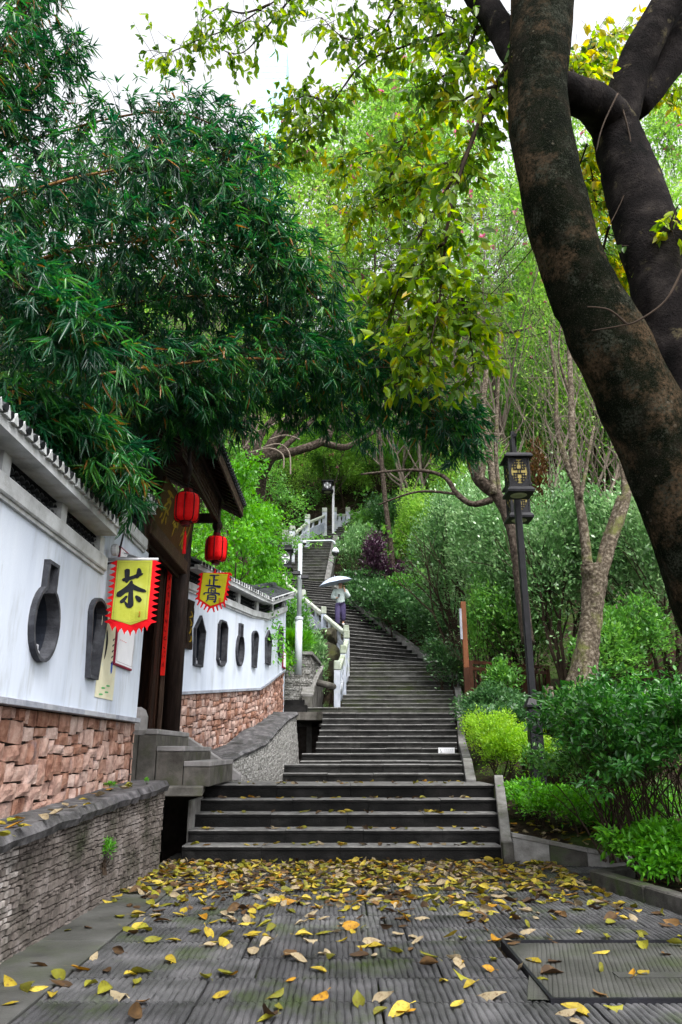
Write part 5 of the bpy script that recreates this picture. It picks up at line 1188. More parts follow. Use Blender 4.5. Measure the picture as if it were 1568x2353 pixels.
# ------------------------------------------------------------------ foliage helpers
def unit(a): return a / np.maximum(np.linalg.norm(a, axis=-1, keepdims=True), 1e-9)
def qmesh(name, V, Q, mat, tint=None):
    me = bpy.data.meshes.new(name); V = np.asarray(V, np.float32); Q = np.asarray(Q, np.int32)
    me.vertices.add(len(V)); me.vertices.foreach_set('co', V.ravel()); me.loops.add(Q.size); me.loops.foreach_set('vertex_index', Q.ravel())
    me.polygons.add(len(Q)); me.polygons.foreach_set('loop_start', np.arange(0, Q.size, 4, dtype=np.int32))
    me.materials.append(mat); me.update(calc_edges=True)
    if tint is not None: at = me.attributes.new('tint', 'FLOAT', 'FACE'); at.data.foreach_set('value', np.asarray(tint, np.float32))
    return me
def leafmesh(name, C, Ax, L, W, mat, shape='rhomb', nrm=None, tint=None, droop=.15, rng=RNG):
    C = np.asarray(C, float); n = len(C); Ax = unit(np.asarray(Ax, float))
    if nrm is None: nrm = np.array([0,0,1.]) + rng.normal(0, .55, (n,3))
    S = unit(np.cross(Ax, nrm)); Nn = np.cross(S, Ax); L = np.broadcast_to(L, n)[:,None]; W = np.broadcast_to(W, n)[:,None]
    if tint is None: tint = rng.random(n)
    if shape == 'rhomb':
        V = np.stack([C, C+Ax*L*.45+S*W*.5, C+Ax*L-Nn*L*droop, C+Ax*L*.45-S*W*.5], 1).reshape(-1,3)
        Q = np.arange(4*n).reshape(n,4); t = tint
    else:
        a, b = (.3, .68) if shape == 'leaf' else (.22, .62); wb = .8 if shape == 'leaf' else .62
        F = Nn*W*.16
        V = np.stack([C, C+Ax*L*a+S*W*.5+F, C+Ax*L*b+S*W*.5*wb+F-Nn*L*droop*.45, C+Ax*L-Nn*L*droop, C+Ax*L*b-S*W*.5*wb+F-Nn*L*droop*.45, C+Ax*L*a-S*W*.5+F], 1).reshape(-1,3)
        i = np.arange(n)[:,None]*6; Q = np.concatenate([i+np.array([[0,1,2,3]]), i+np.array([[0,3,4,5]])]); t = np.concatenate([tint, tint])
    return qmesh(name, V, Q, mat, t)
def merge_leaf(parts):
    pass
def grow(rng, p, d, L, r, depth, tips, tubes, spread=.55, kids=(2,3), up=.15, ratio=.72, wob=.12, nseg=4, minr=.004):
    pts = [np.array(p)]; rs = [r]; d = d/np.linalg.norm(d)
    for i in range(nseg):
        d = d + rng.normal(0, wob, 3) + np.array([0,0,up*.3]); d /= np.linalg.norm(d); pts.append(pts[-1] + d*L/nseg); rs.append(max(minr, r*(1-.38*(i+1)/nseg)))
    tubes.append((pts, rs, depth))
    if depth == 0: tips.append((pts[-1], d)); tips.append((pts[-2], d)); return
    k = rng.integers(kids[0], kids[1]+1); ph = rng.random()*6.28
    for j in range(k):
        a = d.copy(); o = np.cross(a, [0,0,1.]) if abs(a[2]) < .95 else np.array([1.,0,0]); o = o/np.linalg.norm(o); q = np.cross(a, o)
        g = ph + 6.283*j/k + rng.normal(0,.3); nd = a + (o*math.cos(g) + q*math.sin(g))*spread*rng.uniform(.7,1.3); nd[2] += up
        s = pts[-1] if j < 2 or nseg < 3 else pts[-2]
        grow(rng, s, nd, L*ratio*rng.uniform(.8,1.2), rs[-1]*.78, depth-1, tips, tubes, spread, kids, up, ratio, wob, nseg, minr)
def tubes_mb(tubes, n0=7):
    mb = MB()
    for pts, rs, dp in tubes: mb.tube(pts, rs, max(3, min(n0, 3 + dp*2)), cap=False)
    return mb
def puff(rng, tips, per, rad, L, W, droop_dir=-.25, outward=.6):
    T = np.array([t[0] for t in tips]); Dd = np.array([t[1] for t in tips]); n = len(T)*per
    idx = np.repeat(np.arange(len(T)), per); off = rng.normal(0, 1, (n,3)); off = unit(off) * (rng.random((n,1))**.5) * rad * rng.uniform(.6,1.3,(len(T),))[idx][:,None]; off[:,2] *= .65
    C = T[idx] + off; Ax = unit(off)*outward + rng.normal(0,.5,(n,3)) + Dd[idx]*.3; Ax[:,2] += droop_dir
    return C, Ax, L*rng.uniform(.7,1.3,n), W*rng.uniform(.7,1.3,n), idx
HT = {}
def tree_kit(seed, H, r, crown0, spread, kids, depth, leaf, lmat, bark, per, rad, lean=(0,0), shape='rhomb', stems=1, up=.2, wob=.1, flowers=None, droop=-.25, ratio=.72):
    rng = np.random.default_rng(seed); tips, tubes = [], []
    for s in range(stems):
        d = np.array([lean[0]+rng.normal(0,.12)*(stems>1)*2, lean[1]+rng.normal(0,.12)*(stems>1)*2, 1.]); b = np.array([rng.normal(0,.15),rng.normal(0,.15),-.3]) if stems > 1 else np.array([0,0,-.3])
        pts = [b]; rs = [r]; k = 5
        for i in range(k):
            d = d + np.append(rng.normal(0, wob*.6, 2), 0); d /= np.linalg.norm(d); pts.append(pts[-1] + d*H*crown0/k); rs.append(r*(1-.35*(i+1)/k))
        tubes.append((pts, rs, 4))
        k2 = 8; top = [pts[-1]]; rt = [rs[-1]]
        for i in range(k2):
            d = d + np.append(rng.normal(0, wob, 2), .05); d /= np.linalg.norm(d); top.append(top[-1] + d*H*(.8-crown0)/k2); rt.append(rs[-1]*(1-.8*(i+1)/k2))
        tubes.append((top, rt, 3))
        for i in range(k2+1):
            for j in range(2 if i < k2 else 3):
                f = i/k2; g = i*2.4 + j*math.pi + rng.normal(0,.5); hz = spread*2.2*(1-.45*f); nd = np.array([math.cos(g)*hz, math.sin(g)*hz, .45+.5*f])
                grow(rng, top[i], nd, H*(.17-.07*f)*rng.uniform(.7,1.25), max(rt[i]*.6,.008), depth-2, tips, tubes, .62, kids, up, ratio, wob, 4, .006)
    C, Ax, L, W, idx = puff(rng, tips, per, rad, leaf[0], leaf[1], droop); tn = np.clip(.75*rng.random(len(tips))[idx] + .35*rng.random(len(C)), 0, 1)
    global KH; KH = float(np.percentile(C[:,2], 99.3)); wood = tubes_mb(tubes).mesh('trunk', bark, smooth=True); HT[wood.name] = KH; cr = leafmesh('crown', C, Ax, L, W, lmat, shape, tint=tn, rng=rng)
    fl = None
    if flowers:
        sel = rng.choice(len(tips), flowers); Cf = np.array([tips[i][0] for i in sel]) + rng.normal(0,.15,(flowers,3)); Cf = np.repeat(Cf, 5, 0)
        fl = leafmesh('blossom', Cf, rng.normal(0,1,Cf.shape), .14, .1, M['pink'], rng=rng)
    return wood, cr, fl
def tree(kit, name, label, x, y, z=None, rot=0, s=1, group=None, sz=None):
    z = ground(x, y) if z is None else z
    t = empty(name, (x,y,z), label, 'tree', group); t.rotation_euler = (0,0,rot); t.scale = (s,s,sz or s)
    for nm, me in zip(('trunk','crown','blossom'), kit):
        if me is not None:
            o = bpy.data.objects.new(nm, me); COL.objects.link(o); o.parent = t
            if nm != 'trunk': o['kind'] = 'stuff'
    return t
def bush_kit(seed, rx, ry, rz, n, leaf, lmat, shape='rhomb', bark='twig_dark', stems=9, droop=-.1, shell=.55, bumps=7, open_=0.):
    rng = np.random.default_rng(seed)
    Bc = np.stack([rng.uniform(-.55,.55,bumps), rng.uniform(-.55,.55,bumps), rng.uniform(.45,.85,bumps)],1); Br = rng.uniform(.3,.5,bumps)
    Bc = np.concatenate([Bc, [[0,0,.35]]]); Br = np.concatenate([Br, [.62]])
    k = rng.integers(0, len(Br), n); d = unit(rng.normal(0,1,(n,3))); d[:,2] = np.where(d[:,2] < -.3, -d[:,2], d[:,2])
    rr_ = (shell + (1-shell)*rng.random((n,1)))*(1+rng.normal(0,.07,(n,1))); P = Bc[k] + d*Br[k][:,None]*rr_
    P = P[P[:,2] > .02]; d = d[:len(P)] if False else unit(P - np.array([0,0,.3])); n = len(P)
    sprig = rng.normal(0,.04,(n,3)); P = (P+sprig)*np.array([rx,ry,rz])
    Ax = d*.8 + rng.normal(0,.45,(n,3)); Ax[:,2] += droop+.25
    cell = np.floor(P/(.22*max(rx,.5))).astype(int); hsh = (np.sin(cell @ np.array([12.9,78.2,37.7]))*43758.5) % 1
    tn = np.clip(.6*hsh + .45*rng.random(n), 0, 1)
    cr = leafmesh('crown', P, Ax, leaf[0]*rng.uniform(.7,1.3,n), leaf[1]*rng.uniform(.7,1.3,n), lmat, shape, nrm=np.array([0,0,1.])+d*.6+rng.normal(0,.4,(n,3)), tint=tn, rng=rng)
    tubes = []; tips = []
    for i in range(stems):
        g = rng.random()*6.28; grow(rng, (rng.normal(0,.08)*rx, rng.normal(0,.08)*ry, -.1), np.array([math.cos(g)*.45*rx/rz, math.sin(g)*.45*ry/rz, 1]), rz*.42, .012+.01*rz, 2, tips, tubes, .4, (2,3), .15, .7, .12, 3)
    wood = tubes_mb(tubes, 5).mesh('stem', M[bark], smooth=True)
    return wood, cr
def bush(kit, name, label, x, y, z=None, rot=0, s=(1,1,1), cat='shrub', group=None):
    z = ground(x, y) if z is None else z
    t = empty(name, (x,y,z), label, cat, group); t.rotation_euler = (0,0,rot); t.scale = s if hasattr(s,'__len__') else (s,s,s)
    for nm, me in zip(('stem','crown'), kit):
        o = bpy.data.objects.new(nm, me); COL.objects.link(o); o.parent = t
        if nm == 'crown': o['kind'] = 'stuff'
    return t
def atg(x, y, D):            # ground position under a photo column
    p = A(x, y, D); return p.x, D, p.z
# ------------------------------------------------------------------ big leaning tree (right)
def bez(pts, n=6):
    P = [Vector(p) for p in pts]; out = []
    for i in range(len(P)-1):
        p0, p1, p2, p3 = P[max(0,i-1)], P[i], P[i+1], P[min(len(P)-1,i+2)]
        for k in range(n):
            t = k/n; out.append(.5*((2*p1)+(p2-p0)*t+(2*p0-5*p1+4*p2-p3)*t*t+(3*p1-p0-3*p2+p3)*t**3))
    return out + [P[-1]]
def limb(mb, pr, n=18, sub=6, lump=.05, seed=0):
    pts = bez([p for p, r in pr], sub); k = len(pr); rs = [interp(i/sub, range(k), [r for p, r in pr]) for i in range(len(pts))]
    b = len(mb.v); mb.tube(pts, rs, n)
    rng = random.Random(seed); ph = [(rng.uniform(0,6.28), rng.uniform(2,5)) for _ in range(4)]
    from mathutils import noise as mn
    for i in range(b, b + len(pts)*n):
        j = (i-b)//n; c = pts[j]; v = Vector(mb.v[i]); g = 2*math.pi*((i-b) % n)/n
        w = 1 + lump*(math.sin(3*g+ph[0][0]+j*.35)+.6*math.sin(5*g+ph[1][0]-j*.5)+.5*math.sin(j*.9+ph[2][0])) + lump*2.2*mn.noise(v*3.3/max(.25, rs[j]*4)) + lump*.9*mn.noise(v*9)
        mb.v[i] = tuple(c + (v-c)*w)
bt_ = empty('leaning_tree', (3.95,6.3,0), 'huge mossy dark tree leaning in from the right with forked limbs and drooping leafy branches', 'tree')
px = lambda x, y, D, w: (lambda p: (p, w * (p.y*CP + (p.z-EYE)*SP) / FPX / 2))(A(x, y, D))
tk = MB(); limb(tk, [(Vector((4.3,6.6,-.3)), .5), (A(1800,1750,6.4), .40), px(1658,1420,6.2,190), px(1560,1150,6.0,176), px(1482,950,5.9,180), px(1390,770,5.8,168), px(1314,600,5.7,144), px(1263,420,5.6,143), px(1237,220,5.6,134), px(1243,20,5.6,142), px(1258,-180,5.6,140)], 26, 8, .025, 3)
tk.build('trunk', M['bark_dark'], bt_, smooth=True)
l2 = MB(); limb(l2, [px(1600,1010,6.0,130), px(1562,840,6.05,165), px(1528,690,6.1,150), px(1490,530,6.2,140), px(1443,390,6.35,122), px(1408,290,6.35,100), px(1368,240,6.1,88), px(1310,215,5.9,80), px(1262,180,5.7,65)], 20, 8, .03, 4); l2.build('fork_limb', M['bark_grey'], bt_, smooth=True)
l3 = MB(); limb(l3, [px(1415,310,6.5,80), px(1445,190,6.5,88), px(1500,70,6.4,78), px(1580,-60,6.3,70)], 16, 6, .03, 5); l3.build('upper_limb', M['bark_grey'], bt_, smooth=True)
l4 = MB(); limb(l4, [px(1460,250,6.6,60), px(1530,150,6.7,85), px(1620,20,6.7,85)], 14, 6, .03, 6); l4.build('upper_limb', M['bark_grey'], bt_, smooth=True)
l5 = MB(); limb(l5, [px(1235,210,5.7,60), px(1180,110,5.9,70), px(1120,20,6.1,60), px(1040,-90,6.3,50)], 14, 6, .04, 7); l5.build('upper_limb', M['bark_grey'], bt_, smooth=True)
BR = []   # leafy hanging branches: points px + radius (px at depth)
hang = [ [(1168,150,5.8),(1130,215,5.9),(1075,350,6.0),(1035,480,6.1),(1020,600,6.2),(1010,690,6.2),(990,790,6.2)],
         [(1165,165,5.9),(1110,260,6.1),(1060,380,6.4),(1005,470,6.6),(960,550,6.7),(925,640,6.8),(890,740,6.9)],
         [(1170,190,5.9),(1090,215,6.4),(1010,270,6.9),(930,320,7.3),(850,350,7.6),(780,360,7.8)],
         [(1100,60,6.2),(1010,80,6.7),(920,110,7.1),(830,150,7.4),(760,240,7.6),(690,310,7.8),(640,360,8.0)],
         [(1040,-90,6.3),(930,-40,6.8),(820,-20,7.2),(700,-30,7.5),(620,10,7.7),(540,60,7.8),(460,90,7.9),(390,120,8.0),(345,115,8.0)],
         [(930,-40,6.8),(880,60,7.0),(800,90,7.3),(740,40,7.5)],
         [(1060,380,6.4),(1010,380,6.9),(940,430,7.2),(870,470,7.4),(800,500,7.5)],
         [(1020,560,6.1),(960,600,6.6),(900,650,6.9),(850,700,7.1)],
         [(1020,600,6.2),(1060,680,6.5),(1080,760,6.7),(1090,860,6.8)],
         [(1310,180,6.2),(1360,110,7.0),(1440,70,7.6),(1560,60,8.0)],
         [(1310,170,6.3),(1380,160,7.2),(1480,190,8.0),(1570,230,8.4)],
         [(1480,620,6.5),(1550,560,6.0),(1540,520,5.8),(1560,470,5.7)],
         [(1400,520,6.9),(1385,590,7.2),(1405,640,7.3),(1420,660,7.3)],
         [(1345,330,7.2),(1360,400,7.4),(1370,470,7.5)],
         [(700,-40,7.4),(640,30,7.7),(560,120,8.2),(500,110,8.3)],
         [(620,10,7.7),(560,30,7.7),(500,20,7.7),(450,60,7.8)],
         [(1100,60,6.2),(1060,140,6.3),(1010,180,6.4),(960,200,6.5)],
         [(930,-40,6.8),(1000,20,6.6),(1080,60,6.3)],
         [(760,240,7.6),(700,220,7.9),(650,260,8.1)],
         [(930,320,7.3),(900,400,7.3),(880,450,7.3)],
         [(1010,690,6.2),(950,740,6.5),(930,810,6.6),(960,860,6.6)] ]
dens = [84,84,90,150,90,80,95,90,90,150,150,30,110,90,36,28,90,80,60,60,80]
rng = np.random.default_rng(5); LC, LA, LT_, LL = [], [], [], []; bw = MB()
for h, dn in zip(hang, dens):
    P = bez([A(*q) for q in h], 6); n = len(P); thick = .028 if h in hang[:2] else .018
    bw.tube(P, [max(.004, thick*(1-.8*i/n)) for i in range(n)], 6)
    yel = {2:.55, 6:.45, 9:.45, 10:.5, 12:.7, 13:.75}.get(hang.index(h), 0)
    for k in range(dn):
        i = int(rng.integers(1, n)); p = np.array(P[i]); d = rng.normal(0,1,3); d[2] = -abs(d[2])*.8 + .1; d /= np.linalg.norm(d); L_ = rng.uniform(.14,.62)
        e = p + d*L_; m = (p+e)/2 + rng.normal(0,.02,3); bw.tube([p, m, e], [.004,.003,.002], 3, cap=False)
        q = int(rng.integers(3, 8)); t0_ = rng.random()
        for j in range(q):
            f = rng.uniform(.3,1); c = p + (e-p)*f; a = d*.4 + rng.normal(0,.55,3); a[2] -= .75
            LC.append(c); LA.append(a); LL.append(rng.uniform(.085,.16)); LT_.append(min(1, max(0, .62*t0_ + rng.uniform(-.1,.35) + yel*.6*(rng.random()<.8) - .05)))
tag(bw.build('leafy_branches', M['twig_dark'], bt_, smooth=True), kind='stuff')
LC, LA, LT_, LL = map(np.array, (LC, LA, LT_, LL)); sel = np.zeros(len(LC), bool)
keep = np.ones(len(LC), bool)
order = np.argsort(np.linalg.norm(LC - np.array([0,0,EYE]), axis=1) / LL)[:300]; sel[order] = True
nrm_ = rng.normal(0,1,(len(LC),3)); nrm_[:,2] = np.abs(nrm_[:,2])*.6
tag(link(bpy.data.objects.new('leaves', leafmesh('leaves', LC[~sel]-np.array([3.95,6.3,0]), LA[~sel], LL[~sel], LL[~sel]*.46, M['L_ficus'], 'leaf', nrm=nrm_[~sel], tint=LT_[~sel], rng=rng)), bt_, (3.95,6.3,0)), kind='stuff')
lv = [leafmesh('leaf', [[0,0,0]], [[0,0,-1]], 1, .46, M['L_ficus'], 'leaf', nrm=np.array([[.3,-1,.1]]), tint=[v], droop=dr_, rng=rng) for v, dr_ in ((.1,.1),(.35,.25),(.55,.15),(.7,.3),(.85,.2),(.97,.1))]
for i in np.where(sel)[0]:
    d = Vector(LA[i]).normalized(); q = Vector((0,0,-1)).rotation_difference(d); e = (q @ __import__('mathutils').Quaternion((0,0,1), rng.uniform(0,6.28))).to_euler()
    k = int(np.argmin([abs(LT_[i]-v) for v in (.1,.35,.55,.7,.85,.97)])); inst('leaf', lv[k], bt_, LC[i], e, (LL[i],)*3)
# bare hanging twigs crossing in front of the trunk
tw_ = MB()
for pts in ([(1568,620,5.2),(1530,690,5.2),(1470,735,5.2),(1430,748,5.2),(1360,760,5.25)], [(1440,745,5.2),(1400,712,5.2),(1350,705,5.25)], [(1420,215,5.8),(1385,290,5.8),(1370,350,5.8)], [(1570,830,5.9),(1530,850,5.9),(1545,880,5.9)], [(1425,230,6.1),(1450,330,6.1),(1445,420,6.1),(1400,520,6.1)], [(1350,330,6.6),(1290,480,7.2),(1200,600,7.6),(1095,710,8)]):
    P = bez([A(*q) for q in pts], 5); tw_.tube(P, [.011*(1-.6*i/len(P)) for i in range(len(P))], 6)
tw_.build('bare_twigs', M['twig_dark'], bt_, smooth=True).__setitem__('kind','stuff')
# ------------------------------------------------------------------ bamboo (left)
rng = np.random.default_rng(11)
def spray(seed, nl, L0_, W0_):
    r = np.random.default_rng(seed); C = []; Ax = []; 
    for i in range(nl):
        t = i/nl; C.append([r.normal(0,.006), .07*t, r.normal(0,.006)]); g = r.uniform(-1.1,1.1); Ax.append([math.sin(g), math.cos(g)*.75+.2, -.35+r.normal(0,.3)])
    C = np.array(C); L = L0_*r.uniform(.65,1.25,nl); base = r.random()*.62
    tn = np.clip(base + r.uniform(0,.3,nl), 0, .93); 
    if r.random() < .1: tn[r.integers(0,nl)] = 1
    return C, np.array(Ax), L, W0_*r.uniform(.8,1.2,nl), tn
SPR = [spray(200+i, 6 + i % 4, .155, .0175) for i in range(24)]
SPM = [leafmesh('leaf_spray', c, a, l, w, M['L_bamboo'], 'lance', tint=t, droop=.22, rng=np.random.default_rng(300+i)) for i, (c, a, l, w, t) in enumerate(SPR)]
def spray_at(k, loc, mat3, s):
    c, a, l, w, t = SPR[k]; return c @ mat3.T * s + loc, a @ mat3.T, l*s, w*s, t
culms = [ ([(-420,1250,5.6),(-120,980,5.7),(120,890,5.9),(300,850,6.1),(540,825,6.6),(700,830,7.0),(850,860,7.3),(980,930,7.5),(1040,1000,7.5)], 330, .42, 'second from the bottom, its tan culm running low across the middle'),
  ([(-420,1000,5.2),(-100,720,5.3),(80,600,5.5),(300,555,5.8),(500,560,6.2),(640,600,6.6),(730,690,6.9)], 330, .46, 'its tan culm crossing the upper middle of the dark mass'),
  ([(-400,800,4.8),(-100,520,5.0),(130,420,5.3),(350,385,5.7),(500,420,6.1),(610,520,6.4)], 330, .44, 'its reddish culm crossing high in the mass below the sky'),
  ([(-300,700,5.5),(-120,350,5.6),(0,150,5.8),(60,20,6.0),(80,-80,6.1)], 300, .34, 'standing dark against the sky at the top left corner'),
  ([(-300,1150,6.8),(100,1000,7.0),(300,960,7.2),(450,930,7.5),(600,900,7.9),(750,920,8.3),(880,980,8.6)], 360, .46, 'lowest one hanging in front of the gate roof and the far hillside'),
  ([(-300,1050,6.3),(0,800,6.4),(200,720,6.6),(350,690,6.8),(500,680,7.1),(650,700,7.4),(800,770,7.7),(900,820,7.8)], 360, .46, 'reaching furthest right with loose sprays under the yellow-green branches'),
  ([(-300,650,6.4),(-50,380,6.6),(150,300,6.8),(330,260,7.0),(450,270,7.2),(550,330,7.4),(590,400,7.5)], 330, .40, 'forming the leafy outline against the white sky'),
  ([(-400,1250,4.9),(-150,1010,4.9),(0,930,5.0),(120,950,5.2),(210,1010,5.5),(262,1080,5.7)], 300, .30, 'drooping over the black eave tiles of the near wall'),
  ([(-300,820,4.7),(-120,900,4.7),(0,945,4.8),(100,1000,5.2),(190,1060,5.9),(262,1115,6.5),(300,1150,6.6)], 190, .24, 'hanging lowest along the eave tiles beside the tea banner'),
  ([(-350,900,5.8),(-50,560,6.0),(150,480,6.3),(350,470,6.7),(520,500,7.1),(680,600,7.4)], 340, .46, 'buried in the dark middle of the mass'),
  ([(-350,1150,6.0),(-50,850,6.2),(150,790,6.4),(320,800,6.6),(440,860,6.9),(500,960,7.2)], 340, .44, 'sagging towards the gate roof from the dark lower left'),
  ([(-300,800,7.4),(0,500,7.8),(250,400,8.2),(450,400,8.6),(600,480,8.9)], 360, .55, 'deepest one behind the upper mass'),
  ([(-300,1100,7.8),(0,900,8.0),(200,850,8.3),(380,860,8.6),(480,930,8.9)], 340, .55, 'deepest one behind the lower mass, over the wall top'),
  ([(-300,700,4.5),(-120,600,4.5),(20,640,4.6),(120,720,4.7),(190,800,4.8)], 200, .34, 'nearest one with large bright leaves at the left edge'),
  ([(-300,600,6.0),(-100,300,6.0),(40,240,6.2),(120,160,6.5),(170,100,6.7)], 170, .26, 'thin one with single sprays reaching into the sky'),
  ([(250,830,6.9),(500,800,7.1),(700,820,7.3),(860,860,7.4),(980,920,7.5),(1065,1010,7.5)], 260, .40, 'ending in loose dark sprays right above the low bough'),
  ([(-300,1000,6.6),(50,680,6.8),(250,620,7.0),(420,630,7.3),(560,720,7.6),(650,820,7.9),(720,900,8.1)], 360, .5, 'arching through the centre of the mass towards the stairs') ]
tot_s = 0
for ci, (pts, ns, rad, lbl) in enumerate(culms):
    P = bez([A(*q) for q in pts], 6); n = len(P); org = tuple(P[0])
    root = empty('bamboo', org, 'arching bamboo stem, ' + lbl, 'bamboo', 'bamboo stems arching in from the left')
    cm = MB(); cm.tube(P, [.016*(1-.75*i/n)+.002 for i in range(n)], 7)
    for i in range(2, n, 2): cm.lathe(P[i], [(.016*(1-.75*i/n)+.0045,-.004),(.016*(1-.75*i/n)+.0045,.004)], 7, 0, (P[min(i+1,n-1)]-P[i-1]))
    cm.build('culm', M['culm'], root, smooth=True)
    tb = MB(); C_, A_, L_, W_, T_ = [], [], [], [], []; objs = 0
    for k in range(int(ns*1.9)):
        i = int(rng.integers(max(1, n//5), n)); p = np.array(P[i]); o = rng.normal(0,1,3); o /= np.linalg.norm(o); rr0 = rad*rng.random()**.6; e = p + o*rr0*np.array([1,1.2,.95])
        dr_ = unit(o*.7 + np.array([.35,0,-.55]) + rng.normal(0,.25,3))
        if k % 3 == 0: tb.tube([p, (p+e)/2 + np.array([0,0,.05]), e], [.005,.004,.002], 3, cap=False)
        up = np.array([0,0,1.]) + rng.normal(0,.35,3); sx = unit(np.cross(dr_, up)); uz = np.cross(sx, dr_); m3 = np.stack([sx, dr_, uz], 1)
        kk = int(rng.integers(0,24)); s = rng.uniform(.75,1.3)
        if objs < 90 and np.linalg.norm(e - np.array([0,0,EYE])) < 8.2:
            o_ = bpy.data.objects.new('leaf_spray', SPM[kk]); COL.objects.link(o_); o_.parent = root
            mt = Matrix([[*(m3[r_]*s), e[r_]-org[r_]] for r_ in range(3)] + [[0,0,0,1]]); o_.matrix_local = mt; objs += 1
        else:
            c, a, l, w, t = spray_at(kk, e, m3, s); C_.append(c); A_.append(a); L_.append(l); W_.append(w); T_.append(np.clip(t + rng.uniform(-.12,.12), 0, 1))
    tb.build('twig', M['twig_dark'], root)
    C_ = np.concatenate(C_) - np.array(org)
    tag(link(bpy.data.objects.new('leaves', leafmesh('leaves', C_, np.concatenate(A_), np.concatenate(L_), np.concatenate(W_), M['L_bamboo'], 'lance', tint=np.concatenate(T_), droop=.22, rng=rng)), root, org), kind='stuff')
# ------------------------------------------------------------------ trees and shrubs of the hillside
kF = [tree_kit(31+i, 15, .09, .12, .55, (2,3), 4, (.17,.075), M['L_feather'], M['bark_mid'], 34, .66, flowers=60, wob=.12) for i in range(3)]
kM = [tree_kit(41+i, 11, .1, .09, .65, (2,3), 4, (.17,.08), M['L_mid'], M['bark_mid'], 34, .6, wob=.12) for i in range(2)]
kD = [tree_kit(51+i, 9, .1, .09, .7, (2,3), 4, (.15,.08), M['L_dark'], M['bark_grey'], 38, .52, wob=.12) for i in range(2)]
kB = [tree_kit(61+i, 11, .08, .2, .3, (2,3), 4, (.12,.05), M['L_feather'], M['twig'], 2, .5, stems=3, up=.35, wob=.10, ratio=.78) for i in range(3)]
kS = tree_kit(71, 6.5, .07, .15, .75, (3,4), 3, (.13,.06), M['L_bright'], M['bark_mid'], 60, .5, wob=.13, droop=-.35)
def at_top(x, ytop, D): return A(x, ytop, D).z
kT = [tree_kit(81+i, 15, .09, .42, .55, (2,3), 4, (.17,.075), M['L_feather'], M['bark_mid'], 30, .62, flowers=60, wob=.12) for i in range(3)]
bgt = [ # kit, px x, top y, D, label, width factor
 (kT[0],590,285,32,'feathery bright green tree with pink blossoms left of the hillside top',.8),
 (kT[2],880,215,29,'fresh green tree with pink blossoms in the middle of the skyline',.8),
 (kT[0],1010,190,32,'tall fresh green tree behind the hanging branches, left of the big trunk',.8),
 (kT[1],1120,190,28,'fresh green tree just left of the big leaning trunk',.8),
 (kT[2],1370,190,26,'bright tree seen through the fork of the leaning trunk',.8),
 (kT[0],1500,170,29,'bright tree at the right edge above the rail fence',.8),
 (kT[1],740,250,47,'feathery light green tree above the hanging yellow-green branch',.8),
 (kT[1],1430,300,24,'light green tree filling the fork of the leaning trunk',.9),
 (kM[0],540,1020,27,'leafy tree behind the gate roof',1.2)]
r_ = random.Random(44); rows_ = [(39,900,'lowest'),(43,760,'second'),(48,620,'middle'),(54,480,'fourth'),(61,350,'topmost')]
marks = [(560,'over the gate roof'),(680,'over the camera pole'),(800,'over the far lamp post'),(920,'right of the far steps'),(1040,'over the fern-green shrubs'),(1150,'left of the lamp heads'),(1280,'over the pollard stems'),(1420,'behind the leaning trunk'),(1560,'at the right edge'),(1700,'cut by the right edge')]
for ri, (D, yt, rw_) in enumerate(rows_):
    for ci, (x, wh) in enumerate(marks):
        kit = [kF[0],kM[1],kF[2],kM[0],kF[1],kD[ci % 2]][(ri*2+ci*3+(ri*ci) % 2) % 6]; tone = 'fresh green' if kit in kF else 'mid green' if kit in kM else 'dark green'
        bgt.append((kit, x + r_.uniform(-45,45) + (60 if ri % 2 else 0), yt + r_.uniform(-70,60), D + r_.uniform(-1.5,1.5), f'{tone} tree {wh}, in the {rw_} row on the slope', 1.0))
for i, (kit, x, yt, D, lbl, wf) in enumerate(bgt):
    X_ = A(x, yt, D).x; zt__ = at_top(x, yt, D); zg = ground(X_, D); H_ = max(5, zt__ - zg)
    if i > 8: H_ = min(H_, 14)
    s = H_/HT[kit[0].name]
    tree(kit, 'hillside_tree', lbl, X_, D, zg-.2, i*1.3, s*wf, 'trees on the hillside', s)
bare = [(960,470,33,'slender bare tree with a dark forked top under the hanging leaves'),(1300,640,24,'bare stems rising right of the lamp heads'),(1530,560,24,'bare stems at the right edge behind the big trunk'),
 (560,500,34,'fine grey bare stems over the bamboo tips'),(900,430,36,'fine grey bare stems left of the drooping dark twigs'),(1010,440,31,'fine grey bare stems behind the drooping dark twigs'),(1120,420,29,'fine grey bare stems left of the leaning trunk'),(1200,520,26,'grey bare stems over the lamp heads'),(1420,520,28,'grey bare stems inside the fork of the leaning trunk')]
for i, (x, yt, D, lbl) in enumerate(bare):
    X_ = A(x, yt, D).x; zg = ground(X_, D); s = (at_top(x, yt, D)-zg)/HT[kB[i % 3][0].name]
    tree(kB[i % 3], 'bare_tree', lbl, X_, D, zg-.2, i*2.1, min(1.25, s), 'bare many-stemmed trees', s)
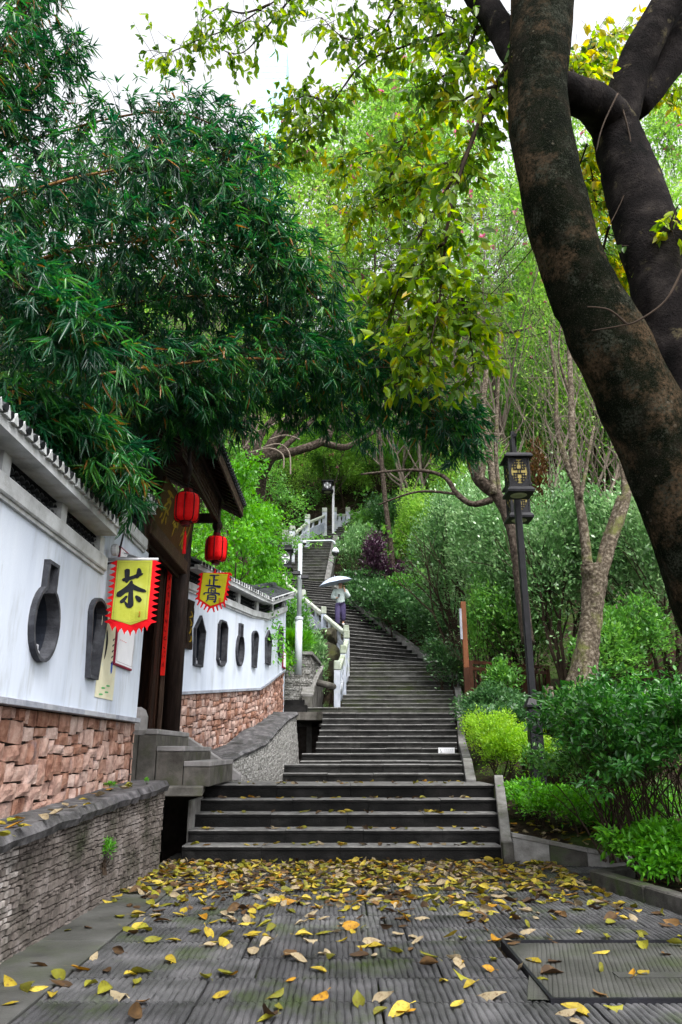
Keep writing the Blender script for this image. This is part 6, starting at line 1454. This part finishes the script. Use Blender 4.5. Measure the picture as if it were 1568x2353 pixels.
# undergrowth of the far slope, nobody could count it
rng = np.random.default_rng(77); n = 90000; px_ = rng.uniform(-22, 40, n); py_ = rng.uniform(27, 70, n); gz = np.array([ground(a, b) for a, b in zip(px_, py_)])
ok = (px_ > np.array([xr(b) for b in py_]) + .5) | (px_ < -6); px_, py_, gz = px_[ok], py_[ok], gz[ok]
clump = 1.6 + 1.2*np.sin(px_*1.3)*np.cos(py_*1.1) + .8*np.sin(px_*2.9+py_*2.3); C = np.stack([px_, py_, gz + rng.random(len(px_))**.6*np.maximum(.4, clump)], 1)
Ax = rng.normal(0,1,C.shape); Ax[:,2] -= .1
tag(link(bpy.data.objects.new('undergrowth', leafmesh('undergrowth', C, Ax, rng.uniform(.2,.42,len(C)), rng.uniform(.12,.2,len(C)), M['L_mid'], tint=rng.random(len(C)), rng=rng))), 'dense green undergrowth covering the far slope below the trees', 'undergrowth', kind='stuff')
# small leafy trees over the far wall (left middle)
for x, yt, D, lbl in ((600,1130,17.3,'light green small-leaved tree hanging over the end of the far white wall'),(535,1060,15.6,'light green tree right behind the gate roof'),(615,1165,19.5,'light green tree left of the white camera pole')):
    X_ = A(x, yt, D).x - .15; zg = 2.0; H_ = at_top(x, yt, D) - zg; s = H_/HT[kS[0].name]; tree(kS, 'small_leaved_tree', lbl, X_, D, zg, x, s*(.85 if x < 610 else .55), 'small-leaved trees behind the far white wall', s)
# gnarled trunk with bundled limbs
gn = empty('gnarled_tree', A(598,1110,20), 'gnarled brown tree with a bundle of limbs and one long horizontal bough', 'tree')
mb = MB(); limb(mb, [px(590,1400,21,18), px(600,1180,21,18), px(604,1100,20.5,20), px(618,1060,20,24), px(640,1035,19.9,20)], 12, 5, .08, 1); mb.build('trunk', M['bark_mid'], gn, smooth=True)
for i, q in enumerate([ [(570,1055,20,18),(640,1045,20,22),(700,1030,20,20),(745,1012,20,18),(762,985,20,14),(770,930,20,9)], [(740,1015,20,18),(790,1028,20,15),(830,1010,20,12),(880,980,20,8)], [(600,1060,20,26),(630,1010,20,22),(665,960,20,18),(690,880,20,12)], [(585,1060,19.8,22),(600,1000,19.8,18),(640,950,19.8,14)], [(610,1050,20.2,20),(650,1000,20.2,16),(720,940,20.2,12)], [(575,1050,20.1,18),(560,1000,20.1,12),(570,930,20.1,8)], [(640,1040,20,14),(700,985,20,11),(740,940,20,8)] ]):
    mb = MB(); limb(mb, [px(*k) for k in q], 9, 5, .06, i); mb.build('limb', M['bark_mid'], gn, smooth=True)
mb = MB()
for q in ([(575,1040),(620,1030),(650,1045),(652,1075)],[(600,1030),(640,1020),(665,1040),(668,1090)],[(560,1030),(590,985),(600,940)],[(560,1000),(610,985),(655,960)],[(590,1020),(575,970),(590,930)],[(620,1010),(655,1000),(690,1010)]):
    P = bez([A(a, b, 19.6) for a, b in q], 4); mb.tube(P, .022, 5)
mb.build('bare_twigs', M['twig'], gn).__setitem__('kind','stuff')
# pollarded tree at right
po = empty('pollard_tree', A(1325,1665,12.2), 'pollarded tree with a thick lichened trunk and pale upright stems right of the street lamp', 'tree')
mb = MB(); limb(mb, [px(1318,1720,12.2,70), px(1322,1640,12.2,66), px(1338,1560,12.2,62), px(1352,1470,12.2,50), px(1362,1400,12.2,48), px(1366,1340,12.2,56), px(1364,1300,12.2,64)], 18, 7, .06, 2); mb.build('trunk', M['bark_pale'], po, smooth=True)
for i, q in enumerate([ [(1352,1330,12.2,34),(1345,1240,12.2,28),(1330,1140,12.2,25),(1318,1060,12.3,22),(1312,900,12.4,18),(1308,780,12.5,13)], [(1330,1130,12.2,20),(1300,1060,12.2,16),(1280,980,12.2,13),(1278,880,12.2,10),(1262,760,12.2,7)],
        [(1370,1330,12.2,24),(1385,1260,12.2,20),(1405,1200,12.1,18),(1425,1140,12,16)], [(1380,1330,12.3,34),(1400,1260,12.4,34),(1425,1190,12.5,32),(1440,1130,12.6,28),(1430,1060,12.8,20)], [(1335,1145,12.1,12),(1350,1060,12.1,10),(1365,980,12.1,8)], [(1308,900,12.4,10),(1285,820,12.4,6),(1290,740,12.4,5)] ]):
    mb = MB(); limb(mb, [px(k[0],k[1],k[2],k[3]*.78) for k in q], 10, 6, .05, 20+i); mb.build('stem', M['bark_pale'], po, smooth=True)
for q in ((1348,1515,24),(1372,1385,20),(1334,1590,18)):
    c = A(q[0]-8, q[1], 12.0); mb = MB(); mb.lathe(c, [(.09,.02),(.08,-.03),(.045,-.045),(.02,-.02)], 12, 0, (-.3,-1,.2)); 
tgs = MB(); r_ = random.Random(12)
for i in range(26):
    x0, y0 = r_.uniform(1260,1350), r_.uniform(820,1150); P = bez([A(x0,y0,12.2), A(x0+r_.uniform(-40,40),y0-r_.uniform(20,70),12.1), A(x0+r_.uniform(-110,90),y0-r_.uniform(40,160),12.0)], 4); tgs.tube(P, [.009*(1-.1*j) for j in range(len(P))], 4, cap=False)
tgs.build('bare_twigs', M['twig'], po).__setitem__('kind','stuff')
# leaning bare-crowned tree just behind the lamp heads
p2 = empty('pruned_tree', A(1190,1400,15.5), 'pruned tree behind the lamp heads with bent trunk and long low bough', 'tree')
for nm, q in (('trunk',[(1215,1480,15.5,40),(1195,1330,15.5,36),(1180,1230,15.5,34),(1150,1150,15.5,36),(1110,1110,15.5,38),(1092,1085,15.5,34),(1075,1030,15.5,22),(1068,960,15.5,16),(1062,900,15.5,14)]),
              ('stem',[(1135,1135,15.4,22),(1125,1030,15.4,20),(1110,930,15.4,18),(1118,840,15.4,16),(1100,720,15.4,12)]),('stem',[(1105,1105,15.4,18),(1118,1030,15.4,16),(1122,960,15.4,14),(1085,900,15.4,10)]),
              ('bough',[(1130,1148,15.5,22),(1085,1158,15.5,18),(1050,1135,15.5,16),(1020,1095,15.5,12),(950,1080,15.6,9),(830,1090,15.8,6)]),('bough',[(1050,1135,15.5,9),(960,1130,15.6,7),(870,1160,15.8,5)]),
              ('stem',[(1150,1150,15.6,14),(1140,1040,15.6,12),(1145,900,15.6,10),(1150,760,15.6,7)])):
    mb = MB(); limb(mb, [px(k[0],k[1],k[2],k[3]*.78) for k in q], 10, 6, .05, int(q[0][0])); mb.build(nm, M['bark_pale'] if nm == 'stem' else M['bark_mid'], p2, smooth=True)
tgs = MB()
for i in range(34):
    x0, y0 = r_.uniform(1040,1150), r_.uniform(860,1120); P = bez([A(x0,y0,15.4), A(x0+r_.uniform(-40,40),y0+r_.uniform(-60,10),15.3), A(x0+r_.uniform(-110,60),y0+r_.uniform(-100,40),15.2)], 4); tgs.tube(P, [.012*(1-.1*j) for j in range(len(P))], 4, cap=False)
tgs.build('bare_twigs', M['twig'], p2).__setitem__('kind','stuff')
# shrubs
KB = dict(dark=('L_dark',.085,.042,9), pale=('L_pale',.10,.042,10), mid=('L_mid',.085,.04,9), lime=('L_lime',.05,.024,10), bright=('L_bright',.08,.03,9), purple=('L_purple',.08,.04,8),
 fresh=('L_feather',.08,.03,9), cover=('L_bright',.065,.03,10), ivy=('L_dark',.06,.045,10), darkcover=('L_dark',.07,.036,10), grass=('L_bright',.26,.014,6), rust=('L_rust',.12,.03,8))
SH = [ # kit, px x, px y(base), D, rx, rz, label
 ('dark',1010,1500,24.2,1.2,1.5,'low dark hedge shrub at the foot of the diagonal curb'),
 ('dark',960,1470,25.2,1.4,1.5,'dark hedge shrub above the lower diagonal curb'),
 ('dark',905,1440,25.8,1.3,1.3,'dark hedge shrub in the middle of the diagonal curb'),
 ('mid',925,1395,27.4,1.3,1.0,'rounded green shrub behind the diagonal hedge'),
 ('dark',865,1415,27,1.2,1.2,'dark hedge shrub right beside the person with the umbrella'),
 ('dark',845,1385,28.3,1.2,1.1,'dark hedge shrub behind the umbrella'),
 ('pale',812,1350,30,1.0,2.0,'pale-leaved shrub edging the far steps above the umbrella'),
 ('pale',850,1330,31,1.3,2.0,'pale-leaved shrub between umbrella and purple shrub'),
 ('purple',856,1345,27.8,1.05,1.6,'purple-leaved shrub on the hedge slope right of the umbrella'),
 ('purple',850,1285,32.5,1.3,.9,'flat band of purple foliage under the far green shrub'),
 ('purple',905,1365,28.0,.9,1.0,'darker purple shrub below the bright fern-green one'),
 ('mid',865,1265,35,1.6,1.7,'soft green shrub beside the far upper steps'),
 ('dark',900,1260,34,1.8,2.2,'dark green shrub right of the far upper steps'),
 ('fresh',968,1330,29.3,1.3,2.4,'bright fern-green shrub standing out from the dark hedge'),
 ('fresh',1000,1270,29.5,1.7,2.4,'second bright green shrub higher up the slope'),
 ('fresh',1085,1200,29,2.0,2.6,'bright green shrub behind the long low bough'),
 ('pale',1060,1420,21.5,1.6,3.2,'tall glossy grey-green shrub left of the brown post'),
 ('pale',1095,1340,24.5,1.4,2.4,'glossy grey-green shrub overhanging the hedge'),
 ('pale',1140,1420,20,1.5,3.4,'tall glossy shrub behind the brown post'),
 ('mid',1120,1540,18.6,1.0,1.8,'green leafy shrub growing through the brown fence'),
 ('pale',1210,1480,18.5,1.6,3.2,'tall pale-leaved shrub behind the lamp pole'),
 ('pale',1290,1500,17,1.5,3.2,'tall pale-leaved shrub behind the pollard trunk'),
 ('mid',1165,1608,15.7,.5,.62,'small green bush growing before the rust-brown fence'),
 ('mid',1210,1560,18.2,1.3,2.0,'green shrub behind the fence at the lamp pole'),
 ('pale',1440,1500,16.5,1.6,3.1,'tall pale-leaved shrub right of the pollard trunk'),
 ('pale',1540,1480,15.5,1.5,2.9,'tall pale-leaved shrub at the right edge'),
 ('mid',1480,1580,15.2,1.2,1.5,'mid green shrub behind the rail fence'),
 ('mid',1390,1620,14.6,.9,1.3,'thin green shrub at the pollard trunk'),
 ('dark',1035,1560,20.3,.7,.9,'small dark shrub hugging the curved curb'),
 ('darkcover',1095,1655,15.2,.7,.5,'low dark green cover right of the stair curb'),
 ('darkcover',1140,1655,14.9,.8,.5,'low green cover below the brown fence'),
 ('ivy',1170,1700,13.4,1.0,.5,'ivy-like ground cover behind the lime bushes'),
 ('ivy',1225,1675,14.2,1.0,.5,'ivy-like ground cover left of the stump'),
 ('ivy',1290,1700,13,.9,.5,'ivy-like ground cover between stump and pollard tree'),
 ('lime',1130,1735,12.6,.52,.55,'lime green bush beside the middle flight, the smaller rear one'),
 ('lime',1150,1790,11.4,.52,.66,'lime green bush beside the middle flight, the brighter front one'),
 ('lime',1212,1795,11.5,.5,.68,'lime green bush touching the lamp post'),
 ('lime',1290,1800,11.2,.6,.5,'lime green bush right of the lamp post'),
 ('mid',1400,1740,10.8,.9,.75,'green shrub behind the dark front shrub'),
 ('cover',1250,1880,9.7,.5,.32,'low ferny cover at the foot of the lamp post'),
 ('cover',1330,1895,9.4,.5,.34,'low ferny cover in the middle of the front bed'),
 ('cover',1420,1930,9.2,.5,.34,'low ferny cover above the sloping bed coping'),
 ('cover',1500,1910,9.4,.6,.4,'low ferny cover at the right end of the front bed'),
 ('cover',1215,1850,10.1,.4,.26,'low ferny cover right of the stair curb'),
 ('mid',700,1505,20.4,.4,.2,'leafy shrub behind the white camera pole'),
 ('pale',725,1515,20,.4,.3,'pale flowering shrub below the balustrade panels'),
 ('mid',665,1465,19,.6,.6,'leafy shrub at the end of the far white wall'),
 ('grass',672,1508,18.1,.45,.42,'tuft of long bright grass on the stacked-stone wall'),
 ('fresh',800,1190,43,3.2,4.5,'broad fresh green shrub behind the topmost balustrade'),
 ('mid',700,1190,42,3.0,5.5,'leafy thicket left of the far lamp post'),
 ('mid',880,1180,42,3.0,5.0,'leafy thicket above the highest steps'),
 ('fresh',960,1150,38,3.0,4.5,'bright thicket on the slope right of the highest steps'),
 ('mid',1050,1120,36,3.0,4.5,'leafy thicket on the slope behind the low bough'),
 ('fresh',1150,1100,34,3.0,4.5,'bright thicket left of the lamp heads'),
 ('mid',1260,1090,31,3.0,4.5,'leafy thicket right of the lamp heads'),
 ('fresh',1370,1090,29,2.8,4.5,'bright thicket behind the pollard stems'),
 ('mid',1500,1120,27,2.8,4.5,'leafy thicket behind the leaning trunk'),
 ('fresh',620,1180,36,3.0,6.5,'bright thicket behind the gnarled tree'),
 ('rust',1235,1130,24,.45,.5,'rust-coloured bush behind the lamp heads')]
for i, (k, x, yb, D, rx, rz, lbl) in enumerate(SH):
    X_, Y_, Z_ = atg(x, yb, D)
    if k != 'grass': 
        g = ground(X_, Y_); top = Z_ + rz; Z_ = min(Z_, g); rz = top - Z_
    mt_, l_, w_, bp_ = KB[k]; f_ = .8 if D < 13 else (1.15 if D < 22 else 1.5); ar = 2*math.pi*(rx*rx+2*rx*rz)/3*1.6; nn_ = int(min(16000, max(1500, ar/(l_*w_*f_*f_)*1.25))) if k != 'grass' else 2500
    kit_ = bush_kit(900+i, rx, rx, rz, nn_, (l_*f_, w_*f_), M[mt_], bumps=bp_, stems=6)
    bush(kit_, 'shrub' if k not in ('cover','ivy','darkcover','grass') else {'grass':'grass_tuft'}.get(k,'ground_cover'), lbl, X_, Y_, Z_, i*1.7, 1, {'grass':'grass','cover':'ground cover','ivy':'ground cover','darkcover':'ground cover'}.get(k,'shrub'))
# front right shrub: twiggy, dark underneath, leaves on top
def front_shrub(seed, x, y, z, H, R, n, lbl, leafL=.06, mat='L_mid', stems=12):
    rng = np.random.default_rng(seed); tips, tubes = [], []
    for i in range(stems):
        g = rng.random()*6.28; q = rng.uniform(.1,.75); grow(rng, (rng.normal(0,.06),rng.normal(0,.06),-.1), np.array([math.cos(g)*q*R/H*1.3, math.sin(g)*q*R/H*1.3, 1]), H*.36, .016, 3, tips, tubes, .42, (2,3), .12, .72, .12, 4, .0025)
    C, Ax, L, W, idx = puff(rng, tips, n, .13, leafL, leafL*.42, .0)
    t = empty('shrub', (x,y,z), lbl, 'shrub')
    o = bpy.data.objects.new('stem', tubes_mb(tubes,6).mesh('stem', M['twig_dark'], smooth=True)); COL.objects.link(o); o.parent = t
    o = bpy.data.objects.new('crown', leafmesh('crown', C, Ax, L, W, M[mat], 'leaf', nrm=np.array([0,0,1.])+rng.normal(0,.5,C.shape), tint=np.clip(rng.random(len(tips))[idx]*.6+rng.random(len(C))*.5,0,1), rng=rng)); COL.objects.link(o); o.parent = t; o['kind'] = 'stuff'
front_shrub(1, A(1500,1960,7.9).x, 7.9, .02, 2.0, 1.1, 17, 'large dark twiggy shrub with glossy leaves at the right edge of the front bed', .075, 'L_deep', 14)
front_shrub(2, A(1390,1900,8.7).x, 8.7, .15, 1.35, .9, 13, 'twiggy shrub just behind and left of the large front one', mat='L_mid')
front_shrub(3, A(1590,1900,7.4).x, 7.4, .05, 1.8, .9, 15, 'dark twiggy shrub cut by the right edge of the view', .075, 'L_deep')
front_shrub(4, A(1530,2000,7.3).x, 7.3, .05, .6, .5, 14, 'low bright-leaved sprout at the foot of the large front shrub', .07, 'L_bright')
front_shrub(5, A(1480,1800,9.6).x, 9.6, .3, 1.5, .9, 9, 'leafy shrub behind the large front shrub', .06, 'L_mid')
# weeds on the walls
kw = bush_kit(15,.09,.06,.13,260,(.05,.008),M['L_bright'],stems=3)
for (x, y, z, lbl) in ((-1.90, 6.55, .32, 'small green fern growing out of the near stone-chip wall'),): bush(kw, 'fern', lbl, x, y, z, 0, 1, 'fern')
bush(kw, 'weed', 'tiny green weed on the coping at the foot of the red stones', -2.1, 7.2, .84, 1, (.7,.7,.4), 'weed')
bush(kw, 'weed', 'tiny green weed near the end of the near coping', -1.95, 7.9, .86, 2, (.35,.35,.35), 'weed')
# ------------------------------------------------------------------ fallen leaves
def curl_leaf(seed, mat):
    r = random.Random(seed); nu, nv = 7, 5; V_ = []; cu, cv, tw = r.uniform(.1,.9)*r.choice((1,1,-.5)), r.uniform(.2,1.2), r.uniform(-.5,.5)
    for i in range(nu):
        u = i/(nu-1); w = .27*math.sin(math.pi*min(1,u**.8*1.0))**.75*(1-.25*u)+.004
        for j in range(nv):
            v = (j/(nv-1)-.5)*2; x = u-.5; y = v*w; z = cu*.5*(x*x) + cv*.9*(y*y)/.3 + tw*x*y + r.uniform(-.012,.012) - (.015 if j == 2 else 0)
            V_.append((x, y, z))
    Q = [(i*nv+j, (i+1)*nv+j, (i+1)*nv+j+1, i*nv+j+1) for i in range(nu-1) for j in range(nv-1)]
    b = len(V_); V_ += [(-.5,-.006,V_[2][2]),(-.5,.006,V_[2][2]),(-.78,.006+r.uniform(-.06,.06),.02),(-.78,-.006,.02)]; Q.append((b,b+1,b+2,b+3))
    zmin = min(v[2] for v in V_); V_ = [(x,y,z-zmin) for x,y,z in V_]; t0 = r.random()
    return qmesh('fallen_leaf', V_, Q, mat, [min(1,max(0,t0+r.uniform(-.15,.15))) for _ in Q])
KL = [('fl_yellow','bright yellow',10),('fl_olive','olive yellow',8),('fl_brown','dark brown',6),('fl_pale','pale dry tan',6),('fl_orange','orange yellow',4)]
LM = [(curl_leaf(500+i*20+j, M[m]), c) for i, (m, c, n) in enumerate(KL) for j in range(n)]
wts = np.array([.25/10]*10 + [.24/8]*8 + [.25/6]*6 + [.2/6]*6 + [.06/4]*4); wts /= wts.sum()
rng = np.random.default_rng(21); LP = []
def dens_y(y): return interp(y, [2.6,4.2,5.2,6.0,6.8,7.4,8.9], [5,6,11,20,60,140,200])
for _ in range(38000):
    x, y = rng.uniform(-1.9, 4.2), rng.uniform(2.4, 8.93)
    if rng.random() > dens_y(y)/200: continue
    if x < -1.5 and rng.random() < .5*(1 if y < 7 else .2): continue
    if x > 2.3 + max(0,(6.6-y)*.3) and y > 5.3: continue
    if rng.random() > .30: continue
    LP.append((x, y, .002))
LP = [p for p in LP]
hand = [(330,2305),(270,2290),(520,2240),(510,2290),(395,2208),(155,2140),(305,2350-10),(640,2318),(612,2345),(1060,2215),(1130,2290),(1300,2330),(1050,2312),(860,2196),(540,2240),(1200,2230),(1380,2192),(1180,2170),(90,2275),(20,2310),(700,2150),(330,2140),(235,2040+15),(960,2165),(1480,2240)]
for x, y in hand:
    v = 1176.5-y; dz = FPX*SP+v*CP; D = -EYE*(FPX*CP-v*SP)/dz; LP.append((A(x,y,D).x, D, .004))
LP.sort(key=lambda p: p[1]); stuffV, stuffQ, stuffT, mats_ = {}, {}, {}, {}
zones = [(0,4.3,'in front near the camera'),(4.3,5.1,'on the front rows of grooved slabs'),(5.1,6.1,'on the grooved slabs midway to the stairs'),(6.1,9,'in the leaf litter before the stairs')]
for i, (x, y, z) in enumerate(LP):
    k = int(rng.choice(len(LM), p=wts)); me_, cname = LM[k]; s = rng.uniform(.065,.13)*interp(y,[3.5,5,8],[1.35,1.15,.95]); rz_ = rng.uniform(0,6.28); tx, ty = rng.normal(0,.22), rng.normal(0,.22)
    if y > 7: z += rng.uniform(0,.025)
    if rng.random() < .12: tx += rng.choice((-1,1))*rng.uniform(.5,1.1); z += s*.12
    if rng.random() < .3: tx += math.pi; z += s*.12
    if i < 300:
        o = inst('fallen_leaf', me_, None, (x,y,z), (tx,ty,rz_), (s,s,s)); zn = ['at the near edge','on front slabs','midway to stairs','in leaf litter'][[q for q in range(4) if zones[q][0] <= y < zones[q][1]][0]]
        sd = 'by chip-faced wall' if x < -1.2 else 'left of centre' if x < -.3 else 'near the centre' if x < .6 else 'right of centre' if x < 1.4 else 'towards the kerb'
        stt = 'standing on edge' if abs(math.sin(tx)) > .45 else ('turned face down' if abs(tx) > 2 else 'lying flat'); sz = 'large' if s > .11 else 'small' if s < .085 else 'medium'
        tag(o, f'{sz} {cname} leaf {stt}, {zn}, {sd}', 'leaf', f'{sz} {cname} leaves {stt} {zn} {sd}')
    else:
        mt = np.array(Matrix.Translation((x,y,z)) @ __import__('mathutils').Euler((tx,ty,rz_)).to_matrix().to_4x4() @ Matrix.Scale(s,4)); n_ = len(me_.vertices)
        co = np.empty(n_*3); me_.vertices.foreach_get('co', co); co = co.reshape(-1,3) @ mt[:3,:3].T + mt[:3,3]
        q = np.empty(len(me_.polygons)*4, int); me_.loops.foreach_get('vertex_index', q); t = np.empty(len(me_.polygons)); me_.attributes['tint'].data.foreach_get('value', t)
        mn = me_.materials[0].name; b = sum(len(v) for v in stuffV.get(mn, [])); stuffV.setdefault(mn, []).append(co); stuffQ.setdefault(mn, []).append(q.reshape(-1,4)+b); stuffT.setdefault(mn, []).append(t); mats_[mn] = me_.materials[0]
def strew(rect_list, seed):
    rng = np.random.default_rng(seed)
    for (x0,x1,y0,y1,zf,n) in rect_list:
        for _ in range(n):
            x, y = rng.uniform(x0,x1), rng.uniform(y0,y1); z = zf(x,y) if callable(zf) else zf
            k = int(rng.choice(len(LM), p=wts)); me_, _c = LM[k]; s = rng.uniform(.07,.13)
            mt = np.array(Matrix.Translation((x,y,z)) @ __import__('mathutils').Euler((rng.normal(0,.2),rng.normal(0,.2),rng.uniform(0,6.28))).to_matrix().to_4x4() @ Matrix.Scale(s,4)); n_ = len(me_.vertices)
            co = np.empty(n_*3); me_.vertices.foreach_get('co', co); co = co.reshape(-1,3) @ mt[:3,:3].T + mt[:3,3]
            q = np.empty(len(me_.polygons)*4, int); me_.loops.foreach_get('vertex_index', q); t = np.empty(len(me_.polygons)); me_.attributes['tint'].data.foreach_get('value', t)
            mn = me_.materials[0].name; b = sum(len(v) for v in stuffV.get(mn, [])); stuffV.setdefault(mn, []).append(co); stuffQ.setdefault(mn, []).append(q.reshape(-1,4)+b); stuffT.setdefault(mn, []).append(t); mats_[mn] = me_.materials[0]
st1 = [A(700,y,D).z for y, D in ((1944.5,8.95),(1906.5,9.27),(1869,9.59),(1836,9.91),(1803,10.23))]
strew([(-1.65,1.75,8.99,9.2,st1[0]+.004,34),(-1.6,1.7,9.3,9.5,st1[1]+.004,30),(-1.6,1.7,9.62,9.85,st1[2]+.004,28),(-1.6,1.7,9.95,10.2,st1[3]+.004,26),(-1.5,1.7,10.25,11.2,st1[4]+.004,30),
       (-2.12,-1.87,4.4,8.0,lambda x,y: interp(y-3.6,[0,1.1,4.8],[.58,.62,.775])+.112,26),(1.9,3.4,8.9,9.8,lambda x,y: ground(x,y)+.02,90),(2.5,3.6,6.0,8.4,lambda x,y: ground(x,y)+.02,70),(2.9,4.3,14,19,lambda x,y: ground(x,y)+.03,60)], 5)
for mn in stuffV:
    tag(link(bpy.data.objects.new('leaf_litter', qmesh('leaf_litter', np.concatenate(stuffV[mn]), np.concatenate(stuffQ[mn]), mats_[mn], np.concatenate(stuffT[mn])))), {'y':'litter of bright yellow leaves before and on the stairs'}.get('n') or 'litter of ' + {'yellow_fallen_leaf':'bright yellow','olive_fallen_leaf':'olive yellow','brown_fallen_leaf':'dark brown','pale_dry_leaf':'pale dry','orange_fallen_leaf':'orange'}[mn] + ' leaves before and on the stairs', 'leaf litter', kind='stuff')
# ------------------------------------------------------------------ person with umbrella
def skin(name, nodes, edges, mat, parent, sub=2, root=0):
    me = bpy.data.meshes.new(name); me.from_pydata([n[0] for n in nodes], edges, []); me.materials.append(mat)
    o = bpy.data.objects.new(name, me); COL.objects.link(o)
    if parent is not None: o.parent = parent
    m = o.modifiers.new('skin', 'SKIN'); m.use_smooth_shade = True
    for i, n in enumerate(nodes):
        r = n[1]; o.data.skin_vertices[0].data[i].radius = (r, r) if not hasattr(r, '__len__') else r
        o.data.skin_vertices[0].data[i].use_root = (i == root)
    s = o.modifiers.new('sub', 'SUBSURF'); s.levels = sub; s.render_levels = sub
    return o
PXX, PYY = -.02, 24.9
pz = A(783, 1446, PYY).z
S_ = 1.0
body = [((0,0,.90),(.13,.09)),((0,0,1.05),(.11,.08)),((0,0,1.22),(.14,.09)),((0,0,1.34),(.10,.07)),((0,-.01,1.42),.045),((0,-.02,1.50),.075),((0,-.02,1.58),.085),
  ((-.17,0,1.31),.045),((-.24,-.03,1.06),.036),((-.10,-.20,1.03),.026),((-.06,-.24,1.05),.024),
  ((.17,0,1.31),.045),((.26,-.06,1.07),.036),((.15,-.13,1.30),.026),((.115,-.12,1.42),.024),
  ((-.08,0,.82),.08),((-.09,-.06,.46),.05),((-.09,-.02,.09),.034),((-.10,-.14,.03),.03),((.08,0,.82),.08),((.09,.0,.50),.05),((.09,.08,.22),.034),((.10,-.04,.17),.03)]
eb = [(0,1),(1,2),(2,3),(3,4),(4,5),(5,6),(3,7),(7,8),(8,9),(9,10),(3,11),(11,12),(12,13),(13,14),(0,15),(15,16),(16,17),(17,18),(0,19),(19,20),(20,21),(21,22)]
pr_ = skin('person', body, eb, M['skin'], None); pr_.location = (PXX,PYY,pz)
tag(pr_, 'person in pale jacket and purple trousers walking down the stairs with a phone', 'person')
skin('jacket', [((0,0,.84),(.16,.125)),((0,0,.95),(.165,.13)),((0,0,1.15),(.18,.13)),((0,0,1.30),(.15,.11)),((0,0,1.38),(.08,.07)),((-.19,0,1.31),.08),((-.27,-.03,1.07),.085),((-.14,-.17,1.04),.06),((.19,0,1.31),.08),((.29,-.06,1.08),.085),((.17,-.12,1.28),.055)],
     [(0,1),(1,2),(2,3),(3,4),(3,5),(5,6),(6,7),(3,8),(8,9),(9,10)], M['jacket'], pr_)
skin('trousers', [((0,0,1.0),(.15,.11)),((-.085,0,.80),.115),((-.095,-.06,.46),.095),((-.095,-.02,.14),.085),((.085,0,.80),.115),((.095,0,.50),.095),((.095,.08,.28),.085)], [(0,1),(1,2),(2,3),(0,4),(4,5),(5,6)], M['trousers'], pr_)
skin('hair', [((0,.01,1.60),.098),((0,.03,1.52),.085),((0,.05,1.42),.05)], [(0,1),(1,2)], M['hair'], pr_)
for s, y_, z_ in ((-1,-.09,.03),(1,-.0,.17)):
    skin('shoe', [((s*.10,y_+.07,z_+.01),.045),((s*.10,y_,z_),.045),((s*.10,y_-.09,z_-.01),.035)], [(0,1),(1,2)], M['white'], pr_, 1)
for i in range(5):
    for hx, hy, hz, sx in ((-.05,-.25,1.06,-1),(.115,-.125,1.44,1)):
        o = skin('finger', [((hx+(i-2)*.012,hy,hz),.008),((hx+(i-2)*.013,hy-.02,hz+.02),.007),((hx+(i-2)*.012,hy-.012,hz+.045-.004*abs(i-2)),.006)], [(0,1),(1,2)], M['skin'], pr_, 1)
for s in (-1,1):
    e = MB(); e.lathe((s*.03,-.105,1.565), [(.001,.006),(.009,.003),(.009,-.003)], 8, 0, (0,-1,0)); o = bpy.data.objects.new('eye', e.mesh('eye', M['hair'])); COL.objects.link(o); o.parent = pr_
e = MB(); e.add([(-.012,-.1,1.53),(.012,-.1,1.53),(0,-.13,1.525),(0,-.1,1.565)], [(0,1,2),(0,2,3),(2,1,3)]); o = bpy.data.objects.new('nose', e.mesh('nose', M['skin'])); COL.objects.link(o); o.parent = pr_
e = MB().beam((-.022,-.104,1.50),(.022,-.104,1.50),.006,.01); o = bpy.data.objects.new('mouth', e.mesh('mouth', M['maroon'])); COL.objects.link(o); o.parent = pr_
tag(MB().box(PXX-.09,PXX-.02,PYY-.30,PYY-.28,pz+1.03,pz+1.14).build('phone', M['black_glass'], None, (PXX-.05,PYY-.29,pz+1.05), bevel=.004), 'dark phone held at the chest of the person under the umbrella', 'phone')
um = empty('umbrella', (PXX-.1,PYY-.05,pz+1.1), 'pale silver-blue umbrella tilted to the left over the walking person', 'umbrella')
apex = Vector((PXX-.20, PYY-.02, pz+1.80)); ax = Vector((-.22,-.10,1)).normalized(); Ru = .60; ea = ax.orthogonal().normalized(); eb_ = ax.cross(ea); nr = 8
for i in range(nr):
    mb = MB(); g0, g1 = 2*math.pi*i/nr, 2*math.pi*(i+1)/nr; vs = []
    for a, drop in ((0.02,0),(.35,-.035),(.7,-.13),(1,-.27)):
        for q in (0,.25,.5,.75,1):
            g = g0+(g1-g0)*q; k = 1 - .07*math.sin(math.pi*q)*a; vs.append(apex + (ea*math.cos(g)+eb_*math.sin(g))*Ru*a*k + ax*(drop*Ru*1.35 + .012*math.sin(math.pi*q)*a))
    vs2 = [v - ax*.003 for v in vs]; fs = [(j*5+k, j*5+k+1, (j+1)*5+k+1, (j+1)*5+k) for j in range(3) for k in range(4)]
    mb.add(vs, fs); mb.add(vs2, [f[::-1] for f in fs]); mb.build('canopy_panel', M['umb'], um, smooth=True)
    MB().tube([apex + (ea*math.cos(g0)+eb_*math.sin(g0))*Ru*a + ax*(d_*Ru*1.35-.008) for a, d_ in ((0.02,0),(.35,-.035),(.7,-.13),(1,-.27))], .004, 4).build('rib', M['steel'], um)
MB().tube([apex+ax*.06, apex-ax*.62], .008, 6).build('shaft', M['steel'], um)
MB().tube([apex-ax*.60, apex-ax*.70], .014, 8).build('handle', M['black_steel'], um)
